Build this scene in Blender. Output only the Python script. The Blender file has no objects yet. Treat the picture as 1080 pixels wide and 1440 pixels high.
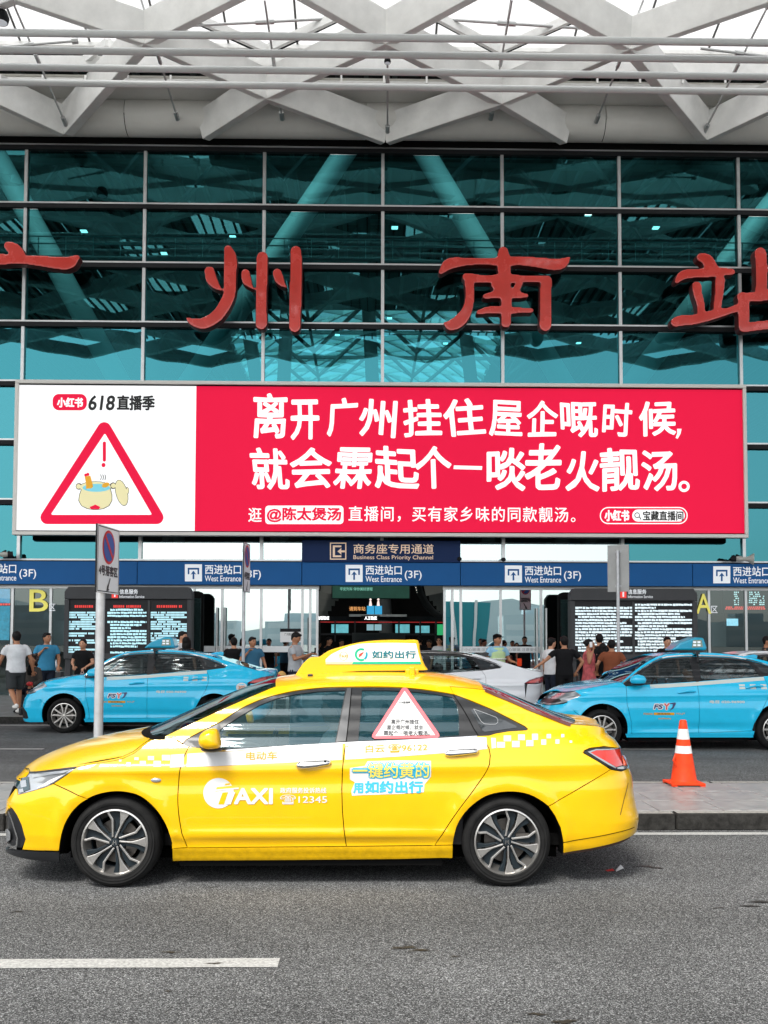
import bpy, bmesh, math, random
import numpy as np
from mathutils import Vector, Matrix, Euler, geometry
random.seed(7)
R = math.radians
sc = bpy.context.scene
COL = sc.collection
# ------------------------------------------------------------------ camera
F = 1430.0                                   # focal length in photograph pixels (1080 x 1440)
CAMZ = 1.69
PITCH, ROLL, YAW = R(2.95), R(-0.126), R(-1.1)
cam_d = bpy.data.cameras.new('camera')
cam = bpy.data.objects.new('camera', cam_d); COL.objects.link(cam)
cam.location = (0, 0, CAMZ)
cam.rotation_euler = (R(90) + PITCH, ROLL, YAW)
cam_d.sensor_fit = 'AUTO'; cam_d.sensor_width = 36.0; cam_d.lens = F / 1440 * 36
SHIFT = (902 - 720 - F * math.tan(PITCH)) / 1440
cam_d.shift_y = SHIFT
cam_d.clip_start = 0.1; cam_d.clip_end = 3000
sc.camera = cam
CM = Euler((R(90) + PITCH, ROLL, YAW)).to_matrix()
def ray(px, py):
    v = Vector(((px - 540) / F, (720 + SHIFT * 1440 - py) / F, -1.0))
    return CM @ v
def at(px, py, Y):
    """world point seen at a photograph pixel, on the vertical plane at depth Y"""
    d = ray(px, py); k = Y / d.y
    return Vector((d.x * k, Y, CAMZ + d.z * k))
def atz(px, py, z):
    d = ray(px, py); k = (z - CAMZ) / d.z
    return Vector((d.x * k, d.y * k, z))
# ------------------------------------------------------------------ world, sun, exposure
SUN_EL, SUN_AZ = R(50), R(205)               # high behind the photographer, through cloud
w = bpy.data.worlds.new('World'); sc.world = w; w.use_nodes = True
nt = w.node_tree; nt.nodes.clear()
sky = nt.nodes.new('ShaderNodeTexSky'); sky.sky_type = 'NISHITA'; sky.sun_disc = False
sky.sun_elevation = SUN_EL; sky.sun_rotation = SUN_AZ; sky.air_density = 1.0; sky.dust_density = 1.6; sky.ozone_density = 1.0
hs = nt.nodes.new('ShaderNodeHueSaturation'); hs.inputs['Saturation'].default_value = 0.22
bg = nt.nodes.new('ShaderNodeBackground'); bg.inputs['Strength'].default_value = 0.15
wo = nt.nodes.new('ShaderNodeOutputWorld')
nt.links.new(sky.outputs[0], hs.inputs['Color']); nt.links.new(hs.outputs[0], bg.inputs['Color']); nt.links.new(bg.outputs[0], wo.inputs['Surface'])
sd = bpy.data.lights.new('sun', 'SUN'); sd.energy = 2.0; sd.angle = R(18); sd.color = (1.0, 0.965, 0.9)
sun = bpy.data.objects.new('sun', sd); COL.objects.link(sun)
sdir = Vector((math.sin(SUN_AZ) * math.cos(SUN_EL), math.cos(SUN_AZ) * math.cos(SUN_EL), math.sin(SUN_EL)))
sun.rotation_euler = sdir.to_track_quat('Z', 'Y').to_euler(); sun.location = (0, -20, 30)
sc.view_settings.view_transform = 'Standard'; sc.view_settings.look = 'None'
sc.view_settings.gamma = 1; sc.view_settings.use_curve_mapping = False
sc.view_settings.exposure = 1.0
sc.render.engine = 'CYCLES'
cy = sc.cycles
cy.max_bounces = 8; cy.diffuse_bounces = 3; cy.glossy_bounces = 4; cy.transmission_bounces = 6; cy.transparent_max_bounces = 12
cy.caustics_reflective = False; cy.caustics_refractive = False; cy.sample_clamp_indirect = 6
try:
    cy.use_denoising = True; cy.denoiser = 'OPENIMAGEDENOISE'; cy.denoising_prefilter = 'ACCURATE'
except Exception: pass

# ------------------------------------------------------------------ materials
MATS = {}
def lin(c):
    return tuple(((x / 255) / 12.92 if x / 255 <= 0.04045 else ((x / 255 + 0.055) / 1.055) ** 2.4) for x in c)
def mat(name, col=(.5, .5, .5), rough=.5, metal=0, coat=0, spec=.5, emis=None, estr=0, bump=0, bscale=40, var=0, vscale=3, alpha=1, rvar=0):
    if name in MATS: return MATS[name]
    m = bpy.data.materials.new(name); m.use_nodes = True; MATS[name] = m
    t = m.node_tree; b = t.nodes['Principled BSDF']
    b.inputs['Base Color'].default_value = (*col, 1); b.inputs['Roughness'].default_value = rough
    b.inputs['Metallic'].default_value = metal; b.inputs['Coat Weight'].default_value = coat
    b.inputs['Coat Roughness'].default_value = .04
    b.inputs['Specular IOR Level'].default_value = spec
    if emis: b.inputs['Emission Color'].default_value = (*emis, 1); b.inputs['Emission Strength'].default_value = estr
    tc = None
    def coord():
        nonlocal tc
        if tc is None: tc = t.nodes.new('ShaderNodeTexCoord')
        return tc.outputs['Object']
    if var:
        n = t.nodes.new('ShaderNodeTexNoise'); n.inputs['Scale'].default_value = vscale; n.inputs['Detail'].default_value = 6
        n.inputs['Roughness'].default_value = .65
        t.links.new(coord(), n.inputs['Vector'])
        r = t.nodes.new('ShaderNodeMapRange'); r.inputs[1].default_value = .3; r.inputs[2].default_value = .7
        r.inputs[3].default_value = 1 - var; r.inputs[4].default_value = 1 + var
        t.links.new(n.outputs[0], r.inputs[0])
        x = t.nodes.new('ShaderNodeMix'); x.data_type = 'RGBA'; x.blend_type = 'MULTIPLY'; x.inputs[0].default_value = 1
        x.inputs[6].default_value = (*col, 1)
        t.links.new(r.outputs[0], x.inputs[7]); t.links.new(x.outputs[2], b.inputs['Base Color'])
        if rvar:
            r2 = t.nodes.new('ShaderNodeMapRange'); r2.inputs[1].default_value = .3; r2.inputs[2].default_value = .7
            r2.inputs[3].default_value = max(0, rough - rvar); r2.inputs[4].default_value = min(1, rough + rvar)
            t.links.new(n.outputs[0], r2.inputs[0]); t.links.new(r2.outputs[0], b.inputs['Roughness'])
    if bump:
        n = t.nodes.new('ShaderNodeTexNoise'); n.inputs['Scale'].default_value = bscale; n.inputs['Detail'].default_value = 4
        t.links.new(coord(), n.inputs['Vector'])
        bp = t.nodes.new('ShaderNodeBump'); bp.inputs['Strength'].default_value = bump; bp.inputs['Distance'].default_value = .01
        t.links.new(n.outputs[0], bp.inputs['Height']); t.links.new(bp.outputs[0], b.inputs['Normal'])
    return m
def glass(name, tint, gloss=(1, 1, 1), base=.08, grazing=.9, rough=0.0, wob=0):
    """thin sheet: tinted see-through plus a coated mirror-like reflection"""
    if name in MATS: return MATS[name]
    m = bpy.data.materials.new(name); m.use_nodes = True; MATS[name] = m
    t = m.node_tree; t.nodes.clear()
    o = t.nodes.new('ShaderNodeOutputMaterial'); mx = t.nodes.new('ShaderNodeMixShader')
    tr = t.nodes.new('ShaderNodeBsdfTransparent'); tr.inputs[0].default_value = (*tint, 1)
    g = t.nodes.new('ShaderNodeBsdfGlossy'); g.inputs['Color'].default_value = (*gloss, 1); g.inputs['Roughness'].default_value = rough
    lw = t.nodes.new('ShaderNodeLayerWeight'); lw.inputs[0].default_value = .5
    pw = t.nodes.new('ShaderNodeMath'); pw.operation = 'POWER'; pw.inputs[1].default_value = 3.5
    mr = t.nodes.new('ShaderNodeMapRange'); mr.inputs[3].default_value = base; mr.inputs[4].default_value = grazing
    t.links.new(lw.outputs['Facing'], pw.inputs[0]); t.links.new(pw.outputs[0], mr.inputs[0]); t.links.new(mr.outputs[0], mx.inputs[0])
    t.links.new(tr.outputs[0], mx.inputs[1]); t.links.new(g.outputs[0], mx.inputs[2]); t.links.new(mx.outputs[0], o.inputs[0])
    if wob:
        tc = t.nodes.new('ShaderNodeTexCoord'); n = t.nodes.new('ShaderNodeTexNoise'); n.inputs['Scale'].default_value = .55; n.inputs['Detail'].default_value = 1
        bp = t.nodes.new('ShaderNodeBump'); bp.inputs['Strength'].default_value = wob; bp.inputs['Distance'].default_value = .02
        t.links.new(tc.outputs['Object'], n.inputs['Vector']); t.links.new(n.outputs[0], bp.inputs['Height']); t.links.new(bp.outputs[0], g.inputs['Normal'])
    return m
# ------------------------------------------------------------------ mesh helpers
class MB:
    def __init__(s): s.v = []; s.f = []; s.m = []; s.mi = 0
    def add(s, vs, fs):
        n = len(s.v); s.v += [tuple(p) for p in vs]; s.f += [tuple(i + n for i in f) for f in fs]; s.m += [s.mi] * len(fs); return s
    def box(s, x0, x1, y0, y1, z0, z1):
        return s.add([(x0,y0,z0),(x1,y0,z0),(x1,y1,z0),(x0,y1,z0),(x0,y0,z1),(x1,y0,z1),(x1,y1,z1),(x0,y1,z1)],
                     [(0,3,2,1),(4,5,6,7),(0,1,5,4),(1,2,6,5),(2,3,7,6),(3,0,4,7)])
    def beam(s, p, q, w, h, up=(0,0,1), w2=None, h2=None):
        p, q, up = Vector(p), Vector(q), Vector(up); d = (q - p).normalized()
        a = d.cross(up).normalized(); b = a.cross(d)
        w2 = w2 or w; h2 = h2 or h
        vs = [p + a*sx*w/2 + b*sz*h/2 for sx, sz in ((-1,-1),(1,-1),(1,1),(-1,1))] + [q + a*sx*w2/2 + b*sz*h2/2 for sx, sz in ((-1,-1),(1,-1),(1,1),(-1,1))]
        return s.add(vs, [(0,1,2,3),(7,6,5,4),(0,4,5,1),(1,5,6,2),(2,6,7,3),(3,7,4,0)])
    def tube(s, pts, r, seg=10, cap=True, ry=None):
        pts = [Vector(p) for p in pts]; rs = r if isinstance(r, (list, tuple)) else [r] * len(pts)
        n0 = len(s.v); vs = []; fs = []; pn = None
        for i, p in enumerate(pts):
            d = (pts[min(i+1, len(pts)-1)] - pts[max(i-1, 0)]).normalized()
            if pn is None:
                a = Vector((0,0,1)) if abs(d.z) < .9 else Vector((1,0,0)); pn = d.cross(a).normalized()
            else: pn = (pn - d * pn.dot(d)).normalized()
            bn = d.cross(pn)
            for k in range(seg):
                t = 2*math.pi*k/seg; vs.append(p + (pn*math.cos(t) + bn*math.sin(t)) * rs[i])
        for i in range(len(pts)-1):
            for k in range(seg):
                a = i*seg+k; b = i*seg+(k+1)%seg; fs.append((a, b, b+seg, a+seg))
        if cap: fs.append(tuple(range(seg))[::-1]); fs.append(tuple(range((len(pts)-1)*seg, len(pts)*seg)))
        return s.add(vs, fs)
    def lathe(s, prof, seg=24, c=(0,0,0), axis='z'):
        vs = []; fs = []; n = len(prof)
        for k in range(seg):
            t = 2*math.pi*k/seg
            for r_, h in prof:
                x, y = r_*math.cos(t), r_*math.sin(t)
                vs.append((c[0]+x, c[1]+y, c[2]+h) if axis == 'z' else (c[0]+x, c[1]+h, c[2]+y))
        for k in range(seg):
            for i in range(n-1):
                a = k*n+i; b = ((k+1) % seg)*n+i
                fs.append((a, b, b+1, a+1) if axis == 'z' else (a, a+1, b+1, b))
        return s.add(vs, fs)
    def prism(s, poly, y0, y1):
        """polygon in x,z drawn counter-clockwise seen from -y, between y0 (front) and y1"""
        n = len(poly); vs = [(x, y0, z) for x, z in poly] + [(x, y1, z) for x, z in poly]
        return s.add(vs, [tuple(range(n)), tuple(range(2*n-1, n-1, -1))] + [(i, i+n, (i+1) % n + n, (i+1) % n) for i in range(n)])
    def ell(s, c, rx, ry, rz, nu=12, nv=8, M=None):
        vs = [(0,0,-1)]; fs = []
        for j in range(1, nv):
            a = -math.pi/2 + math.pi*j/nv
            for i in range(nu):
                t = 2*math.pi*i/nu; vs.append((math.cos(a)*math.cos(t), math.cos(a)*math.sin(t), math.sin(a)))
        vs.append((0,0,1)); L = len(vs)-1
        for i in range(nu):
            fs.append((0, 1+(i+1) % nu, 1+i))
            for j in range(nv-2):
                a = 1+j*nu+i; b = 1+j*nu+(i+1) % nu; fs.append((a, b, b+nu, a+nu))
            fs.append((L, L-nu+i, L-nu+(i+1) % nu))
        out = []
        for v in vs:
            p = Vector((v[0]*rx, v[1]*ry, v[2]*rz))
            if M is not None: p = M @ p
            out.append(p + Vector(c))
        return s.add(out, fs)
def wloc(o):
    v = Vector((0,0,0))
    while o is not None: v += o.location; o = o.parent
    return v
def link(name, me, mats, parent=None):
    o = bpy.data.objects.new(name, me); COL.objects.link(o)
    for m in (mats if isinstance(mats, (list, tuple)) else [mats]): me.materials.append(m)
    if parent is not None: o.parent = parent
    return o
def obj(name, mb, mats, parent=None, smooth=False, bevel=0, world=True, loc=None):
    """links ONE mesh object; vertices are given in world space unless world=False"""
    off = wloc(parent) if (parent is not None and world) else Vector((0,0,0))
    if loc is not None: off = Vector(loc)
    me = bpy.data.meshes.new(name)
    me.from_pydata([(v[0]-off.x, v[1]-off.y, v[2]-off.z) for v in mb.v], [], mb.f)
    if any(mb.m): me.polygons.foreach_set('material_index', mb.m)
    me.update()
    if smooth:
        me.polygons.foreach_set('use_smooth', [True]*len(me.polygons))
        if smooth != 'all':
            try: me.set_sharp_from_angle(angle=R(38))
            except Exception: pass
    o = link(name, me, mats, parent)
    if loc is not None: o.location = loc if parent is None else Vector(loc) - wloc(parent)
    if bevel:
        b = o.modifiers.new('bevel', 'BEVEL'); b.width = bevel; b.segments = 2; b.limit_method = 'ANGLE'; b.angle_limit = R(40)
    return o
def tag(o, label=None, cat=None, group=None, kind=None):
    if label: o['label'] = label
    if cat: o['category'] = cat
    if group: o['group'] = group
    if kind: o['kind'] = kind
    return o
def thing(name, loc, label, cat, group=None, rz=0):
    o = bpy.data.objects.new(name, None); COL.objects.link(o); o.empty_display_size = .2
    o.location = loc; o.rotation_euler = (0, 0, rz)
    return tag(o, label, cat, group)
def kids(o): return [c for c in bpy.data.objects if c.parent == o]
def copy_tree(o, parent=None):
    c = o.copy(); COL.objects.link(c)
    if parent is not None: c.parent = parent
    for ch in kids(o): copy_tree(ch, c)
    return c
def smoothline(pts, step, closed=False):
    """Catmull-Rom through the points, resampled at about `step`"""
    pts = [Vector(p) for p in pts]; n = len(pts); out = []
    rng = range(n if closed else n-1)
    for i in rng:
        p0 = pts[(i-1) % n] if (closed or i > 0) else pts[0]*2 - pts[1]
        p1 = pts[i]; p2 = pts[(i+1) % n]; p3 = pts[(i+2) % n] if (closed or i+2 < n) else pts[-1]*2 - pts[-2]
        k = max(1, int((p2-p1).length/step))
        for j in range(k):
            t = j/k
            out.append(.5*((2*p1) + (p2-p0)*t + (2*p0-5*p1+4*p2-p3)*t*t + (3*p1-p0-3*p2+p3)*t**3))
    if not closed: out.append(pts[-1])
    return out
# ------------------------------------------------------------------ lettering
TCACHE = {}
def text_mesh(s, bold=0.0, shear=0.0, spacing=1.0, res=3):
    """outline of a string as flat mesh data (verts 2D, faces), unit height"""
    k = (s, bold, shear, spacing)
    if k in TCACHE: return TCACHE[k]
    cu = bpy.data.curves.new('t', 'FONT'); cu.body = s; cu.size = 1; cu.offset = bold; cu.shear = shear
    cu.space_character = spacing; cu.resolution_u = res; cu.fill_mode = 'BOTH'
    o = bpy.data.objects.new('t', cu); COL.objects.link(o)
    dg = bpy.context.evaluated_depsgraph_get(); dg.update()
    me = bpy.data.meshes.new_from_object(o.evaluated_get(dg))
    vs = [(v.co.x, v.co.y) for v in me.vertices]; fs = [tuple(p.vertices) for p in me.polygons]
    bpy.data.objects.remove(o); bpy.data.curves.remove(cu); bpy.data.meshes.remove(me)
    TCACHE[k] = (vs, fs); return vs, fs
def text_fit(s, x0, x1, z0, z1, fn, bold=0.0, shear=0.0, spacing=1.0, keep=False):
    """MB with the string stretched into the box, each point sent through fn(x, z)"""
    vs, fs = text_mesh(s, 0.0, shear, spacing)
    if not vs: return MB()
    ax = min(v[0] for v in vs); bx = max(v[0] for v in vs); ay = min(v[1] for v in vs); by = max(v[1] for v in vs)
    if keep:
        k = (z1-z0)/(by-ay); x1 = x0 + (bx-ax)*k
    m = MB(); rb_ = bold*(z1-z0)*.9                # bolder strokes: copies of the outline a hair apart in depth
    if rb_: x0 += rb_; x1 -= rb_; z0 += rb_; z1 -= rb_
    base = [(x0+(v[0]-ax)/(bx-ax)*(x1-x0), z0+(v[1]-ay)/(by-ay)*(z1-z0)) for v in vs]
    n = (8 if bold > .025 else 4) if rb_ else 0
    for k in range(n+1):
        ox, oz = (rb_*math.cos(2*math.pi*k/n+.4), rb_*math.sin(2*math.pi*k/n+.4)) if k < n else (0, 0)
        pts = []
        for x, z in base:
            p = Vector(fn(x+ox, z+oz)); p.y -= .00018*k; pts.append(p)
        m.add(pts, fs)
    return m
def merge(*ms):
    o = MB()
    for m in ms:
        n = len(o.v); o.v += m.v; o.f += [tuple(i+n for i in f) for f in m.f]; o.m += m.m
    return o
def pxtext(s, px0, px1, py0, py1, Y, bold=0.0, shear=0.0, spacing=1.0):
    """lettering on the vertical plane Y filling the box seen between those photograph pixels"""
    a = at(px0, py1, Y); b = at(px1, py0, Y)
    return text_fit(s, a.x, b.x, a.z, b.z, lambda x, z: (x, Y, z), bold, shear, spacing)
def pxpoly(pts, Y, y1=None):
    """flat polygon (photograph pixels, clockwise in the picture) on plane Y; with y1 it is a prism back to that plane"""
    ps = [at(x, y, Y) for x, y in pts]
    ar = sum(ps[i].x*ps[(i+1) % len(ps)].z - ps[(i+1) % len(ps)].x*ps[i].z for i in range(len(ps)))
    if ar < 0: ps = ps[::-1]
    if y1 is None:
        m = MB(); m.add([tuple(p) for p in ps], [tuple(range(len(ps)))]); return m
    return MB().prism([(p.x, p.z) for p in ps], Y, y1)
# ================================================================== SETTING
M = {}
M['steel'] = mat('white_steel', (.88,.88,.86), .45, var=.10, vscale=1.5)
M['pipe'] = mat('pipe_paint', (.76,.78,.78), .3, var=.04, vscale=2)
M['cream'] = mat('cream_cladding', (.82,.81,.77), .5, var=.07, vscale=.7)
M['alu'] = mat('aluminium', (.55,.56,.56), .35, metal=.75, var=.08, vscale=3)
M['dark'] = mat('dark_metal', (.016,.017,.019), .6, spec=.15)
M['black'] = mat('black', (.006,.006,.006), .8, spec=.05)
M['blkplastic'] = mat('black_plastic', (.015,.015,.016), .5, spec=.25)
M['conc'] = mat('concrete', (.33,.33,.31), .85, var=.15, vscale=1.2, bump=.3, bscale=30)
M['white'] = mat('white_paint', (.8,.8,.8), .5)
M['sign_blue'] = mat('sign_blue', (.004,.10,.31), .55, spec=.25, var=.05, vscale=1)
M['sign_navy'] = mat('sign_navy', (.004,.022,.09), .55, spec=.2)
M['sign_white'] = mat('sign_white', (.85,.87,.88), .4, emis=(.85,.9,1), estr=.12)
M['gold'] = mat('sign_gold', (.8,.58,.42), .4, emis=(1,.75,.55), estr=.1)

def asphalt(name, base, scale=1.0):
    m = bpy.data.materials.new(name); m.use_nodes = True; t = m.node_tree; b = t.nodes['Principled BSDF']
    tc = t.nodes.new('ShaderNodeTexCoord')
    def noise(s, d=4, rg=.6):
        n = t.nodes.new('ShaderNodeTexNoise'); n.inputs['Scale'].default_value = s; n.inputs['Detail'].default_value = d; n.inputs['Roughness'].default_value = rg
        t.links.new(tc.outputs['Object'], n.inputs['Vector']); return n.outputs[0]
    vo = t.nodes.new('ShaderNodeTexVoronoi'); vo.inputs['Scale'].default_value = 185*scale
    t.links.new(tc.outputs['Object'], vo.inputs['Vector'])
    bw = t.nodes.new('ShaderNodeSeparateColor'); t.links.new(vo.outputs['Color'], bw.inputs[0])
    cr = t.nodes.new('ShaderNodeValToRGB'); e = cr.color_ramp.elements
    e[0].position = .0; e[0].color = (.18,.18,.18,1); e[1].position = 1; e[1].color = (3.4,3.4,3.35,1)
    x = e.new(.45); x.color = (.7,.7,.7,1); x = e.new(.8); x.color = (1.35,1.35,1.33,1)
    t.links.new(bw.outputs[0], cr.inputs[0])
    big = t.nodes.new('ShaderNodeMapRange'); big.inputs[1].default_value = .3; big.inputs[2].default_value = .7; big.inputs[3].default_value = .82; big.inputs[4].default_value = 1.15
    t.links.new(noise(.55, 5), big.inputs[0])
    mid = t.nodes.new('ShaderNodeMapRange'); mid.inputs[1].default_value = .3; mid.inputs[2].default_value = .7; mid.inputs[3].default_value = .92; mid.inputs[4].default_value = 1.08
    t.links.new(noise(14, 6, .75), mid.inputs[0])
    def mul(a, bb):
        k = t.nodes.new('ShaderNodeMix'); k.data_type = 'RGBA'; k.blend_type = 'MULTIPLY'; k.inputs[0].default_value = 1
        t.links.new(a, k.inputs[6]) if not isinstance(a, tuple) else setattr(k.inputs[6], 'default_value', a)
        t.links.new(bb, k.inputs[7]); return k.outputs[2]
    ln = t.nodes.new('ShaderNodeTexNoise'); ln.inputs['Scale'].default_value = 1.0; ln.inputs['Detail'].default_value = 5
    m3 = t.nodes.new('ShaderNodeMapping'); m3.inputs['Scale'].default_value = (.06, .9, 1); t.links.new(tc.outputs['Object'], m3.inputs[0]); t.links.new(m3.outputs[0], ln.inputs['Vector'])
    lr = t.nodes.new('ShaderNodeMapRange'); lr.inputs[1].default_value = .35; lr.inputs[2].default_value = .65; lr.inputs[3].default_value = .86; lr.inputs[4].default_value = 1.12; t.links.new(ln.outputs[0], lr.inputs[0])
    c = mul((*base, 1), cr.outputs[0]); c = mul(c, lr.outputs[0]); c = mul(c, big.outputs[0]); c = mul(c, mid.outputs[0])
    # old oil drips and worn patches
    st = t.nodes.new('ShaderNodeTexNoise'); st.inputs['Scale'].default_value = 1.7; st.inputs['Detail'].default_value = 8; st.inputs['Roughness'].default_value = .7
    mp = t.nodes.new('ShaderNodeMapping'); mp.inputs['Scale'].default_value = (1, 3.2, 1); mp.inputs['Location'].default_value = (3.1, 7.7, 0)
    t.links.new(tc.outputs['Object'], mp.inputs[0]); t.links.new(mp.outputs[0], st.inputs['Vector'])
    r2 = t.nodes.new('ShaderNodeMapRange'); r2.inputs[1].default_value = .66; r2.inputs[2].default_value = .72; r2.inputs[3].default_value = 1; r2.inputs[4].default_value = .45
    t.links.new(st.outputs[0], r2.inputs[0]); c = mul(c, r2.outputs[0])
    t.links.new(c, b.inputs['Base Color']); b.inputs['Roughness'].default_value = .95
    b.inputs['Specular IOR Level'].default_value = .08
    bp = t.nodes.new('ShaderNodeBump'); bp.inputs['Strength'].default_value = .55; bp.inputs['Distance'].default_value = .006
    t.links.new(bw.outputs[1], bp.inputs['Height']); t.links.new(bp.outputs[0], b.inputs['Normal'])
    return m
M['asphalt'] = asphalt('asphalt', (.118,.120,.122))
M['asphalt2'] = asphalt('asphalt_far', (.125,.128,.13))
M['paint'] = mat('road_paint', (.42,.42,.405), .8, var=.42, vscale=60, bump=.5, bscale=120, spec=.1)
M['slab'] = mat('granite_slab', (.27,.268,.26), .42, var=.28, vscale=9, bump=.15, bscale=60, rvar=.12)
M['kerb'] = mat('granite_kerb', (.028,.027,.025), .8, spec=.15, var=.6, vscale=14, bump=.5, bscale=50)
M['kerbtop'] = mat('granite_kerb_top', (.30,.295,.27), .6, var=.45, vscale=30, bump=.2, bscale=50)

YF = 29.0
KERB = 9.19; KFAR = 11.3; FARK = 20.9
# ---- ground and road
g = MB().add([(-700,-900,-.03),(700,-900,-.03),(700,900,-.03),(-700,900,-.03)], [(0,1,2,3)])
tag(obj('ground', g, M['conc']), kind='structure')
r = MB().add([(-60,-7,0),(60,-7,0),(60,KERB+.02,0),(-60,KERB+.02,0)], [(0,1,2,3)])
tag(obj('near_road', r, M['asphalt']), kind='structure')
r = MB().add([(-60,KFAR-.02,0),(60,KFAR-.02,0),(60,FARK+.02,0),(-60,FARK+.02,0)], [(0,1,2,3)])
tag(obj('far_road', r, M['asphalt2']), kind='structure')
# painted lines
def stripe(x0, x1, y0, y1, z=.004, chew=.012, n=60):
    top = [(x0+(x1-x0)*i/n, y1 + random.uniform(-chew, chew)*.6) for i in range(n+1)]
    bot = [(x0+(x1-x0)*i/n, y0 + random.uniform(-chew, chew)*.6) for i in range(n+1)]
    m = MB(); m.add([(x,y,z) for x,y in bot]+[(x,y,z) for x,y in top], [(i,i+1,n+2+i,n+1+i) for i in range(n)]); return m
ml = thing('lane_marking', (-3.5,5.34,0), None, None); ml['kind'] = 'structure'
e1 = atz(392,1354.5,0)
m = stripe(-6.2, e1.x, e1.y-.075, e1.y+.075, chew=.004); obj('paint_stripe', m, M['paint'], ml)
m = stripe(e1.x+6, e1.x+12, e1.y-.075, e1.y+.075); obj('paint_stripe', m, M['paint'], ml)
m = stripe(-40, 40, KERB-.235, KERB-.12, n=300, chew=.008); obj('edge_line', m, M['paint'], ml)
m = stripe(-40, 40, FARK-.42, FARK-.3, n=100); obj('edge_line', m, M['paint'], ml)
for k in range(-3, 4):
    m = stripe(-1.0+k*10, 5.0+k*10, 16.0, 16.14); obj('paint_stripe', m, M['paint'], ml)
# ---- traffic island: kerb stones and granite slabs, each one a piece
isl = thing('traffic_island', (0,10.2,0), None, None); isl['kind'] = 'structure'
m = MB().box(-60,60,KERB+.16,KFAR-.16,-.02,.128); obj('island_bed', m, M['kerb'], isl)
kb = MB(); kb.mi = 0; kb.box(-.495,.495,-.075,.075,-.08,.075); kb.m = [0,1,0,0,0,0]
kme = None
def inst(name, me, parent, loc, rz=0, mats=None):
    o = bpy.data.objects.new(name, me); COL.objects.link(o); o.parent = parent; o.location = Vector(loc) - wloc(parent); o.rotation_euler = (0,0,rz); return o
def base_piece(name, mb, mats, parent, loc, bevel=0):
    me = bpy.data.meshes.new(name); me.from_pydata(mb.v, [], mb.f)
    if any(mb.m): me.polygons.foreach_set('material_index', mb.m)
    for m_ in (mats if isinstance(mats, (list, tuple)) else [mats]): me.materials.append(m_)
    if bevel:
        bm = bmesh.new(); bm.from_mesh(me); bmesh.ops.bevel(bm, geom=list(bm.edges), offset=bevel, segments=1, affect='EDGES'); bm.to_mesh(me); bm.free()
    me.update()
    return me
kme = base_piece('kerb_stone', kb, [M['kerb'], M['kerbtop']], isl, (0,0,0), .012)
for k in range(-14, 15):
    for yy in (KERB+.075, KFAR-.075):
        o = inst('kerb_stone', kme, isl, (k*1.0+.31, yy, .075 + random.uniform(-.002,.002)))
smes = []
for q in range(4):
    sb = MB().box(-.296,.296,-.296,.296,-.02,.02)
    smes.append(base_piece('paving_slab', sb, M['slab'], isl, (0,0,0), .005))
for j in range(3):
    for k in range(-16, 17):
        yy = KERB+.155+.293+j*.6
        inst('paving_slab', random.choice(smes), isl, (k*.6+.1*(j%2), yy, .132+random.uniform(-.0015,.0015)), rz=random.choice([0, math.pi/2, math.pi]))
# ---- station forecourt
fc = thing('forecourt', (0,25,0), None, None); fc['kind'] = 'structure'
M['paving'] = mat('forecourt_paving', (.17,.165,.155), .55, var=.2, vscale=3, bump=.1, bscale=30, rvar=.15)
m = MB().box(-60,60,FARK+.16,YF+40,-.02,.148); obj('forecourt_paving', m, M['paving'], fc)
for k in range(-18, 14):
    inst('kerb_stone', kme, fc, (k*1.0, FARK+.075, .072))
# ---- parapet behind the photographer
pw_ = MB(); 
for k in range(-8, 8): pw_.box(k*4+.01, k*4+3.99, -7.3, -7, -.03, 1.0)
tag(obj('parapet_wall', pw_, M['conc'], bevel=.02), 'low grey concrete parapet along the open edge of the drop-off road', 'wall')

# ---- towers and hills the glass mirrors; distance haze is put into their colours
M['haze1'] = mat('hazed_city', (.55,.66,.70), .9, var=.1, vscale=.03)
M['haze2'] = mat('hazed_city_pale', (.68,.76,.79), .9, var=.1, vscale=.03)
M['hills'] = mat('hazed_hills', (.60,.70,.73), 1, var=.1, vscale=.01)
M['tealglass'] = mat('teal_cladding', (.03,.28,.33), .2)
m = MB(); hx = []
for k in range(41):
    x = -600+30*k; hx.append((x, 19 + 8*math.sin(k*.61)+5*math.sin(k*1.7+1)+3*math.sin(k*.23)))
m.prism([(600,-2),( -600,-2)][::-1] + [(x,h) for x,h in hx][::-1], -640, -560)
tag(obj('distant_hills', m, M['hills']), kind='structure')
random.seed(3)
bl = [(-150,24,12),(-118,18,9),(-92,20,11),(-60,30,9),(-22,26,8.5),(14,30,10),(66,34,11.5),(106,24,13),(138,20,9),(170,28,11)]
for i, (bx, bw_, bh) in enumerate(bl):
    t = thing('office_building', (bx,-300,0), 'hazy grey office block %s behind the photographer' % ['tallest at the far left','with a stepped roof at the left','of middle height at the left','wide and low left of centre','nearly central','wide and low right of centre','broad at the right','tallest at the right','narrow at the right','at the far right'][i], 'building', 'office blocks across the city')
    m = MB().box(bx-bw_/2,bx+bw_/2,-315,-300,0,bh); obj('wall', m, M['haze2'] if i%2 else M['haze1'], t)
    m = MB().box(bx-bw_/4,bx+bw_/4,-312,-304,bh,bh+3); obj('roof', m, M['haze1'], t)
    wm = MB()
    for f_ in range(max(1,int(bh//4))):
        wm.box(bx-bw_/2+1,bx+bw_/2-1,-300,-299.9,2+4*f_,4+4*f_)
    obj('window', wm, M['haze1'] if i%2 else M['haze2'], t)
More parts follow.
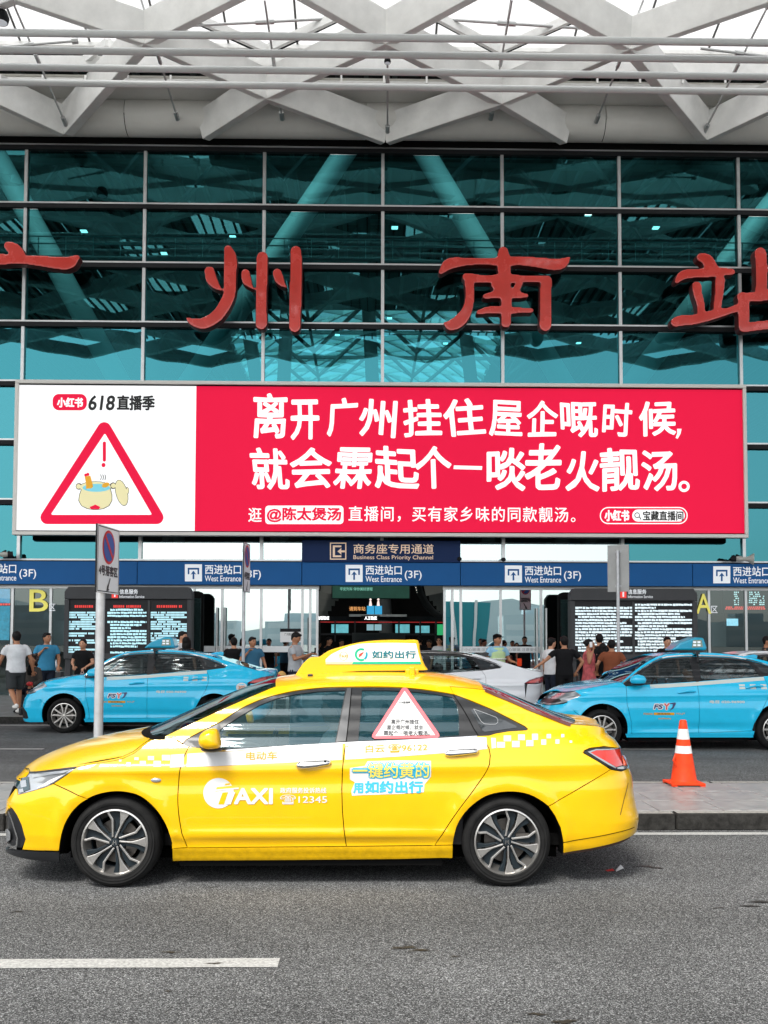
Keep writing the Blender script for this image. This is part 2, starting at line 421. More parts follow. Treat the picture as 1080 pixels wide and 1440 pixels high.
# fan-shaped teal tower mirrored in the right doors
t = thing('fan_shaped_building', (12,-110,0), 'teal glass building with slanting white ribs behind the photographer', 'building')
m = MB().prism([(9,0),(20,0),(21,8.2),(5.5,8.8)], -118, -110); obj('wall', m, M['tealglass'], t)
for (xa, xb) in ((8.8,5.4),(12,9.5),(15,14.5),(18,18.4)):
    m = MB().beam((xa,-109.8,0),(xb,-109.8,8.6),.5,.3,up=(0,1,0)); obj('rib', m, M['white'], t)
# ================================================================== STATION
random.seed(11)
G_up = glass('curtain_glass', (.06,.27,.285), (.15,.68,.73), base=.13, grazing=.9, wob=.25)
G_mid = glass('curtain_glass_part_sky', (.06,.33,.36), (.14,.68,.78), base=.22, grazing=.9, wob=.2)  # same glass, mirror strength raised to imitate partly reflected sky
G_cy = glass('curtain_glass_sky', (.08,.42,.48), (.07,.29,.33), base=.60, grazing=.95, wob=.2)  # same teal glass, tint and mirror strength set to imitate reflected sky
G_door = glass('door_glass', (.5,.62,.62), (.80,.95,.95), base=.60, grazing=.95, wob=.1)
G_clear = glass('clear_glass', (.6,.72,.7), (.8,.95,.95), base=.10, grazing=.9)
fac = thing('station_facade', (0,YF,.15), 'tall teal glass curtain wall of the railway station', 'building')
MX = [at(px, 400, YF).x for px in (-300,-132,35,203,371,538,706,871,1039,1207,1375)]
ZR = [at(540, y, YF).z for y in (196,212,293,375,458,541,623,706,790)]
ZT, ZF1, ZF0 = ZR[1], at(540,790,YF).z, at(540,824,YF).z
# mullions
for x in MX:
    m = MB().box(x-.045,x+.045,YF-.10,YF-.015,ZF1,ZR[0]); m.box(x-.03,x+.03,YF+.015,YF+.2,ZF1,ZR[0])
    obj('mullion', m, M['alu'], fac)
for i, z in enumerate(ZR[1:]):
    th = .07 if i != 1 else .07
    m = MB().box(-22,22,YF-.13,YF-.012,z+.0,z+.045); obj('transom', m, M['alu'], fac)
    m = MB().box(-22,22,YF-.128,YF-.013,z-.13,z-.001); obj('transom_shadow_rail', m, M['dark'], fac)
for i in range(len(MX)-1):
    for j in range(1, len(ZR)-1):
        z1, z0 = ZR[j], ZR[j+1]
        mt = G_up if j < 4 else G_mid if j < 5 else (G_cy if j < 7 else (G_door if 3 <= i <= 6 else G_cy))
        dy = random.uniform(-.012,.012); dz = random.uniform(-.010,.010)
        m = MB().add([(MX[i]+.03,YF+dy,z0+.045),(MX[i+1]-.03,YF-dy,z0+.045),(MX[i+1]-.03,YF-dy+dz,z1-.13),(MX[i]+.03,YF+dy+dz,z1-.13)], [(0,1,2,3)])
        obj('glass_pane', m, mt, fac)
# head band behind the round beam, black to stand in for its shadow gap
m = MB().box(-24,24,YF-.2,YF+.3,ZR[1]+.05,ZR[0]+1.2); obj('head_panel', m, M['black'], fac)
# ---- ground floor: door frames and glass under the blue fascia
DX = [at(px, 900, YF).x for px in (-150,-60,17,71,137,200,273,312,367,425,436,446)] 
DXR = [at(px, 900, YF).x for px in (625,636,648,704,761,850,930,997,1049,1110,1200)]
FZ = .148
m = MB().box(-22,DX[-1]+.05,YF-.06,YF+.06,ZF0-.10,ZF0); obj('door_head', m, M['alu'], fac)
m = MB().box(DXR[0]-.05,22,YF-.06,YF+.06,ZF0-.10,ZF0); obj('door_head', m, M['alu'], fac)
def bay(xs, clear):
    for i, x in enumerate(xs):
        m = MB().box(x-.035,x+.035,YF-.05,YF+.05,FZ,ZF0-.101); obj('door_post', m, M['alu'], fac)
        if i < len(xs)-1:
            g_ = G_clear if clear(i) else G_door
            m = MB().add([(x+.035,YF,FZ),(xs[i+1]-.035,YF,FZ),(xs[i+1]-.035,YF,ZF0-.101),(x+.035,YF,ZF0-.101)], [(0,1,2,3)])
            obj('glass_pane', m, g_, fac)
bay(DX, lambda i: i < 4)
bay(DXR, lambda i: i > 5)
# white dot band along doors at waist height
m = MB()
for xa_, xb_ in ((DX[6],DX[7]),(DX[7],DX[8]),(DX[8],DX[9]),(DXR[2],DXR[3]),(DXR[3],DXR[4])): obj('safety_band', MB().box(xa_+.04,xb_-.04,YF-.012,YF-.006,1.38,1.55), mat('band', (.75,.78,.78), .5), fac)
for s_, a_, b_ in (('小心玻璃 注意安全', DX[7]+.1, DX[8]-.1), ('小心玻璃 注意安全', DXR[2]+.1, DXR[3]-.1), ('小心玻璃 注意安全', DXR[3]+.1, DXR[4]-.1)):
    obj('lettering', text_fit(s_, a_, b_, 1.42, 1.51, lambda x, z: (x, YF-.016, z)), mat('greytxt', (.25,.27,.28), .5), fac)
# long vertical door pulls
for px in (306,317,754,767):
    x = at(px, 870, YF).x
    m = MB().tube([(x,YF-.16,.75),(x,YF-.16,at(540,855,YF).z)], .028, 8); m.tube([(x,YF-.16,1.0),(x,YF-.03,1.0)], .012, 6); m.tube([(x,YF-.16,2.2),(x,YF-.03,2.2)], .012, 6)
    obj('door_handle', m, M['alu'], fac, smooth=True)
# white notice on a door
nt_ = thing('notice', (at(410,880,YF-.03).x,YF-.03,2.0), 'white paper notice with a dark header taped to the left glass door', 'notice')
obj('paper', pxpoly([(394,884),(423,884),(423,903),(394,903)], YF-.03), M['white'], nt_)
obj('header', pxpoly([(394,884),(423,884),(423,888.5),(394,888.5)], YF-.034), M['dark'], nt_)
obj('lettering', pxtext('广州南站告示', 400,418,890,894, YF-.034), M['dark'], nt_)
# ---- blue fascia boxes with entrance lettering
Y1 = YF - .45
def px_at(px, py, Y=Y1): return at(px, py, Y)
def icon(px, py, s, Y, mat_w, mat_b, parent, kind='up'):
    h = s/2
    obj('pictogram', pxpoly([(px-h,py-h),(px+h,py-h),(px+h,py+h),(px-h,py+h)], Y-.006), mat_w, parent)
    q = s/24
    mm = merge(pxpoly([(px-8*q,py-7*q),(px+8*q,py-7*q),(px+8*q,py-4.5*q),(px-8*q,py-4.5*q)], Y-.010),
        pxpoly([(px-8*q,py-4.5*q),(px-5.8*q,py-4.5*q),(px-5.8*q,py+2*q),(px-8*q,py+2*q)], Y-.010),
        pxpoly([(px+5.8*q,py-4.5*q),(px+8*q,py-4.5*q),(px+8*q,py+2*q),(px+5.8*q,py+2*q)], Y-.010),
        pxpoly([(px-1.2*q,py+0*q),(px+1.2*q,py+0*q),(px+1.2*q,py+9*q),(px-1.2*q,py+9*q)], Y-.010),
        pxpoly([(px,py-3*q),(px+4*q,py+2.5*q),(px+1.2*q,py+1.5*q),(px-1.2*q,py+1.5*q),(px-4*q,py+2.5*q)], Y-.012))
    obj('pictogram_arrow', mm, mat_b, parent)
fx = [-420,-200,193,424.5,647.5,974,1240,1500]
names = ['leftmost blue entrance fascia beyond the frame edge','blue fascia left of centre above kiosk B','blue entrance fascia left of the doorway','central blue entrance fascia over the open doorway','blue entrance fascia above the right doors','rightmost blue entrance fascia by the loudspeaker','blue entrance fascia beyond the right frame edge']
TXT = {1:(-44,), 2:(272,), 3:(498,), 4:(722,), 5:(1015,)}
for i in range(len(fx)-1):
    a = at(fx[i], 800, Y1).x; b = at(fx[i+1], 800, Y1).x
    t = thing('fascia_sign', ((a+b)/2, Y1, ZF0), names[i], 'sign', 'blue entrance signs along the facade')
    m = MB().box(a+.008,b-.008,Y1,YF-.14,at(540,823,Y1).z,at(540,791,Y1).z); obj('sign_box', m, M['sign_blue'], t, bevel=.008)
    for c in TXT.get(i, ()):
        dy = (c-540)*.0037 - .5
        cy_ = 807 + dy
        if c > 0: icon(c, cy_, 24, Y1, M['sign_white'], M['sign_blue'], t)
        obj('lettering', merge(pxtext('西进站口', c+16, c+67, cy_-11.5, cy_+2, Y1-.006, .018), pxtext('West Entrance', c+16, c+67, cy_+4, cy_+12, Y1-.006, .012),
            pxtext('(3F)', c+71, c+95, cy_-4, cy_+10, Y1-.006, .012)), M['sign_white'], t)
t = thing('priority_sign', (at(536,775,Y1).x, Y1-.05, ZF1), 'dark navy business class priority channel sign above the central doorway', 'sign')
a = at(424.5,775,Y1-.05); b = at(647.5,775,Y1-.05)
m = MB().box(a.x,b.x,Y1-.05,YF-.14,at(540,790.6,Y1-.05).z,at(540,760,Y1-.05).z); obj('sign_box', m, M['sign_navy'], t, bevel=.01)
Yp = Y1-.056
obj('pictogram', merge(*[pxpoly(q, Yp) for q in ([(464,763),(487,763),(487,764.5),(464,764.5)],[(464,785.5),(487,785.5),(487,787),(464,787)],[(464,764.5),(465.5,764.5),(465.5,785.5),(464,785.5)],[(485.5,764.5),(487,764.5),(487,785.5),(485.5,785.5)],
   [(468,767),(471,767),(471,783.5),(468,783.5)],[(471,767),(480,767),(480,769.5),(471,769.5)],[(471,781),(480,781),(480,783.5),(471,783.5)],[(474.5,775.3),(480,770.6),(480,774),(485,774),(485,776.6),(480,776.6),(480,780)])]), M['gold'], t)
obj('lettering', merge(pxtext('商务座专用通道', 497,610,765,778.5, Yp, .012), pxtext('Business Class Priority Channel', 497,609,781,788, Yp, .008)), M['gold'], t)

# ---- zone letters on the glass
M['yel_letter'] = mat('yellow_letter', (.75,.68,.12), .5, emis=(1,.9,.2), estr=.15)
for s_, k, bx, kx, nm in (('B','区',(41,68,829,860),(69,78,849,859),'yellow zone letter B on the glass left of the left kiosk'), ('A','区',(979,1000,835,863),(1000,1009,852,862),'yellow zone letter A on the glass right of the right kiosk')):
    t = thing('zone_letter', at((bx[0]+bx[1])/2, bx[3], YF-.06), nm, 'zone letter', 'yellow zone letters on the glass')
    obj('letter', pxtext(s_, *bx, YF-.06, .01), M['yel_letter'], t)
    obj('small_character', pxtext(k, *kx, YF-.06, .01), M['sign_white'], t)

# ---- big billboard
YB = YF - 1.0
M['bb_red'] = mat('billboard_red', (.95,.006,.06), .6, spec=.2, emis=(1,.006,.07), estr=.12)
M['bb_white'] = mat('billboard_white', (.9,.9,.9), .55, emis=(1,1,1), estr=.26)
M['bb_black'] = mat('billboard_black', (.01,.01,.01), .6)
M['bb_frame'] = mat('billboard_frame', (.62,.6,.56), .45, metal=.2)
bb = thing('billboard', at(540,755,YB), 'huge red and white advertising billboard across the glass facade', 'billboard')
c00 = at(20,752.5,YB); c11 = at(1050,538,YB)
# frame corners taken square in the world
bx0, bx1 = at(20,640,YB).x, at(1050,640,YB).x
bz0, bz1 = at(540,754.5,YB).z, at(540,538,YB).z
m = MB().box(bx0+.02,bx1-.02,YB+.03,YB+.35,bz0+.02,bz1-.02); obj('sign_box', m, M['dark'], bb)
fw = .10
for nm, bxx in (('frame_rail',(bx0,bx1,bz1-fw,bz1)),('frame_rail',(bx0,bx1,bz0,bz0+fw)),('frame_stile',(bx0,bx0+fw,bz0+fw,bz1-fw)),('frame_stile',(bx1-fw,bx1,bz0+fw,bz1-fw))):
    m = MB().box(bxx[0],bxx[1],YB-.06,YB+.20,bxx[2],bxx[3]); obj(nm, m, M['bb_frame'], bb, bevel=.012)
m = MB().box(bx0+fw,bx1-fw,YB-.01,YB+.021,bz0+fw,bz0+fw+.03); m.box(bx0+fw,bx1-fw,YB-.01,YB+.021,bz1-fw-.035,bz1-fw); obj('frame_gasket', m, M['black'], bb)
xs = at(275,640,YB).x
m = MB().add([(bx0+fw,YB,bz0+fw),(xs,YB,bz0+fw),(xs,YB,bz1-fw),(bx0+fw,YB,bz1-fw)], [(0,1,2,3)]); obj('white_panel', m, M['bb_white'], bb)
m = MB().add([(xs,YB,bz0+fw),(bx1-fw,YB,bz0+fw),(bx1-fw,YB,bz1-fw),(xs,YB,bz1-fw)], [(0,1,2,3)]); obj('red_panel', m, M['bb_red'], bb)
YT = YB-.006
random.seed(5)
def hand(s, boxes, Yt, bold):
    out = []
    for ch, (x0, x1, y0, y1) in zip(s, boxes):
        a = at(x0, y1, Yt); b = at(x1, y0, Yt); cx, cz = (a.x+b.x)/2, (a.z+b.z)/2
        rot = random.uniform(-.035,.035); sk = random.uniform(-.04,.04)
        def fn(x, z):
            dx, dz = x-cx, z-cz
            dx += sk*dz + .018*math.sin(3.1*z+cx*1.7); dz += .018*math.sin(3.7*x+cz)
            return (cx+dx*math.cos(rot)-dz*math.sin(rot), Yt, cz+dx*math.sin(rot)+dz*math.cos(rot))
        out.append(text_fit(ch, a.x, b.x, a.z, b.z, fn, bold))
    return merge(*out)
l1 = '离开广州挂住屋企嘅时候'; b1 = [(355,404,552,616),(408,449,562,619),(460,504,559,613),(505,558,562,615),(566,621,562,614),(624,682,560,613),(688,735,563,614),(740,784,564,614),(788,840,565,614),(848,889,566,614),(898,950,564,613)]
l2 = '就会霖起个一啖老火靓汤'; b2 = [(352,406,630,689),(408,468,630,687),(470,524,629,687),(526,589,628,688),(584,636,628,688),(638,678,655,660),(684,739,630,690),(738,790,623,689),(796,844,634,691),(843,899,630,691),(902,952,633,690)]
obj('headline_lettering', merge(hand(l1, b1, YT, .026), hand(l2, b2, YT, .026)), M['bb_white'], bb)
c = at(953,612,YT); 
mk = MB(); p_ = [(952,603),(958.5,603),(957,610),(953,617),(950,616),(952.5,609)]
obj('punctuation', pxpoly(p_, YT), M['bb_white'], bb); mk = MB()
ri = []; 
for k in range(16):
    t0 = 2*math.pi*k/16; t1 = 2*math.pi*(k+1)/16
    mk = merge(mk, pxpoly([(962+8*math.cos(t0),684+8*math.sin(t0)),(962+8*math.cos(t1),684+8*math.sin(t1)),(962+4*math.cos(t1),684+4*math.sin(t1)),(962+4*math.cos(t0),684+4*math.sin(t0))], YT))
obj('punctuation', mk, M['bb_white'], bb)
def rrect(x0, x1, y0, y1, r, n=6):
    out = []
    for cx, cy2, a0 in ((x1-r,y0+r,-90),(x1-r,y1-r,0),(x0+r,y1-r,90),(x0+r,y0+r,180)):
        for k in range(n+1):
            a = R(a0+90*k/n); out.append((cx+r*math.cos(a), cy2+r*math.sin(a)))
    return out
obj('subline_lettering', merge(pxtext('逛', 349,368,714,734, YT, .012), pxtext('直播间，买有家乡味的同款靓汤', 490,799,713,733.5, YT, .012, 0, 1.12), 
    *[pxpoly([(806+3.2*math.cos(2*math.pi*k/12),731+3.2*math.sin(2*math.pi*k/12)),(806+3.2*math.cos(2*math.pi*(k+1)/12),731+3.2*math.sin(2*math.pi*(k+1)/12)),(806+2*math.cos(2*math.pi*(k+1)/12),731+2*math.sin(2*math.pi*(k+1)/12)),(806+2*math.cos(2*math.pi*k/12),731+2*math.sin(2*math.pi*k/12))], YT) for k in range(12)]), M['bb_white'], bb)
obj('name_plaque', pxpoly(rrect(373,483,711,737,5), YT), M['bb_white'], bb)
obj('name_lettering', pxtext('@陈太煲汤', 375,480,713.5,734.5, YT-.004, .035), M['bb_red'], bb)
# right pill
o_ = rrect(843.5,967,713,737,11.8); i_ = rrect(845,965.5,714.5,735.5,10.3); n = len(o_)
rg = MB(); ps = [tuple(at(x,y,YT)) for x,y in o_+i_]; rg.add(ps, [(k, k+n, (k+1) % n + n, (k+1) % n) for k in range(n)])
obj('pill_outline', rg, M['bb_white'], bb)
obj('pill_fill', pxpoly(rrect(889,963,716.5,733.5,8.3), YT-.002), M['bb_white'], bb)
obj('pill_lettering', pxtext('小红书', 850,885,717,733, YT-.004, .05), M['bb_white'], bb)
obj('pill_lettering', merge(pxtext('宝藏直播间', 904,961,718.5,732, YT-.006, .03), 
   *[pxpoly([(896+4*math.cos(2*math.pi*k/12),724.5+4*math.sin(2*math.pi*k/12)),(896+4*math.cos(2*math.pi*(k+1)/12),724.5+4*math.sin(2*math.pi*(k+1)/12)),(896+2.9*math.cos(2*math.pi*(k+1)/12),724.5+2.9*math.sin(2*math.pi*(k+1)/12)),(896+2.9*math.cos(2*math.pi*k/12),724.5+2.9*math.sin(2*math.pi*k/12))], YT-.006) for k in range(12)],
   pxpoly([(898.5,727),(899.5,726.3),(902,730),(901,730.8)], YT-.006)), M['bb_black'], bb)
# left panel heading
obj('logo_pill', pxpoly(rrect(74,122,554,577,9), YT), M['bb_red'], bb)
obj('logo_lettering', pxtext('小红书', 80,117,559,573, YT-.004, .05), M['bb_white'], bb)
obj('heading_lettering', merge(pxtext('618', 124,162,556,577, YT, .035, .12), pxtext('直播季', 164,218,556,577, YT, .04)), M['bb_black'], bb)
# warning triangle
def rtri(pts, r, n=7):
    out = []; L = len(pts)
    for i in range(L):
        p0, p1, p2 = Vector(pts[i-1]), Vector(pts[i]), Vector(pts[(i+1) % L])
        a = (p0-p1).normalized(); b = (p2-p1).normalized(); ang = a.angle(b)/2
        c = p1 + (a+b).normalized()*(r/math.sin(ang)); d = r/math.tan(ang)
        s0 = p1+a*d-c; s1 = p1+b*d-c; a0 = math.atan2(s0.y, s0.x); a1 = math.atan2(s1.y, s1.x)
        da = (a1-a0+math.pi) % (2*math.pi) - math.pi
        for k in range(n+1):
            out.append((c.x+r*math.cos(a0+da*k/n), c.y+r*math.sin(a0+da*k/n)))
    return out
to = rtri([(147,585),(237,737),(49,737)], 9.5); ti = rtri([(147.5,609),(214,724),(71,724)], 1.5)
n = len(to); rg = MB(); rg.add([tuple(at(x,y,YT)) for x,y in to+ti], [(k, (k+1) % n, (k+1) % n + n, k+n) for k in range(n)])
obj('warning_triangle', rg, M['bb_red'], bb)
obj('exclamation_mark', merge(pxpoly(rrect(144.5,149,621,649,2), YT), pxpoly(rrect(142.8,148.2,651,657,2.6), YT)), M['bb_red'], bb)
# plain cooking pot drawing
potc = mat('print_cream', (.82,.75,.42), .6, emis=(.88,.80,.45), estr=.17); potl = mat('print_line', (.03,.03,.03), .6); potw = mat('print_water', (.2,.65,.78), .6, emis=(.25,.72,.85), estr=.15); poto = mat('print_orange', (.85,.42,.02), .6, emis=(.9,.42,.02), estr=.12)
def ellp(cx, cy2, rx, ry, Y, n=20, rot=0): return pxpoly([(cx+rx*math.cos(2*math.pi*k/n)*math.cos(rot)-ry*math.sin(2*math.pi*k/n)*math.sin(rot), cy2+rx*math.cos(2*math.pi*k/n)*math.sin(rot)+ry*math.sin(2*math.pi*k/n)*math.cos(rot)) for k in range(n)], Y)
body = [(115,688),(112,696),(111,704),(115,711),(123,715),(134,716.5),(145,715),(153,711),(157,704),(157,696),(155,688),(150,686),(120,686)]
grow = lambda P, c, d: [(c[0]+(x-c[0])*(1+d/24), c[1]+(y-c[1])*(1+d/17)) for x, y in P]
pl = merge(pxpoly(grow(body,(134,700),.9), YT), ellp(134,685,22.8,8.3,YT), ellp(111,684,4.6,4.6,YT), ellp(159,683,4.6,4.6,YT), ellp(171,693,8.5,19,YT,rot=-.25), ellp(179,690,2.5,5.2,YT))
obj('pot_outline', pl, potl, bb)
obj('pot_drawing', merge(pxpoly(body, YT-.003), ellp(134,685,22,7.6,YT-.004), ellp(171,693,7.8,18.2,YT-.004,rot=-.25), ellp(110.6,684,3.4,3.4,YT-.003), ellp(159.4,683,3.4,3.4,YT-.003), ellp(179.2,690,1.7,4.3,YT-.003)), potc, bb)
obj('pot_water', ellp(135.5,686,19.5,5.6,YT-.006), potw, bb)
obj('chicken_drawing', pxpoly([(119,670),(127,669),(129,676),(131,684),(129,686.5),(121,687.5),(121,680)], YT-.008), poto, bb); obj('drumstick_drawing', ellp(148.5,682,5.5,3.2,YT-.008,rot=-.4), poto, bb)
obj('comb_drawing', merge(ellp(120.5,668,2.2,2.2,YT-.010,8), ellp(123.5,667,2.2,2.4,YT-.010,8), pxpoly([(126,713),(130,711.5),(134,709.5),(138,711.5),(141,713),(139,716),(128,716)], YT-.010)), M['bb_red'], bb)
obj('steam_drawing', merge(*[pxpoly([(141+3*k,675),(142+3*k,671),(141+3*k,667),(142+3*k,667),(143+3*k,671),(142+3*k,675)], YT) for k in range(3)]), potl, bb)

# ---- giant red brush characters: raised, rounded, standing off the glass
M['char'] = mat('red_lacquer', (.58,.035,.022), .25, coat=.8, var=.15, vscale=1.2, rvar=.1)
M['char_shade'] = mat('red_side_shaded', (.12,.006,.006), .4)  # darker rim and sides: depth shading put into the colour
YC = YF - .8
K = 1/4.0
def st(*p): return p
def zoomed(ox, oy, s, strokes): return [[(ox+x/s, oy+y/s, r/s) for x, y, r in q] for q in strokes]
chars = {}
chars['guang'] = (zoomed(0,300,4.5,[
   [(-160,250,18),(-60,285,32),(0,290,38),(120,290,30),(250,300,36),(380,315,42),(440,310,42),(485,280,20)],
   [(55,205,32),(85,225,42),(120,255,38),(140,280,25)],
   [(-160,250,18),(-190,400,35),(-260,560,40),(-330,680,20)]]), '广', 'first giant red character, a single bar with a dot cut off by the left edge')
chars['zhou'] = (zoomed(240,330,5.143,[
   [(280,262,38),(295,320,42),(325,365,30),(360,395,12)],
   [(415,105,32),(432,170,48),(430,300,47),(425,420,46),(390,510,46),(330,590,46),(240,640,44),(160,630,30),(118,605,8)],
   [(540,280,34),(550,330,36),(580,372,16),(600,392,6)],
   [(662,160,42),(660,300,42),(656,450,42),(655,645,44)],
   [(770,275,34),(785,320,36),(812,360,20),(838,380,6)],
   [(905,120,42),(908,250,46),(903,450,46),(898,665,44)]]), '州', 'second giant red character of three tall strokes with small ticks')
chars['nan'] = (zoomed(600,330,4.909,[
   [(530,115,36),(532,170,50),(535,240,46),(540,330,44),(548,420,40),(550,520,38),(548,610,36)],
   [(100,255,20),(160,200,42),(280,185,30),(420,185,26),(530,185,36),(640,180,34),(760,190,38),(880,205,44),(940,195,38),(985,158,10)],
   [(270,290,26),(310,300,36),(420,305,27),(540,300,36),(680,305,26),(790,305,28),(830,315,38)],
   [(290,300,34),(298,380,34),(295,460,34),(270,540,40),(220,600,46),(165,625,38),(130,612,14)],
   [(825,320,42),(822,430,42),(822,540,44),(820,625,44)],
   [(470,345,26),(490,385,26),(470,405,22)],
   [(640,340,24),(615,385,26),(640,405,20)],
   [(405,425,20),(470,415,28),(550,415,28),(640,418,22),(685,420,18)],
   [(360,535,18),(430,520,28),(550,520,28),(650,522,22),(722,522,18)]]), '南', 'third giant red character with a roof stroke over a frame')
chars['zhan'] = (zoomed(920,330,6.75,[
   [(445,215,45),(500,235,60),(540,300,62),(590,355,50)],
   [(215,440,25),(280,380,48),(420,365,45),(540,355,52),(640,350,45),(740,352,32)],
   [(405,485,48),(415,560,46),(440,650,42),(450,740,40)],
   [(628,430,50),(620,540,45),(605,650,42),(600,720,38)],
   [(205,830,50),(260,815,55),(380,805,52),(500,775,52),(620,745,45),(720,720,35),(790,695,40)],
   [(1010,175,60),(1020,300,60),(1020,450,58),(1010,580,58)],
   [(830,590,48),(900,590,46),(1010,585,50),(1150,560,55),(1260,560,55)],
   [(845,600,56),(850,700,58),(852,800,56),(850,880,50)],
   [(850,885,45),(950,870,48),(1080,855,46),(1250,850,50)],
   [(1260,590,55),(1250,700,55),(1240,850,52)]]), '站', 'fourth giant red character cut off by the right edge')
def solid_remesh(mb, voxel, smooth_it=4):
    me = bpy.data.meshes.new('s'); me.from_pydata(mb.v, [], mb.f); me.update()
    o = bpy.data.objects.new('s', me); COL.objects.link(o)
    md = o.modifiers.new('r', 'REMESH'); md.mode = 'VOXEL'; md.voxel_size = voxel; md.use_smooth_shade = True
    if smooth_it:
        m2 = o.modifiers.new('s', 'SMOOTH'); m2.factor = .5; m2.iterations = smooth_it
    dg = bpy.context.evaluated_depsgraph_get(); dg.update()
    out = bpy.data.meshes.new_from_object(o.evaluated_get(dg))
    bpy.data.objects.remove(o); bpy.data.meshes.remove(me); return out
lab_n = 0
for key, (strokes, ch, label) in chars.items():
    mb = MB(); allp = [p for q in strokes for p in q]
    c = at(sum(p[0] for p in allp)/len(allp), max(p[1]+p[2] for p in allp), YC)
    k = YC/F
    for q in strokes:
        P = [(at(x, y, YC).x - c.x, at(x, y, YC).z - c.z, r*k) for x, y, r in q]
        P = [tuple(v) for v in smoothline(P, .07)]
        n = len(P); pts_l = []; pts_r = []
        for i, (x, z, r) in enumerate(P):
            dx = P[min(i+1,n-1)][0]-P[max(i-1,0)][0]; dz = P[min(i+1,n-1)][1]-P[max(i-1,0)][1]; L = math.hypot(dx, dz) or 1
            pts_l.append((x-dz/L*r, z+dx/L*r)); pts_r.append((x+dz/L*r, z-dx/L*r))
        # capped ribbon, each cross-section convex
        for i in range(n-1):
            quad = [pts_r[i], pts_r[i+1], pts_l[i+1], pts_l[i]]
            mb.prism(quad, 0, .34)
        for i in range(n):
            x, z, r = P[i]
            mb.prism([(x+r*math.cos(2*math.pi*t/14), z+r*math.sin(2*math.pi*t/14)) for t in range(14)], 0, .34)
    me = solid_remesh(mb, .026, 5)
    me.materials.clear(); me.materials.append(M['char']); me.materials.append(M['char_shade'])
    mi = [0 if (p.normal.y < -.82) else 1 for p in me.polygons]; me.polygons.foreach_set('material_index', mi)
    t = thing('station_character', c, label, 'character sign', 'giant red characters on the facade')
    o = bpy.data.objects.new('raised_letter', me); COL.objects.link(o); o.parent = t
    sm = MB()
    for q in strokes:
        x, y, r = q[len(q)//2]; p = at(x, y, YC); sm.tube([(p.x,YC+.3,p.z),(p.x,YF-.05,p.z)], .03, 6)
    obj('support_rod', sm, M['alu'], t)

# ---- interior of the hall
hall = thing('station_hall', (0,45,.15), 'dim concourse interior seen through the glass', 'hall interior')
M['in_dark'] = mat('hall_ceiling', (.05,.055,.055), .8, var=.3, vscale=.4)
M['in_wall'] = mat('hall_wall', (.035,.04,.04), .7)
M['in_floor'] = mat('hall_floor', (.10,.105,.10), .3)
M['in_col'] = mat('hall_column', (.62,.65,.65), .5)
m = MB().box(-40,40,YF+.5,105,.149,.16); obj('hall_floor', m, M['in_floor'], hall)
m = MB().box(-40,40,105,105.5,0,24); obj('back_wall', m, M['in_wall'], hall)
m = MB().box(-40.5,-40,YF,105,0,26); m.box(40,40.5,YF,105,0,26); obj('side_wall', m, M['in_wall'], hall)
# ceiling with the long skylight vault left open between the two decks
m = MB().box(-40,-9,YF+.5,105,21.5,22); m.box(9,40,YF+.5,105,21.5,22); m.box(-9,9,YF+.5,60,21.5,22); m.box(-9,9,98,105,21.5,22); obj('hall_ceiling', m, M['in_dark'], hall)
# corrugated deck ribs
m = MB()
for k in range(-38, 39): m.box(k*1.0-.08,k*1.0+.08,YF+1,104,21.2,21.49) if abs(k) > 9 else m.box(k*1.0-.08,k*1.0+.08,YF+1,59,21.2,21.49)
tag(obj('deck_ribs', m, mat('deck_rib', (.11,.13,.13), .6), hall), kind='stuff')
# small roof lights
M['skyl'] = mat('rooflight', (.8,.85,.85), .6, emis=(.8,.95,1), estr=.35)
# diamond lattice of the vault
lat = MB(); W_ = 9; 
def vault(u): return 21.6 + 2.6*math.cos(u/W_*math.pi/2)
for k in range(1, 22):
    for s_ in (-1, 1):
        pts = []
        for i in range(13):
            u = -W_+i*1.5; yv = 46+k*3 + (i*1.5 if s_ > 0 else 18-i*1.5)
            if 60 <= yv <= 98: pts.append((u, yv, vault(u)))
        for a_, b_ in zip(pts, pts[1:]): lat.beam(a_, b_, .12, .3)
for k in range(13): 
    pts = [(-W_+i*1.5, 60+k*3, vault(-W_+i*1.5)) for i in range(13)]
    for a_, b_ in zip(pts, pts[1:]): lat.beam(a_, b_, .06, .12)
obj('skylight_lattice', lat, M['in_col'], hall)
vg = MB(); vs = []; 
for j in range(2):
    for i in range(13): vs.append((-W_+i*1.5, (60, 98)[j], vault(-W_+i*1.5)+.25))
vg.add(vs, [(i, i+1, i+14, i+13) for i in range(12)])
fr = bpy.data.materials.new('skylight_film'); fr.use_nodes = True; t_ = fr.node_tree; t_.nodes.clear()
o1 = t_.nodes.new('ShaderNodeOutputMaterial'); tl = t_.nodes.new('ShaderNodeBsdfTransparent'); tl.inputs[0].default_value = (.8,.86,.88,1); t_.links.new(tl.outputs[0], o1.inputs[0])
obj('skylight_film', vg, fr, hall)
# raking tubes
def tubecol(p, q, r, name, mt, par): obj(name, MB().tube([p, q], r, 16), mt, par, smooth=True)
YI = YF + 4
for a_, b_ in (((-2,225),(172,545)), ((478,225),(262,545)), ((603,225),(795,545)), ((1095,275),(885,545))):
    A = at(*a_, YI); B = at(*b_, YI); d = (B-A); A = A - d*.15; B = B + d*.35
    tubecol(A, B, .36, 'raking_column', M['in_col'], hall)
for a_, b_ in (((212,490),(222,560)),((290,480),(275,560)),((350,470),(365,560)),((403,450),(398,560)),((518,430),(525,560)),((655,470),(665,560)),((790,490),(800,560)),((868,490),(848,560))):
    A = at(*a_, YI+12); B = at(*b_, YI+12); d = B-A
    tubecol(A - d*1.0, B + d*3.0, .3, 'dark_column', M['in_wall'], hall)
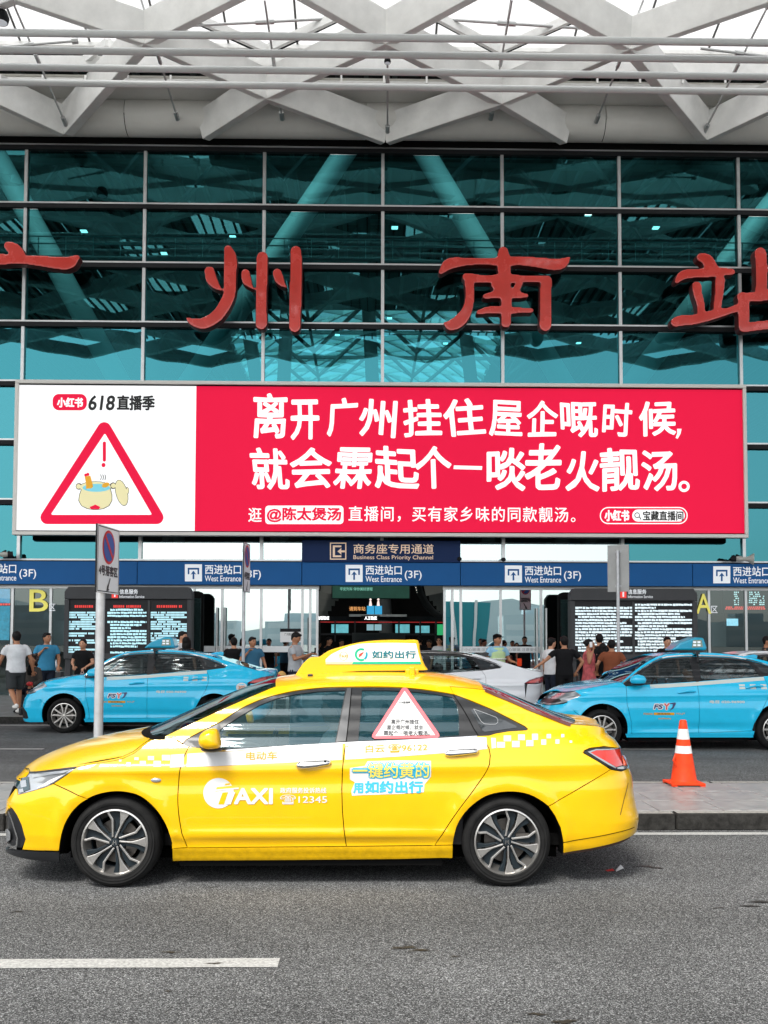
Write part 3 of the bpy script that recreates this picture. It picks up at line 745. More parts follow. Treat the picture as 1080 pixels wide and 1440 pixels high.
# maintenance walkway with rails just inside
zt, zm = at(540,337,YF+1.2).z, at(540,347,YF+1.2).z; zb_ = at(540,374,YF+1.2).z
wk = thing('walkway', (0,YF+1.2,zb_), 'thin railed maintenance walkway crossing behind the upper glass', 'walkway')
m = MB().box(-24,24,YF+.6,YF+1.5,zb_-.2,zb_); obj('deck', m, M['in_wall'], wk)
for z in (zt, zm): obj('rail', MB().box(-24,24,YF+1.18,YF+1.21,z-.014,z+.014), M['in_col'], wk)
for k in range(-28, 29):
    obj('post', MB().box(k*.82-.012,k*.82+.012,YF+1.18,YF+1.21,zb_,zt), M['in_col'], wk)
# roof trusses inside, dark
tr = MB()
for k in range(7):
    y0 = YF+5+k*5.5
    for s_ in range(-6, 6):
        tr.beam((s_*6,y0,20.6),(s_*6+3,y0+2.7,18.6),.16,.16); tr.beam((s_*6+3,y0+2.7,18.6),(s_*6+6,y0,20.6),.16,.16); tr.beam((s_*6,y0,20.6),(s_*6+6,y0,20.6),.2,.2); tr.beam((s_*6+3,y0+2.7,18.6),(s_*6+3,y0+8.2,18.6),.14,.14)
tag(obj('roof_truss', tr, mat('truss', (.10,.12,.12), .5), hall), kind='stuff')
m = MB(); random.seed(9)
for k in range(10):
    x = random.choice([-1,1])*random.uniform(10,30); y = random.uniform(YF+4,90); m.box(x-1.2,x+1.2,y-.7,y+.7,21.1,21.15)
obj('rooflight_panel', m, M['skyl'], hall)
# ceiling downlights
m = MB()
for k in range(16):
    x = (k%8-3.5)*3.1+random.uniform(-.6,.6); y = 40+(k//8)*12+random.uniform(-3,3); m.box(x-.12,x+.12,y-.12,y+.12,17.6,17.63)
M['lamp'] = mat('downlight', (.9,.9,.9), .5, emis=(1,1,.95), estr=3)
obj('ceiling_light', m, M['lamp'], hall)

# ---- inside the open doorway
def box_px(px0, px1, py0, py1, Y, dy=.15): 
    a = at(px0, py1, Y); b = at(px1, py0, Y); return MB().box(a.x,b.x,Y,Y+dy,a.z,b.z)
t = thing('hanging_screen', at(540,846,40), 'wide dark green display panel hanging deep inside the doorway', 'screen')
obj('cabinet', box_px(466,577,815,842,40), M['dark'], t); obj('screen', box_px(467.5,575.5,816,841,39.98,.01), mat('scr_green', (.01,.04,.03), .6, emis=(.02,.09,.06), estr=.2, var=.5, vscale=1.5), t)
obj('lettering', pxtext('平安列车 伴你美好旅程', 478,524,826,830.5, 39.96), mat('scr_txt', (.2,.45,.38), .5, emis=(.3,.8,.6), estr=.35), t)
t = thing('gate_canopy', at(540,866,38), 'black canopy with white lettering over the ticket check gates', 'sign')
obj('canopy', box_px(491,572,864,867,38,.4), M['alu'], t); obj('sign_box', box_px(440,625,867,872.5,38.2,.3), M['dark'], t)
obj('lettering', merge(pxtext('自助验证', 446.5,463,866.5,871.5, 38.18, .03), pxtext('人工验证', 512.5,530,866.5,871.5, 37.98, .03)), mat('lit_white', (.9,.9,.9), .5, emis=(1,1,1), estr=1.1), t)
obj('sign_box', box_px(508,534,865.5,872.5,38,.1), M['dark'], t)
t = thing('led_ticker', at(500,860,41), 'amber running text display left of the blue posters', 'display')
obj('cabinet', box_px(488,518,851,862,41), M['black'], t); obj('lettering', pxtext('请到车站', 491,514,853,859, 40.98, .03), mat('amber', (.6,.3,.1), .5, emis=(1,.45,.15), estr=.3), t)
for k, px in enumerate((516,527)):
    t = thing('hanging_poster', at(px+5,864,39), ('left' if k == 0 else 'right') + ' one of two bright blue posters hanging inside the doorway', 'poster', 'blue posters inside the doorway')
    obj('board', box_px(px,px+10.2,852,864,39,.04), mat('poster_blue', (.03,.3,.6), .5, emis=(.05,.45,.8), estr=.35), t)
    obj('figure_cutout', merge(ellp(px+5,843,1.6,1.6,39), pxpoly([(px+3.8,845),(px+6.2,845),(px+7.2,852),(px+2.8,852)], 39)), mat('cutout', (.8,.6,.55), .5, emis=(1,.8,.75), estr=.5), t)
    obj('lower_board', box_px(px-.3,px+9.5,878,886.5,39,.04), mat('poster_pale', (.3,.6,.7), .5, emis=(.5,.8,.9), estr=.2), t)
t = thing('gate_structure', at(540,900,42), 'dark ticket gate hall frames with teal glass in the doorway', 'gate')
m = MB()
for px in (448,470,498,560,590,612): m.add(*[(lambda b: (b.v, b.f))(box_px(px,px+2.2,872,902,42,.2))][0])
m = merge(m, box_px(440,625,891,893,42,.2)); obj('frame', m, M['dark'], t)
for bx_ in (box_px(466,490,878,890,44,.02), box_px(556,576,878,890,44,.02), box_px(584,604,880,890,44,.02)): obj('glass_pane', bx_, mat('lit_teal', (.1,.4,.45), .4, emis=(.2,.65,.75), estr=.2, var=.5, vscale=2), t)
obj('dark_backdrop', MB().box(-9,9,47,47.3,.15,8.5), M['black'], t)  # black sheet added to keep the doorway background dark
obj('counter', box_px(495,570,890,910,41.5,.6), M['in_wall'], t)
obj('red_strip', box_px(440,625,874.5,875.3,42.1,.05), mat('redled', (.3,.01,.01), .5, emis=(.8,.05,.05), estr=.12), t)
t = thing('exit_lightbox', at(620,885,36), 'small green light box at the right of the doorway', 'light box')
obj('box', box_px(615,624,878,893,36,.1), mat('green_box', (.02,.3,.1), .5, emis=(.05,.7,.25), estr=.25), t)
# arched soffit with dotted lamps inside the doorway on the right
m = MB(); dm = MB()
pts = [at(x, y, 37+k) for k, (x, y) in enumerate(((585,812),(590,832),(598,848),(608,860),(622,868)))]
m.tube(pts, .14, 8); obj('arched_soffit', m, M['in_wall'], hall, smooth=True)
for i in range(24):
    u = i/23*(len(pts)-1); k = min(int(u), len(pts)-2); p = pts[k].lerp(pts[k+1], u-k); dm.ell((p.x-.1,p.y-.2,p.z), .03,.03,.03,6,4)
obj('lamp_string', dm, mat('lampdot', (.9,.9,.8), .5, emis=(1,.95,.8), estr=1.5), hall)
for s_ in (-1, 1):
    for k in range(5):
        a = at(540+s_*(56+k*6), 824+k*7, 44+k*.5); b_ = at(540+s_*(84+k*3), 818+k*9, 44+k*.5); obj('lit_soffit', MB().beam(a, b_, .9, .05, up=(0,1,0)), mat('soffit', (.10,.105,.095), .6), hall)
# LED walls behind the clear side bays
t = thing('departure_board', at(1055,850,34), 'dark departure board with pale and red rows behind the glass at the right edge', 'display')
obj('cabinet', box_px(1018,1120,828,862,34,.2), M['dark'], t)
random.seed(21); m = MB(); m2 = MB()
def rows(px0, px1, py0, py1, Y, n, fill, wmin, wmax, hh=.62):
    out = MB(); dy = (py1-py0)/n
    for r_ in range(n):
        x = px0 + random.uniform(0, 1)
        while x < px1-1:
            w_ = random.uniform(wmin, wmax)
            if random.random() < fill:
                a = at(x, py0+dy*(r_+hh), Y); b = at(min(x+w_, px1), py0+dy*r_, Y)
                out.add([(a.x,Y,a.z),(b.x,Y,a.z),(b.x,Y,b.z),(a.x,Y,b.z)], [(0,1,2,3)])
            x += w_ + random.uniform(.4, 1.1)
    return out
ledw = mat('led_white', (.4,.6,.62), .5, emis=(.65,.95,1), estr=.55); ledr = mat('led_red', (.5,.02,.02), .5, emis=(1,.08,.06), estr=.8)
tag(obj('printed_rows', merge(rows(1032,1039,832,852,33.97,7,.8,1.2,2.5), rows(1053,1075,832,852,33.97,7,.7,1.2,2.5)), ledw, t), kind='stuff')
tag(obj('red_rows', rows(1020,1078,853,858,33.97,2,.85,1.5,3), ledr, t), kind='stuff')
t = thing('information_screen', at(1035,875,35), 'small bright screen with blue picture low behind the right glass', 'screen')
obj('cabinet', box_px(1020,1048,860,882,35,.1), M['dark'], t); obj('screen', box_px(1022,1038,870,880,34.98,.01), mat('scr2', (.1,.4,.6), .5, emis=(.4,.75,.95), estr=.7, var=.7, vscale=6), t)
t = thing('lit_advert', at(8,860,34), 'red and blue lit advert behind the glass at the left edge', 'display')
obj('cabinet', box_px(-40,15.5,826,905,34,.2), M['dark'], t)
obj('screen', box_px(-38,14,828,848,33.97,.01), mat('scr3', (.03,.15,.3), .5, emis=(.05,.3,.55), estr=.5, var=.8, vscale=5), t)
obj('screen', box_px(-38,14,852,900,33.97,.01), mat('scr4', (.03,.2,.35), .5, emis=(.05,.4,.6), estr=.4, var=.9, vscale=4), t)
obj('red_rows', rows(-38,14,848.5,851.5,33.96,1,.9,2,5,.9), ledr, t)
# ================================================================== CANOPY over the drop-off road
can = thing('canopy_roof', (0,24,16), 'white steel lattice canopy with pale membrane panels over the road', 'canopy')
Z0, SL, YE = 16.2, .25, 28.6
def onroof(px, py, up=0.0):
    """where the line of sight meets the sloping lattice plane"""
    d = ray(px, py); k = (Z0 + SL*YE + up - CAMZ) / (d.z + SL*d.y); return Vector((d.x*k, d.y*k, CAMZ + d.z*k))
# round edge beam
zc = at(540,172,28.5).z
nseg = 12
for k in range(-4, 4):
    m = MB().tube([(k*6.8+.01,28.45,zc),(k*6.8+6.79,28.45,zc)], .5, 28, cap=False); obj('round_edge_beam', m, M['cream'], can, smooth=True)
# soffit band between beam and lattice
def prof_at(y): return Z0 + SL*(YE-max(y, 20.5)) + .02*max(0, 20.5-y)
m = MB(); m.add([(-27,28.4,zc+.35),(27,28.4,zc+.35),(27,27.25,prof_at(27.25)+.55),(-27,27.25,prof_at(27.25)+.55)], [(0,1,2,3)])
m.add([(-27,28.42,zc+.45),(27,28.42,zc+.45),(27,27.27,prof_at(27.25)+.65),(-27,27.27,prof_at(27.25)+.65)], [(3,2,1,0)])
obj('soffit_panel', m, M['cream'], can)
# lattice nodes
U = [(-132,34),(205,42),(542,42),(885,50),(1222,56)]; Lw = [(-300,108),(40,112),(375,118),(705,128),(1040,136),(1375,140)]
beams = [((92,172),(205,42)),((205,42),(375,120)),((375,120),(542,42)),((542,42),(705,128)),((705,128),(885,50)),((885,50),(992,180)),
         ((375,120),(285,178)),((375,120),(542,183)),((705,128),(542,183)),((705,128),(797,184)),
         ((92,172),(-60,100)),((992,180),(1140,110)),
         ((205,42),(20,-22)),((205,42),(345,-30)),((542,42),(400,-40)),((542,42),(690,-40)),((885,50),(745,-30)),((885,50),(1080,-18)),
         ((-60,100),(-132,34)),((-132,34),(20,-22)),((1140,110),(1222,56)),((1222,56),(1080,-18)),((-60,100),(-180,180)),((1140,110),(1260,190))]
for a, b in beams:
    A, B = onroof(*a), onroof(*b)
    far = lambda p: p
    m = MB().beam(A, B, .30, .78, up=(0,-.25,1)); obj('lattice_beam', m, M['steel'], can, bevel=.02)
# the lattice carries on outwards over the road (seen only mirrored in the glass)
P7 = 6.85; x0 = onroof(542,42).x; yU = onroof(542,42).y; yL = onroof(375,120).y
dYr = 5.0
for r_ in range(0, 5):
    ya = yU - 2.4 - r_*dYr
    for k in range(-4, 5):
        cx = x0 + k*P7
        zA = prof_at(ya)+.1; zB = prof_at(ya-2.5)+.1; zC = prof_at(ya-5)+.1
        for s_ in (-1, 1):
            m = MB().beam((cx+s_*P7/2,ya+ .0,zA),(cx,ya-2.5,zB),.28,.7); obj('lattice_beam', m, M['steel'], can)
            m = MB().beam((cx,ya-2.5,zB),(cx+s_*P7/2,ya-5,zC),.28,.7); obj('lattice_beam', m, M['steel'], can)
# four round pipes hung below
zp = 15.3
for i, py in enumerate((53,77,101,122.5)):
    d = ray(540, py); k = (zp-CAMZ)/d.z; y = d.y*k
    m = MB().tube([(-26,y,zp),(26,y,zp)], .082, 14); obj('round_pipe', m, M['pipe'], can, smooth=True)
# membranes: translucent white strips with seams, above the lattice
mem = bpy.data.materials.new('membrane'); mem.use_nodes = True; t_ = mem.node_tree; t_.nodes.clear()
o1 = t_.nodes.new('ShaderNodeOutputMaterial'); mxx = t_.nodes.new('ShaderNodeMixShader'); mxx.inputs[0].default_value = .22
tl = t_.nodes.new('ShaderNodeBsdfTranslucent'); tl.inputs[0].default_value = (.97,.97,.96,1); df = t_.nodes.new('ShaderNodeBsdfTransparent'); df.inputs[0].default_value = (.95,.96,.97,1)
t_.links.new(tl.outputs[0], mxx.inputs[1]); t_.links.new(df.outputs[0], mxx.inputs[2]); t_.links.new(mxx.outputs[0], o1.inputs[0])
ribm = mat('membrane_rib', (.12,.12,.12), .6)
def zr_(y, up): return prof_at(y) + up
M['metaldeck'] = mat('metal_deck', (.30,.31,.30), .6)
ys = [27.3, 25.4, 23.6, 21.0]
for j in range(len(ys)-1):
    for k in range(-12, 12):
        xa, xb = k*1.9+.03, k*1.9+1.87
        m = MB().add([(xa,ys[j],zr_(ys[j],1.6)),(xb,ys[j],zr_(ys[j],1.6)),(xb,ys[j+1]+.05,zr_(ys[j+1],1.6)),(xa,ys[j+1]+.05,zr_(ys[j+1],1.6))], [(3,2,1,0)])
        obj('membrane_panel', m, mem, can)
    m = MB().box(-24,24,ys[j]-.04,ys[j]+.04,zr_(ys[j],1.6)-.12,zr_(ys[j],1.6)+.02); obj('purlin', m, M['dark'] if j else M['steel'], can)
for k in range(-12, 13):
    m = MB().beam((k*1.9,27.3,zr_(27.3,1.6)),(k*1.9,21,zr_(21,1.6)),.05,.03); obj('membrane_seam', m, ribm, can)
# ribbed metal deck further out; translucent strips added to light the road
for k in range(-12, 12):
    for j, (ya, yb) in enumerate(((21,13.02),(13,5.02),(5,-2.5))):
        if False: continue
        m = MB().add([(k*1.9+.02,ya,zr_(ya,1.6)),(k*1.9+1.88,ya,zr_(ya,1.6)),(k*1.9+1.88,yb,zr_(yb,1.6)),(k*1.9+.02,yb,zr_(yb,1.6))], [(3,2,1,0)]); obj('deck_panel', m, mem if (k + 2*j) % 5 == 1 else M['metaldeck'], can)
rb = MB()
for k in range(-50, 50): rb.beam((k*.45,20.4,zr_(20.4,1.5)),(k*.45,-2.5,zr_(-2.5,1.5)),.06,.14)
tag(obj('deck_ribs', rb, M['dark'], can), kind='stuff')
# inner frames of the rooflights seen between the beams
def fr_px(pts, up, w_, h_, mt, nm):
    P = [onroof(x, y, up) for x, y in pts]
    for a, b in zip(P, P[1:]): obj(nm, MB().beam(a, b, w_, h_), mt, can)
fr_px([(118,85),(150,60),(190,84)], .6, .1, .22, M['steel'], 'rooflight_frame')
fr_px([(265,20),(375,69),(490,15)], .6, .1, .22, M['steel'], 'rooflight_frame')
fr_px([(600,15),(702,70),(815,20)], .6, .1, .22, M['steel'], 'rooflight_frame')
fr_px([(265,26),(375,76),(490,21)], .9, .06, .1, M['dark'], 'rooflight_gasket')
fr_px([(600,21),(702,76),(815,26)], .9, .06, .1, M['dark'], 'rooflight_gasket')
fr_px([(0,92),(200,90)], .7, .06, .1, M['dark'], 'rooflight_gasket'); fr_px([(190,88),(530,92)], .7, .06, .1, M['dark'], 'rooflight_gasket'); fr_px([(550,92),(880,96)], .7, .06, .1, M['dark'], 'rooflight_gasket'); fr_px([(880,92),(1080,96)], .7, .06, .1, M['dark'], 'rooflight_gasket')
fr_px([(-20,86),(1100,97)], .5, .1, .3, M['steel'], 'purlin'); fr_px([(-20,112),(1100,124)], .35, .08, .12, M['steel'], 'purlin')
# hangers and tie rods with clevis joints
def rod(a, b, Ya, Yb, r_=.028):
    A, B = at(*a, Ya), at(*b, Yb); t1 = A.lerp(B, .42); t2 = A.lerp(B, .52); e = A.lerp(B, .93)
    m = MB().tube([A, B], r_, 8); m.tube([t1, t2], r_*1.9, 8); m.tube([e, B], r_*2.4, 8); obj('tie_rod', m, M['alu'], can, smooth=True)
rod((14,-6),(93,176),24.5,27.9); rod((196,-8),(250,168),24.5,27.9); rod((372,0),(397,168),24.5,27.9); rod((720,0),(690,168),24.5,27.9); rod((905,0),(838,172),24.5,27.9); rod((1079,10),(990,186),24.5,27.9); rod((545,40),(545,186),25.2,27.9)
rod((250,37),(510,24),25.4,25.4,.035); rod((590,25),(850,42),25.4,25.4,.035); rod((-20,68),(110,57),25.4,25.6,.035); rod((985,68),(1100,82),25.4,25.6,.035)
# short stubs along the purlin
for k in range(-16, 17):
    p = at(540+k*60, 112, 26.6); m = MB().box(p.x-.025,p.x+.025,26.58,26.63,p.z-.1,p.z+.12); obj('stub_post', m, M['steel'], can)
# floodlights under the lattice
for px, py, nm in ((2,0,'round black floodlight at the top left corner of the canopy'),(545,62,'small round floodlight at the top centre of the canopy')):
    p = onroof(px, py) - Vector((0,0,.45)); sF = 1.0 if px < 100 else .45; t = thing('floodlight', p, nm, 'light', 'floodlights under the canopy')
    obj('housing', MB().lathe([(0,-.12*sF),(.17*sF,-.12*sF),(.2*sF,.0),(.14*sF,.16*sF),(0,.18)], 16, tuple(p)), M['dark'], t, smooth=True)
    obj('lens', MB().lathe([(0,-.125*sF),(.14*sF,-.125*sF),(.15*sF,-.12*sF)], 16, tuple(p)), M['sign_white'], t)
    obj('bracket', MB().box(p.x-.03,p.x+.03,p.y-.03,p.y+.03,p.z+.17,p.z+.6), M['steel'], t)
# ================================================================== CARS
# Car space: x towards the rear, y away from the visible side (near side is negative), z up, origin on the ground below the middle.
def interp(tab, v):
    if v <= tab[0][0]: return tab[0][1]
    for (a, fa), (b, fb) in zip(tab, tab[1:]):
        if v <= b:
            t = (v-a)/(b-a); t = t*t*(3-2*t)*.35 + t*.65; return fa+(fb-fa)*t
    return tab[-1][1]
class Body:
    """side surface of a saloon: half width as a function of (x, z), closing round the nose and tail"""
    def __init__(s, prof, nose, tail, P=14, Q=3.0, creases=()): s.prof, s.nose, s.tail, s.P, s.Q, s.creases = prof, nose, tail, P, Q, creases
    def ext(s, z): return interp(s.nose, z), interp(s.tail, z)
    def hw(s, x, z):
        w_ = interp(s.prof, z)
        for f in s.creases: w_ += f(x, z)
        return w_
    def t_of(s, x, z):
        a, b = s.ext(z); c = (a+b)/2; h = (b-a)/2; return max(-1, min(1, (x-c)/h))
    def half(s, x, z):
        t = abs(s.t_of(x, z)); return s.hw(x, z) * max(0, 1-t**s.P)**(1/s.Q)
    def s_of(s, x, z):
        t = s.t_of(x, z); return math.copysign(1-(1-abs(t))**(1/2.2), t)
    def pt(s, sv, z, d=0.0):
        a, b = s.ext(z); c = (a+b)/2; h = (b-a)/2
        t = math.copysign(1-(1-min(1, abs(sv)))**2.2, sv); x = c+h*t
        w_ = s.hw(x, z)
        y = -w_ * max(0, 1-abs(t)**s.P)**(1/s.Q)
        p = Vector((x, y, z))
        if d: p += s.nrm(sv, z)*d
        return p
    def nrm(s, sv, z):
        e = 1e-3; s1, s0 = min(1, sv+e), max(-1, sv-e)
        du = s.pt(s1, z)-s.pt(s0, z); dv = s.pt(sv, z+e*2)-s.pt(sv, z-e*2)
        n = du.cross(dv)
        if n.length < 1e-12: return Vector((math.copysign(1, sv), 0, 0))
        return n.normalized()
    def px(s, pts, Yc, gx):
        """photograph pixels on the near side -> (x, z) in car space; Yc depth of the car's middle line, gx its world x"""
        out = []
        for px_, py_ in pts:
            Y = Yc - .85
            for _ in range(6):
                p = at(px_, py_, Y); Y = Yc - s.half(p.x-gx, p.z)
            out.append((p.x-gx, p.z))
        return out
def pin(p, poly):
    x, y = p; c = False; n = len(poly)
    for i in range(n):
        x1, y1 = poly[i]; x2, y2 = poly[i-1]
        if (y1 > y) != (y2 > y) and x < (x2-x1)*(y-y1)/(y2-y1)+x1: c = not c
    return c
def inset(poly, d):
    n = len(poly); ar = sum(poly[i][0]*poly[(i+1) % n][1]-poly[(i+1) % n][0]*poly[i][1] for i in range(n)); sg = 1 if ar > 0 else -1
    out = []
    for i in range(n):
        a, b, c = Vector(poly[i-1]), Vector(poly[i]), Vector(poly[(i+1) % n])
        e1 = (b-a); e2 = (c-b)
        if e1.length < 1e-9 or e2.length < 1e-9: out.append(tuple(b)); continue
        n1 = Vector((-e1.y, e1.x)).normalized(); n2 = Vector((-e2.y, e2.x)).normalized(); m = (n1+n2)
        if m.length < .3: m = n1
        m = m.normalized(); k = d/max(.45, m.dot(n1)); out.append(tuple(b+m*k*sg))
    return out
def dens(poly, step, closed=True):
    out = []; n = len(poly)
    for i in range(n if closed else n-1):
        a, b = Vector(poly[i]), Vector(poly[(i+1) % n]); k = max(1, int((b-a).length/step))
        for j in range(k): out.append(tuple(a.lerp(b, j/k)))
    if not closed: out.append(tuple(poly[-1]))
    return out
def panel(name, body, outer, mats, parent, holes=(), step=.05, gap=.0032, off=0.0, flange=.018, smooth_pts=True, wrap=None, mirror=True, both=False, maxedge=.03, zstep=None):
    """sheet-metal panel: outline in (x, z), filled, laid on the body's surface with its edges folded in"""
    def tosv(poly): return [(body.s_of(x, z)*2.2, z) for x, z in poly]
    o2 = tosv(dens(inset(dens(outer, maxedge), gap), maxedge))
    if wrap: o2 = wrap(o2)
    hs = [tosv(dens(inset(dens(h, maxedge), -gap), maxedge)) for h in holes]
    xs = [p[0] for p in o2]; zs = [p[1] for p in o2]
    pts = [Vector(p) for p in o2]; edges = [(i, (i+1) % len(o2)) for i in range(len(o2))]
    for h in hs:
        n0 = len(pts); pts += [Vector(p) for p in h]; edges += [(n0+i, n0+(i+1) % len(h)) for i in range(len(h))]
    zst = zstep or step*.6
    nx = int((max(xs)-min(xs))/step)+1; nz = int((max(zs)-min(zs))/zst)+1
    for i in range(1, nx):
        for j in range(1, nz):
            q = (min(xs)+i*step, min(zs)+j*zst)
            if pin(q, o2) and not any(pin(q, h) for h in hs): pts.append(Vector(q))
    V, E, Fc, *_ = geometry.delaunay_2d_cdt(pts, edges, [], 0, 1e-5)
    tris = []
    for f in Fc:
        for k in range(1, len(f)-1):
            t = (f[0], f[k], f[k+1]); c = (sum(V[i].x for i in t)/3, sum(V[i].y for i in t)/3)
            if pin(c, o2) and not any(pin(c, h) for h in hs):
                a, b, c2 = V[t[0]], V[t[1]], V[t[2]]
                if (b-a).cross(c2-a) < 0: t = t[::-1]
                if abs((b-a).cross(c2-a)) > 1e-9: tris.append(t)
    P3 = [body.pt(v.x/2.2, v.y, off) for v in V]; N3 = [body.nrm(v.x/2.2, v.y) for v in V]
    # boundary edges -> flange
    cnt = {}
    for t in tris:
        for a, b in ((t[0],t[1]),(t[1],t[2]),(t[2],t[0])): cnt[(a,b)] = 1
    bd = [(a,b) for (a,b) in cnt if (b,a) not in cnt]
    verts = list(P3); norms = list(N3); faces = list(tris)
    if flange:
        mp = {}
        for a, b in bd:
            for i in (a, b):
                if i not in mp:
                    mp[i] = len(verts); verts.append(P3[i]); norms.append(N3[i]); 
                    verts.append(P3[i]-N3[i]*flange); norms.append(N3[i])
        for a, b in bd: faces.append((b, a, mp[a]+1, mp[b]+1))
    nf = len(faces); nv = len(verts)
    if mirror:
        verts += [Vector((v.x, -v.y, v.z)) for v in verts]; norms += [Vector((v.x, -v.y, v.z)) for v in norms]
        faces += [tuple(i+nv for i in f)[::-1] for f in faces]
    def build(vs, ns, fs, nm):
        me = bpy.data.meshes.new(nm); me.from_pydata([tuple(v) for v in vs], [], fs)
        me.polygons.foreach_set('use_smooth', [True]*len(fs)); me.update()
        ln = []
        for p in me.polygons:
            flat = len(p.vertices) == 4
            for li in p.loop_indices:
                ln.append(p.normal.copy() if flat else ns[me.loops[li].vertex_index])
        try: me.normals_split_custom_set([tuple(x) for x in ln])
        except Exception: pass
        return link(nm, me, mats, parent)
    if mirror and both:       # two objects, near and far side
        a = build(verts[:nv], norms[:nv], faces[:nf], name)
        b = build(verts[nv:], norms[nv:], [tuple(i-nv for i in f) for f in faces[nf:]], name)
        return a, b
    return build(verts, norms, faces, name)
def ribbon(body, line, wid, depth, sides=(1, -1)):
    """dark backing strip behind a shut line"""
    L = dens(line, .04, closed=False); m = MB(); n = len(L)
    for sg in sides:
        vs = []
        for i, (x, z) in enumerate(L):
            a, b = L[max(0, i-1)], L[min(n-1, i+1)]; dx, dz = b[0]-a[0], b[1]-a[1]; l = math.hypot(dx, dz) or 1
            for q in (-wid, wid):
                X, Z = x-dz/l*q, z+dx/l*q
                p = body.pt(body.s_of(X, Z), Z, -depth); vs.append((p.x, p.y*sg, p.z))
        m.add(vs, [(2*i, 2*i+1, 2*i+3, 2*i+2) for i in range(n-1)])
    return m
def resample(P, n):
    P = [Vector(p) for p in P]; d = [0]
    for a, b in zip(P, P[1:]): d.append(d[-1]+(b-a).length)
    out = []
    for i in range(n):
        t = d[-1]*i/(n-1); k = 0
        while k < len(d)-2 and d[k+1] < t: k += 1
        out.append(P[k].lerp(P[k+1], (t-d[k])/max(1e-9, d[k+1]-d[k])))
    return out
def loft(name, near, centre, mats, parent, nu=40, nv=22, ex=2.2, ez=1.0, thick=0, smoothp=True, yin=0):
    """skin across the car between a line on the near side and its mirror, rising to the centre line"""
    near = smoothline(near, .05) if smoothp else near; centre = smoothline(centre, .05) if smoothp else centre
    A = resample(near, nu); C = resample(centre, nu); vs = []
    for i in range(nu):
        for j in range(nv+1):
            v = -1+2*j/nv; q = 1-abs(v)**ex; qz = q**ez
            vs.append((A[i].x+(C[i].x-A[i].x)*q, (A[i].y+yin)*(-v), A[i].z+(C[i].z-A[i].z)*qz))
    fs = [(i*(nv+1)+j, i*(nv+1)+j+1, (i+1)*(nv+1)+j+1, (i+1)*(nv+1)+j) for i in range(nu-1) for j in range(nv)]
    # near = positive v? orient outward (up)
    m = MB(); m.add([Vector(v) for v in vs], fs)
    me = bpy.data.meshes.new(name); me.from_pydata(m.v, [], m.f); me.update()
    if sum(p.normal.z for p in me.polygons) < 0: me.flip_normals()
    me.polygons.foreach_set('use_smooth', [True]*len(me.polygons))
    o = link(name, me, mats, parent)
    if thick:
        sd_ = o.modifiers.new('thick', 'SOLIDIFY'); sd_.thickness = thick; sd_.offset = -1
    return o
def on(body, poly, d=0.004): return lambda x, z: body.pt(body.s_of(x, z), z, d)
def decal(name, body, polys, mt, parent, d=.003, step=.04):
    """flat print laid on the paint, near side"""
    m = MB()
    for poly in polys:
        pl = dens(poly, step); sv = [Vector((body.s_of(x, z)*2.2, z)) for x, z in pl]
        xs = [p[0] for p in sv]; zs = [p[1] for p in sv]; pts = list(sv); n = len(sv)
        i0 = int((max(xs)-min(xs))/step); j0 = int((max(zs)-min(zs))/step)
        for i in range(1, i0+1):
            for j in range(1, j0+1):
                q = (min(xs)+i*step, min(zs)+j*step)
                if pin(q, [tuple(p) for p in sv]): pts.append(Vector(q))
        V, E, Fc, *_ = geometry.delaunay_2d_cdt(pts, [(i, (i+1) % n) for i in range(n)], [], 1, 1e-5)
        fs = [f for f in Fc if len(f) >= 3]
        fs = [f if (V[f[1]]-V[f[0]]).cross(V[f[2]]-V[f[0]]) > 0 else f[::-1] for f in fs]
        m.add([body.pt(v.x/2.2, v.y, d) for v in V], fs)
    return obj(name, m, mt, parent, smooth='all', world=False)
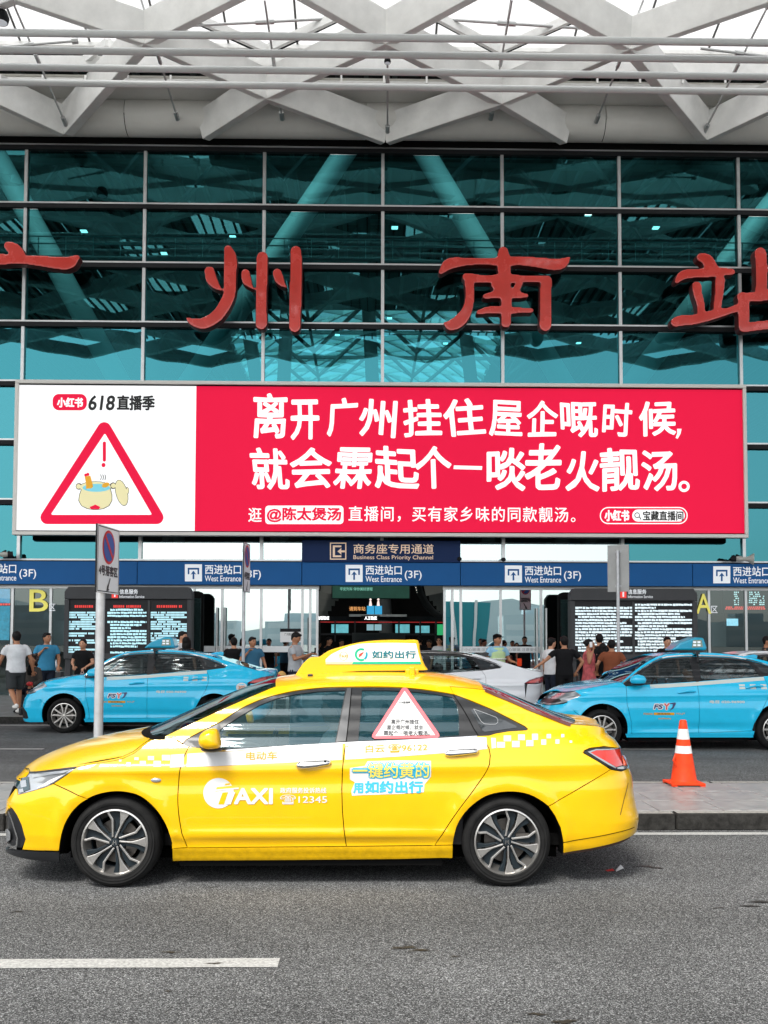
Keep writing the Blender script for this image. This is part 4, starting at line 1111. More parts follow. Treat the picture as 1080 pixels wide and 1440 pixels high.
# ---- wheels
M['tyre'] = mat('tyre_rubber', (.014,.014,.014), .85, spec=.15, bump=.15, bscale=120, var=.35, vscale=12)
M['rim_bright'] = mat('rim_machined', (.62,.6,.57), .28, metal=.9, var=.12, vscale=9)
M['rim_dark'] = mat('rim_painted', (.018,.026,.032), .35, metal=.2, spec=.3)
M['disc'] = mat('brake_disc', (.12,.11,.10), .4, metal=.8)
M['hub_chrome'] = mat('chrome', (.8,.8,.8), .12, metal=1)
def wheel(parent, x, y, sgn, rt, rr, width=.205, style='split', name='wheel', rot=0.0, mats_=None):
    """sgn -1: outer face towards -y"""
    w_ = bpy.data.objects.new(name, None); COL.objects.link(w_); w_.parent = parent; w_.location = (x, y, rt); w_.empty_display_size = .1
    h = width/2
    if sgn > 0: w_.rotation_euler = (0, 0, math.pi)
    pr = [(rr-.012,-h+.03),(rr+.004,-h+.006),(rr+.02,-h-.001),(rr+.05,-h-.006),(rt-.045,-h-.002),(rt-.018,-h+.012),(rt-.004,-h+.035),(rt,-h+.06)]
    pr = pr + [(rt,-.012),(rt-.007,-.010),(rt-.007,.010),(rt,.012)] + [(r_, -yy) for r_, yy in pr[::-1]]
    m = MB().lathe(pr, 72, axis='y')
    # shallow ring grooves on the wall
    for rg in (rr+.035, rt-.05, rt-.075): m.lathe([(rg-.0015,-h-.0055),(rg,-h-.0085),(rg+.0015,-h-.0055)], 72, axis='y')
    obj('tyre', m, M['tyre'], w_, smooth=True, world=False)
    m = MB().lathe([(rr+.004,-h+.004),(rr-.006,-h+.001),(rr-.012,-h+.01),(rr-.016,-h+.045),(rr-.045,-h+.08),(rr-.05,h-.02),(rr,h-.005)], 60, axis='y')
    rim = obj('rim', m, M['rim_bright'] if style != 'five' else M['rim_bright'], w_, smooth=True, world=False)
    m = MB().lathe([(rr-.018,-h+.06),(rr-.05,-h+.09),(rr-.052,h-.03)], 48, axis='y'); obj('rim_barrel', m, M['rim_dark'], w_, smooth=True, world=False)
    m = MB().lathe([(0,-.01),(rr-.075,-.01),(rr-.075,.01),(0,.01)], 40, axis='y'); obj('brake_disc', m, M['disc'], w_, smooth=True, world=False)
    m = MB()
    for k in range(8): m.box(rr*.30+.0*k, rr*.72, -.045, -.015, -.05+.0*k, .05) if k == 0 else None
    obj('brake_caliper', m, M['disc'], w_, world=False)
    yo = -h+.012
    def plate(poly, y0, y1, a):
        ca, sa = math.cos(a), math.sin(a); p = [(x_*ca-z_*sa, x_*sa+z_*ca) for x_, z_ in poly]
        ar = sum(p[i][0]*p[(i+1) % len(p)][1]-p[(i+1) % len(p)][0]*p[i][1] for i in range(len(p)))
        return p if ar > 0 else p[::-1]
    if style == 'split':
        for k in range(5):
            a = rot + k*2*math.pi/5
            # pair: a broad blade flaring to the rim and a thin cranked arm beside it
            A_ = [(.030,.010),(.030,-.002),(rr*.50,-.014),(rr*.70,-.026),(rr-.012,-.050),(rr-.006,.022),(rr*.70,.004),(rr*.50,-.003)]
            B_ = [(.026,.030),(.034,.019),(rr*.66,.050),(rr*.80,.084),(rr-.010,.105),(rr-.016,.124),(rr*.77,.098),(rr*.62,.062)]
            C_ = [(.028,.014),(rr*.60,.008),(rr-.03,.02),(rr-.02,.105),(rr*.80,.088),(rr*.64,.048),(.032,.018)]
            for nm, pl, mt, y0, y1 in (('spoke',A_,M['rim_bright'],yo+.004,yo+.035),('spoke',B_,M['rim_bright'],yo+.007,yo+.035)):
                p = plate(pl, 0, 0, a); obj(nm, MB().prism(p, y0, y1), mt, w_, world=False, bevel=.0025)
            # painted flanks behind the blades
            F_ = [(.05,-.014),(rr*.60,-.026),(rr-.02,-.052),(rr-.035,-.088),(rr*.62,-.05),(.06,-.026)]
            p = plate(F_, 0, 0, a); obj('spoke_flank', MB().prism(p, yo+.02, yo+.05), M['rim_dark'], w_, world=False, bevel=.003)
            p = plate(C_, 0, 0, a); obj('spoke_pocket', MB().prism(p, yo+.034, yo+.05), M['rim_dark'], w_, world=False)
            an = a + .66; m = MB().lathe([(.0,yo+.012),(.0075,yo+.012),(.010,yo+.018),(.010,yo+.05)], 10, (.056*math.cos(an),0,.056*math.sin(an)), axis='y'); obj('wheel_nut', m, M['rim_dark'], w_, smooth=True, world=False)
        m = MB().lathe([(.075,yo+.05),(.07,yo+.024),(.036,yo+.018)], 30, axis='y'); obj('hub', m, M['rim_dark'], w_, smooth=True, world=False)
        m = MB().lathe([(0,yo-.004),(.024,yo-.003),(.029,yo+.002),(.031,yo+.02)], 30, axis='y'); obj('hub_cap', m, M['rim_dark'], w_, smooth=True, world=False)
        m = MB()
        for s2 in (-1, 1): m.add([Vector(q) for q in [(s2*.011-.003,yo-.0055,-.014),(s2*.011+.003,yo-.0055,-.014),(s2*.007+.003,yo-.0055,.014),(s2*.007-.003,yo-.0055,.014)]], [(0,1,2,3)])
        m.add([Vector(q) for q in [(-.009,yo-.0055,-.004),(.009,yo-.0055,.001),(.009,yo-.0055,.006),(-.009,yo-.0055,.001)]], [(0,1,2,3)])
        obj('hub_emblem', m, M['hub_chrome'], w_, world=False)
    else:
        for k in range(5):
            for s2 in (-1, 1):
                a = rot + k*2*math.pi/5
                p = plate([(.025,s2*.004),(.03,s2*.022),(rr*.6,s2*.05),(rr-.008,s2*.078),(rr-.006,s2*.05),(rr*.6,s2*.022)], 0, 0, a)
                obj('spoke', MB().prism(p, yo+.004, yo+.03), M['rim_bright'], w_, world=False, bevel=.002)
        m = MB().lathe([(0,yo-.002),(.026,yo),(.032,yo+.03)], 20, axis='y'); obj('hub_cap', m, M['rim_bright'], w_, smooth=True, world=False)
    return w_
# ---- a figure at the wheel: head and shoulders, seen through tinted glass
def cabin(root, xw, zb, seats, skin=None, shirt=None, driver=True, zs=.0):
    """floor, dashboard, seats and wheel inside the car; xw = x of the steering wheel"""
    m = MB().box(xw-.9, xw+2.2, -.72, .72, .26, .34); obj('cabin_floor', m, M['black'], root, world=False)
    m = MB().prism([(xw-.85,.5),(xw-.15,.5),(xw-.18,zb-.06),(xw-.5,zb+.02),(xw-.8,zb-.02)], -.70, .70); obj('dashboard', m, M['blkplastic'], root, world=False, bevel=.02)
    for sx in seats:
        for sy in (-.36, .36):
            st_ = MB(); st_.prism([(sx-.28,.34),(sx+.22,.34),(sx+.25,.52),(sx-.26,.56)], sy-.25, sy+.25); st_.prism([(sx+.12,.50),(sx+.30,.50),(sx+.46,zb+.12+zs),(sx+.36,zb+.14+zs)], sy-.24, sy+.24)
            o = obj('seat', st_, M['seat'], root, world=False, bevel=.03)
            hr = MB().ell((sx+.43,sy,zb+.22+zs),.05,.13,.085); obj('headrest', hr, M['seat'], o, smooth=True, world=False)
    m = MB(); pts = [(xw+.10*math.cos(a)*.35-.02*0, -.36+.185*math.cos(a+math.pi/2), zb-.02+.175*math.sin(a+math.pi/2)) for a in [2*math.pi*k/24 for k in range(25)]]
    m.tube(pts, .015, 8, cap=False); m.tube([(xw,-.36,zb-.02),(xw-.2,-.36,zb-.08)], .025, 8); m.box(xw-.01,xw+.01,-.53,-.19,zb-.04,zb-.01); obj('steering_wheel', m, M['blkplastic'], root, smooth=True, world=False)
M['seat'] = mat('seat_cloth', (.055,.055,.06), .85)
def film_glass(name, film, fac, tint, gloss=(1,1,1), base=.08):
    """window with a dyed, slightly milky film: part of the light is scattered, part passes, part is mirrored"""
    m = bpy.data.materials.new(name); m.use_nodes = True; t = m.node_tree; t.nodes.clear()
    o = t.nodes.new('ShaderNodeOutputMaterial'); a = t.nodes.new('ShaderNodeMixShader'); b = t.nodes.new('ShaderNodeMixShader')
    tr = t.nodes.new('ShaderNodeBsdfTransparent'); tr.inputs[0].default_value = (*tint,1); d = t.nodes.new('ShaderNodeBsdfDiffuse'); d.inputs[0].default_value = (*film,1)
    g = t.nodes.new('ShaderNodeBsdfGlossy'); g.inputs[0].default_value = (*gloss,1); g.inputs['Roughness'].default_value = .03
    lw = t.nodes.new('ShaderNodeLayerWeight'); lw.inputs[0].default_value = .5; mr = t.nodes.new('ShaderNodeMapRange'); mr.inputs[3].default_value = base; mr.inputs[4].default_value = .9
    pw = t.nodes.new('ShaderNodeMath'); pw.operation = 'POWER'; pw.inputs[1].default_value = 4
    t.links.new(lw.outputs['Facing'], pw.inputs[0]); t.links.new(pw.outputs[0], mr.inputs[0]); a.inputs[0].default_value = fac
    t.links.new(tr.outputs[0], a.inputs[1]); t.links.new(d.outputs[0], a.inputs[2]); t.links.new(mr.outputs[0], b.inputs[0]); t.links.new(a.outputs[0], b.inputs[1]); t.links.new(g.outputs[0], b.inputs[2]); t.links.new(b.outputs[0], o.inputs[0])
    return m
# ------------------------------------------------------------------ the yellow taxi
paint = mat('yellow_paint', (.80,.455,.0), .30, coat=.8, spec=.3, var=.05, vscale=4)
M['yellow'] = paint
M['stripe_white'] = mat('white_film', (.58,.58,.58), .4, coat=.2, spec=.3)
M['trim_black'] = mat('gloss_black_trim', (.018,.019,.021), .35, coat=.15, spec=.3)
M['lamp_red'] = mat('lamp_red', (.55,.03,.02), .12, coat=1); M['lamp_clear'] = mat('lamp_clear', (.38,.40,.42), .15, metal=.5, coat=.6)
G_tint = film_glass('tinted_car_glass', (.016,.062,.08), .50, (.45,.6,.62), (.75,.92,.98), base=.07)
G_front = glass('clear_car_glass', (.55,.68,.68), (.8,.95,1), base=.12, grazing=.9)
YCAR = 7.95; GX = at(437.5, 1189, 7.12).x        # midway between the wheel hubs
def crease1(x, z):                                # shoulder line, and hollow under it
    zc = .80+.035*(x+1.5)/3; 
    return .014*math.exp(-((z-zc)/.035)**2) - .010*math.exp(-((z-(zc-.10))/.06)**2)
def crease2(x, z):                                # sill line rising
    zc = .37; return .012*math.exp(-((z-zc)/.03)**2)*math.exp(-(x/1.1)**4) - .012*math.exp(-((z-.30)/.035)**2)*math.exp(-(x/1.1)**4)
FW, RW = at(163, 1189, 7.12).x-GX, at(712, 1189, 7.12).x-GX
def flare(x, z):
    o_ = 0
    for wx in (FW, RW):
        r_ = math.hypot(x-wx, z-.315); o_ += .016*math.exp(-((r_-.40)/.045)**2) if z > .1 else 0
    return o_
B1 = Body([(.14,.80),(.20,.835),(.28,.868),(.36,.885),(.50,.895),(.66,.90),(.78,.896),(.88,.878),(.95,.855),(1.0,.828),(1.1,.765),(1.2,.70),(1.3,.632),(1.36,.58),(1.42,.48),(1.5,.35)],
          [(.12,-2.23),(.2,-2.25),(.3,-2.235),(.45,-2.245),(.55,-2.235),(.65,-2.20),(.72,-2.16),(.78,-2.10),(.86,-1.98),(.95,-1.8)],
          [(.12,2.22),(.22,2.32),(.33,2.385),(.42,2.40),(.52,2.375),(.60,2.36),(.72,2.35),(.80,2.32),(.92,2.27),(.98,2.23),(1.02,2.17)], creases=(crease1, crease2, flare))
taxi = thing('yellow_taxi', (0,0,0), 'yellow taxi with a lit roof sign and white side stripe in the foreground', 'taxi')
def q(pts): return B1.px(pts, YCAR, GX)
def sm(pts, step=.05): return [tuple(v) for v in smoothline(pts, step)]
# shared lines (traced on the near side, then metric)
hood_seam = sm(q([(42,1085),(75,1082),(109,1078),(139,1073),(172,1066.7),(189,1059),(203,1047.5),(214,1040)]))
fend_top = sm(q([(214,1040),(229,1037.5),(243,1037)]))
apillar_glass = sm(q([(229,1037),(262,1021),(300,1003.5),(340,985.5),(380,968.5),(388,965.5)]))   # edge of the windscreen
roofrail = sm(q([(388,965.5),(420,961.5),(460,959.3),(500,958.8),(545,959.2),(584,961),(620,964),(655,967),(680,969.5)]))
rearglass_edge = sm(q([(680,969.5),(715,983),(750,998),(780,1010),(803,1018)]))
deck_edge = sm(q([(803,1018),(825,1019.5),(845,1022),(858,1026),(866,1034),(872,1044),(878,1045)]), .04)
dlo = q([(256.5,1046),(262,1040),(280,1030),(307.4,1016.5),(336,998),(355,988.5),(375,981),(400,974.5),(423,970.3),(460,966.8),(500,965.8),(545,966),(584,968.6),(612,972),(638,976.5),(665,986.5),(690,997),(716,1010),(738,1021.5),(742,1025),(740,1026.5),(715,1028),(697,1031),(688,1033.8),(671,1034.8),(635.6,1037.2),(560,1041),(500,1043.5),(400,1049.5),(310,1055.5),(285,1052),(262,1049)])
dlo = sm(dlo+[dlo[0]], .04)[:-1]
g_front = q([(310,1053),(309,1026),(335,1008),(365,991),(390,981.5),(415,975.8),(447,971.8),(485.5,970.3),(478,1008),(471,1043.5),(400,1047.5)])
g_rear = q([(504,1041),(507,1003),(509,970.3),(545,970.3),(584,972.3),(612,975.5),(636,980),(642,990),(645,1005),(645.6,1033.5),(600,1036.5)])
g_quart = q([(662,998),(666,996.5),(700,1008),(726,1020.5),(727,1023),(705,1026),(682,1029),(678,1027)])
door_front = sm(q([(266,1049.6),(258,1066),(252,1090),(250,1123.7),(252,1150),(256,1173),(263.6,1192)]), .04)
seam_mid = q([(494,966),(490,1010),(486.7,1043),(483.5,1062),(481.6,1082),(480.7,1110),(481.5,1140),(483.6,1165),(487,1190)])
seam_rear_lo = sm(q([(673,1034),(682,1042),(687.5,1052),(689.5,1062),(688.3,1075),(681,1090),(669,1106.7),(640,1146),(611,1189)]), .04)
sill_top = q([(242,1193.5),(263.6,1192.3),(487,1190.3),(611,1189),(637,1188)])
arch_f = sm(q([(83,1203),(84,1190),(86.5,1175),(91,1160),(100,1144),(110,1133),(123,1123.5),(142,1116),(167,1113),(192,1117.5),(208,1127.5),(222,1142),(233,1160),(239.5,1178),(242,1193.5),(242.5,1211)]), .03)
arch_r = sm(q([(636.7,1207),(637,1188),(640,1171),(646,1155),(660,1136.5),(684,1119.5),(714,1113.5),(744,1117.5),(770,1133),(780,1147),(788,1164),(791.5,1182),(792,1200)]), .03)
bump_f = q([(75,1102),(100,1113.5),(123,1123.5)])
bump_r = q([(859,1082),(820,1105.5),(771,1134)])
def seg_between(line, a, b):
    """part of a line between the points nearest to a and b"""
    ia = min(range(len(line)), key=lambda i: (line[i][0]-a[0])**2+(line[i][1]-a[1])**2); ib = min(range(len(line)), key=lambda i: (line[i][0]-b[0])**2+(line[i][1]-b[1])**2)
    return line[ia:ib+1] if ia <= ib else line[ib:ia+1][::-1]
def top_of(line): return line
hl = q([(14,1091),(28,1087.5),(42,1085.3),(75,1082),(109,1078),(93,1090),(75,1102),(63,1107),(44,1112.5),(25,1117.5),(23.5,1108),(18,1101)])
tl_out = q([(820.5,1058.6),(822,1055.5),(830,1052),(850,1049.5),(872,1046.3),(883,1043.5),(886,1060),(888,1081),(878,1084),(861.7,1083.2),(842,1071)])
wrapF = lambda P: [(-2.2, z) if x < -2.02 else (x, z) for x, z in P]
# -- front wing
i_d = min(range(len(dlo)), key=lambda i: (dlo[i][0]-door_front[0][0])**2+(dlo[i][1]-door_front[0][1])**2)
b_pt = q([(256.5,1046)])[0]
wing = hood_seam[2:] + fend_top[1:] 
wing = seg_between(hood_seam, q([(109,1078)])[0], hood_seam[-1]) + fend_top[1:] + [b_pt] + door_front + [sill_top[0]]
af = seg_between(arch_f, q([(242,1193.5)])[0], q([(123,1123.5)])[0])
wing += af + [bump_f[1], bump_f[0], q([(93,1090)])[0]]
panel('front_wing', B1, wing, paint, taxi, both=True)
# -- front bumper (wraps to the middle)
bpt = q([(75,1102),(100,1113.5),(123,1123.5)]) + seg_between(arch_f, q([(123,1123.5)])[0], q([(84,1196)])[0]) 
fog = q([(9,1128),(18,1137),(25,1149),(30,1160),(35.5,1180),(30,1195),(20,1194),(8,1186),(3,1170),(4,1150)])
bp_out = bpt + q([(60,1196.5),(31,1195),(35.5,1180),(30,1160),(24,1147),(18,1138),(10,1130),(12.5,1137),(5,1149)]) + [(-2.35,.43),(-2.35,.535)] + q([(7,1127),(14,1119),(21,1109.5),(23.5,1108),(25,1117.5),(44,1112.5),(63,1107)])
panel('front_bumper', B1, bp_out, paint, taxi, both=False, wrap=lambda P: P)
# lower lip and black corner
lip = [(-2.25,.13),(-2.25,.22)] + q([(8,1192),(30,1196),(60,1198),(84,1198.5),(84,1212.5),(60,1210),(25,1205),(6,1197)])
lip = q([(2,1188),(12,1193.5),(30,1196.5),(60,1198),(84,1198.8),(84,1213),(60,1211.5),(30,1207),(12,1201),(4,1194)])
panel('bumper_lip', B1, lip, M['trim_black'], taxi)
fogp = q([(6,1149),(10,1131),(19,1140),(25,1150),(31,1163),(35,1180),(29.5,1193.5),(20,1193),(9,1186),(4,1176)])
panel('fog_lamp_bezel', B1, fogp, M['trim_black'], taxi, off=-.012)
obj_f = ribbon(B1, q([(8,1150),(13,1143)]), .01, -.0)
def strip(pts, wd, mt, nm, d=.004, body=B1, parent=None, conv=q):
    L = sm(conv(pts), .03); m = MB(); n = len(L)
    vs = []
    for i, (x, z) in enumerate(L):
        a, b = L[max(0, i-1)], L[min(n-1, i+1)]; dx, dz = b[0]-a[0], b[1]-a[1]; l = math.hypot(dx, dz) or 1
        for q_ in (wd, -wd):
            X, Z = x-dz/l*q_, z+dx/l*q_; vs.append(body.pt(body.s_of(X, Z), Z, d))
    m.add(vs, [(2*i+1, 2*i+3, 2*i+2, 2*i) for i in range(n-1)])
    return obj(nm, m, mt, parent or taxi, smooth='all', world=False)
strip([(12,1140),(17,1152),(21,1165),(25,1178),(24,1189),(18,1191),(8,1184),(3.5,1172)], .006, M['hub_chrome'], 'fog_lamp_trim', .006)
decal('fog_lamp', B1, [q([(6,1168),(11,1165),(15,1170),(15,1181),(10,1184),(5,1177)])], M['lamp_clear'], taxi, .004)
# grille
gr = MB(); nose = lambda z: interp(B1.nose, z)
grp = [(-2.30,.56),(-2.30,.62)] 
panel('lower_intake', B1, [(-2.35,.24),(-2.35,.42)] + q([(5,1150),(4,1176),(8,1187)]), M['black'], taxi, off=-.01, gap=0)
panel('grille', B1, [(-2.35,.54),(-2.35,.70),(-2.17,.715)] + q([(15,1100),(19,1107),(14,1118),(7,1127)]), M['black'], taxi, off=-.006, gap=0)
# -- doors
def slice_dlo(a, b):
    """lower edge of the window opening between two x positions"""
    low = q([(256.5,1046),(262,1049),(285,1052),(310,1055.5),(400,1049.5),(500,1043.5),(560,1041),(635.6,1037.2),(671,1034.8)])
    L = [p for p in dens(low, .04, closed=False) if a < p[0] < b]; return L
fd = door_front[::-1]
lowf = slice_dlo(door_front[0][0]+.03, seam_mid[2][0]-.005)
fdoor = door_front[:1] + lowf + seam_mid[2:] + [q([(487,1190.3)])[0]] + [q([(263.6,1192.3)])[0]] + door_front[::-1][1:-1]
panel('front_door', B1, fdoor, paint, taxi, both=True)
lowr = slice_dlo(seam_mid[2][0]+.005, seam_rear_lo[0][0]-.01)
rdoor = [seam_mid[2]] + lowr + seam_rear_lo + [q([(611,1189)])[0], q([(487,1190.3)])[0]] + seam_mid[::-1][:-3]
panel('rear_door', B1, rdoor, paint, taxi, both=True)
# -- sill
sill = sill_top + q([(636.7,1207),(560,1208.5),(400,1210),(242.5,1211.5)])
panel('sill_panel', B1, sill, mat('yellow_paint_dirty', (.62,.36,.0), .45, spec=.3, coat=.2, var=.16, vscale=22), taxi, both=True)
# -- rear quarter with C pillar; includes A pillar/roof rail strip
quart_low = q([(671,1034.8),(688,1033.8),(697,1031),(715,1028),(740,1026.5),(742,1025),(738,1021.5),(716,1010),(690,997),(665,986.5),(638,976.5)])
rr_part = seg_between(roofrail, q([(638,965)])[0], roofrail[-1])
quarter = [quart_low[0]] + quart_low[1:] + rr_part + rearglass_edge[1:] + deck_edge[1:-1] + q([(872,1046.3),(850,1049.5),(830,1052),(822,1055.5),(820.5,1058.6),(842,1071),(859,1082),(820,1105.5),(771,1134)]) + seg_between(arch_r, q([(771,1134)])[0], q([(637,1188)])[0])[1:] + [q([(611,1189)])[0]] + seam_rear_lo[::-1][1:-1]
panel('rear_quarter', B1, quarter, paint, taxi, both=True)
dl_top = q([(256.5,1045),(262,1039.5),(280,1029.5),(307.4,1016),(336,997.5),(355,988),(375,980.5),(400,974),(423,969.8),(460,966.3),(500,965.3),(545,965.5),(584,968),(612,971.5),(638,976)])
dl_top = sm(dl_top, .04)
rail = apillar_glass + roofrail[1:]
rail_top = [p for p in rail if p[0] <= rr_part[0][0]+1e-6]
rail_poly = [q([(243,1037)])[0]] + rail_top + [rr_part[0]] + dl_top[::-1]
panel('roof_rail', B1, rail_poly, paint, taxi, both=True, gap=.0006, flange=.02)
# -- rear bumper
rb_out = q([(771,1134),(820,1105.5),(859,1082),(874,1084.5)]) + [(2.34,.80),(2.42,.60),(2.46,.42)] + q([(897,1168),(886.7,1177),(870,1184),(831,1193.5),(792,1200),(791.5,1182),(788,1164),(780,1147)])
panel('rear_bumper', B1, rb_out, paint, taxi, both=False)
strip([(792,1184.5),(830,1178),(870,1170),(892,1163)], .0025, M['black'], 'bumper_seam', .0025)
strip([(883,1101),(877,1125),(872,1146)], .003, mat('seam_brown', (.16,.09,.01), .6), 'bumper_groove', .0025)
# -- lamps
panel('headlight', B1, hl, M['lamp_clear'], taxi, both=True, gap=.002, off=-.004)
decal('headlight_lens', B1, [q([(20,1100),(24,1095),(40,1092),(42,1110),(27,1115.5),(24.5,1108)])], mat('lens_dark', (.02,.05,.06), .08, coat=1), taxi, .002)
decal('headlight_projector', B1, [q([(29,1098),(37,1097),(38,1106),(30,1108)]), q([(27,1110),(33,1109),(34,1113.5),(28,1115)])], M['lamp_clear'], taxi, .004)
decal('headlight_chrome', B1, [q([(52,1108.5),(70,1097),(80,1092.5),(92,1088.5),(88,1091),(76,1099),(64,1105)])], M['white'], taxi, .002)
decal('headlight_shade', B1, [q([(45,1089.5),(75,1086.3),(100,1082),(90,1086.5),(70,1089.5),(46,1094)])], mat('lamp_grey', (.3,.32,.34), .2, coat=1), taxi, .002)
strip([(41,1086.5),(75,1083.2),(107,1079.3)], .005, M['trim_black'], 'headlight_edge', .003)
strip([(39.5,1075),(40.5,1081),(42.5,1086)], .002, M['black'], 'bonnet_seam', .002)
panel('tail_light', B1, tl_out, M['trim_black'], taxi, both=True, off=-.002)
decal('tail_light_lens', B1, [q([(828,1058),(838,1055),(871,1051.5),(873,1062),(875,1076),(866,1078.5),(856,1073),(842,1066)])], M['lamp_red'], taxi, .004)
decal('tail_light_rim', B1, [q([(826,1057.5),(838,1053.6),(872,1050.3),(872,1052),(838,1055.4),(830,1058.5),(843,1066),(857,1074),(866,1079),(865,1080.5),(855,1075.5),(842,1068)])], M['lamp_clear'], taxi, .0055)
decal('tail_light_inner', B1, [q([(873.5,1062),(881,1061),(884,1075),(876,1077)])], mat('lamp_orange', (.7,.09,.02), .15, coat=1), taxi, .005)
decal('tail_light_reversing', B1, [q([(866.5,1079.5),(877,1076.8),(884,1075.8),(884.5,1080),(868,1081)])], M['lamp_clear'], taxi, .0055)
# -- window surround with glass openings, then the panes
panel('window_surround', B1, dlo, M['trim_black'], taxi, holes=[g_front, g_rear], both=True, off=-.006, gap=.001, flange=.012)
def cut(poly, n):
    L = [p for p in dens(poly, .02)]; xd = q([(409,1000)])[0][0]
    return [p if (p[0] < xd) == (n == 0) else (xd, p[1]) for p in L]
def split_x(poly, xd, left):
    out = []; L = dens(poly, .02)
    for i, p in enumerate(L):
        r_ = L[(i+1) % len(L)]; ins = (p[0] < xd) == left
        if ins: out.append(p)
        if ((p[0] < xd) != (r_[0] < xd)): t_ = (xd-p[0])/(r_[0]-p[0]); out.append((xd, p[1]+(r_[1]-p[1])*t_))
    return out
xdv = q([(409,1000)])[0][0]
panel('front_window', B1, split_x(g_front, xdv, True), film_glass('pale_car_glass', (.09,.19,.21), .16, (.75,.9,.9), (.8,.95,1), base=.08), taxi, both=True, off=-.014, gap=-.001, flange=0)
panel('front_window', B1, split_x(g_front, xdv, False), G_tint, taxi, both=True, off=-.014, gap=-.004, flange=0)
panel('rear_window', B1, g_rear, G_tint, taxi, both=True, off=-.014, gap=-.004, flange=0)
decal('quarter_glass_line', B1, [], M['alu'], taxi)
def outline(pts, wd, mt, nm, d=.0015):
    L = q(pts); L = sm(L+[L[0]], .03); m = MB(); n = len(L); vs = []
    for i, (x, z) in enumerate(L):
        a, b = L[max(0, i-1)], L[min(n-1, i+1)]; dx, dz = b[0]-a[0], b[1]-a[1]; l = math.hypot(dx, dz) or 1
        for q_ in (wd, -wd): vs.append(B1.pt(B1.s_of(x-dz/l*q_, z+dx/l*q_), z+dx/l*q_, d))
    m.add(vs, [(2*i+1, 2*i+3, 2*i+2, 2*i) for i in range(n-1)]); return obj(nm, m, mt, taxi, world=False)
bpy.data.objects.remove(bpy.data.objects['quarter_glass_line'])
outline([(666,997),(698,1009),(700,1012),(700,1016),(697,1018.5),(681,1018),(677,1015)], .0016, mat('grey_line', (.3,.31,.32), .4), 'quarter_glass_line')
decal('quarter_window', B1, [g_quart], mat('quarter_glass', (.03,.036,.04), .12, coat=1), taxi, -.002)
decal('b_pillar_gloss', B1, [q([(488,967),(494,967),(486.5,1042),(472.5,1043)])], mat('pillar_grey', (.06,.062,.066), .3, coat=.5), taxi, -.003)
# clear front part of the front window reads brighter: a lighter pane strip ahead of the division bar
strip([(494.6,967),(490.5,1010),(486.7,1042.5)], .003, M['black'], 'pillar_seam', -.002)
strip([(638,977),(650,995),(660,1012),(666,1024),(673,1034.5)], .003, M['black'], 'pillar_seam', -.002)
strip([(310,1056),(400,1050.2),(500,1044.2),(560,1041.8),(635.6,1038),(671,1035.6)], .004, M['hub_chrome'], 'window_chrome', .003)
# -- bonnet, windscreen, roof, rear screen, boot
def sv3(line): return [B1.pt(B1.s_of(x, z), z) for x, z in line]
def cen(pts): 
    out = []
    for x, y in pts: p = at(x, y, YCAR); out.append(Vector((p.x-GX, 0, p.z)))
    return out
hs3 = sv3(hood_seam)
# run the bonnet edge forward round the nose
front_run = [B1.pt(-1.0+.0, .70)] 
fr_line = []
for k in range(9):
    sv = -1 + k/8*(1+B1.s_of(*hood_seam[0])); z = .735 + (hood_seam[0][1]-.735)*k/8; fr_line.append(B1.pt(sv, z))
bon_near = hs3; bon_cen = [Vector((x,0,z)) for x, z in ((-2.165,.735),(-2.135,.775),(-2.07,.82),(-1.96,.870),(-1.83,.915),(-1.66,.955),(-1.48,.99),(-1.28,1.022))]
bon = loft('bonnet', bon_near, bon_cen, paint, taxi, nu=40, nv=30, ex=2.8, ez=.9)
nose_cen = [Vector((-2.19,0,.70)), Vector((-2.17,0,.74)), bon_cen[0]]
m = MB(); A_ = fr_line; n = len(A_)
# nose skin between the bonnet's front edge and the grille
j_pts = []
me_b = bon.data; nv1 = 31; edge = [me_b.vertices[j].co.copy() for j in range(nv1)]
low = []
for j in range(nv1):
    y = edge[j].y; zz = .70; best = None
    for k in range(60):
        sv = -1+k/59*.5; p = B1.pt(sv, zz)
        if best is None or abs(abs(p.y)-abs(y)) < abs(abs(best.y)-abs(y)): best = p
    low.append(Vector((best.x, y, zz+.012)))
m.add(edge+low, [(j, j+1, nv1+j+1, nv1+j) for j in range(nv1-1)]); obj('nose_panel', m, paint, taxi, smooth='all', world=False)
ap3 = sv3(apillar_glass)
ws = loft('windscreen', ap3, cen([(205,1026),(250,1006),(300,984),(345,966),(380,954),(392,951.5)]), glass('windscreen_glass', (.25,.33,.34), (.5,.68,.72), base=.12, grazing=.8), taxi, nu=24, nv=20, ex=2.6)
cowl = MB(); A0 = sv3(q([(214,1040),(222,1038.5),(232,1037)]))
lo = loft('wiper_cowl', [A0[0]+Vector((0,0,-.004)), A0[2]+Vector((.02,0,-.012))], cen([(211,1021.5),(222,1019)]), M['black'], taxi, nu=6, nv=20, ex=3.0, smoothp=False)
strip([(206,1033.5),(212,1036),(222,1037.5),(232,1037.5)], .012, M['black'], 'cowl_edge', .004)
rr3 = sv3(roofrail)
roof = loft('roof', rr3, cen([(392,951.5),(413,948.5),(440,946),(480,944),(520,943.2),(560,943.3),(603,944.8),(640,949.5),(668,956)]), paint, taxi, nu=30, nv=26, ex=2.5, ez=.85)
rg3 = sv3(rearglass_edge)
loft('rear_screen', rg3, cen([(668,956),(700,968),(740,985),(775,999),(797,1006)]), glass('rear_glass', (.08,.1,.1), (.7,.9,.95), base=.12, grazing=.9), taxi, nu=20, nv=20, ex=2.8)
strip([(682,971.5),(715,985),(750,1000),(780,1012),(802,1020)], .010, mat('screen_edge', (.10,.03,.025), .3, coat=.5), 'screen_edge', .008)
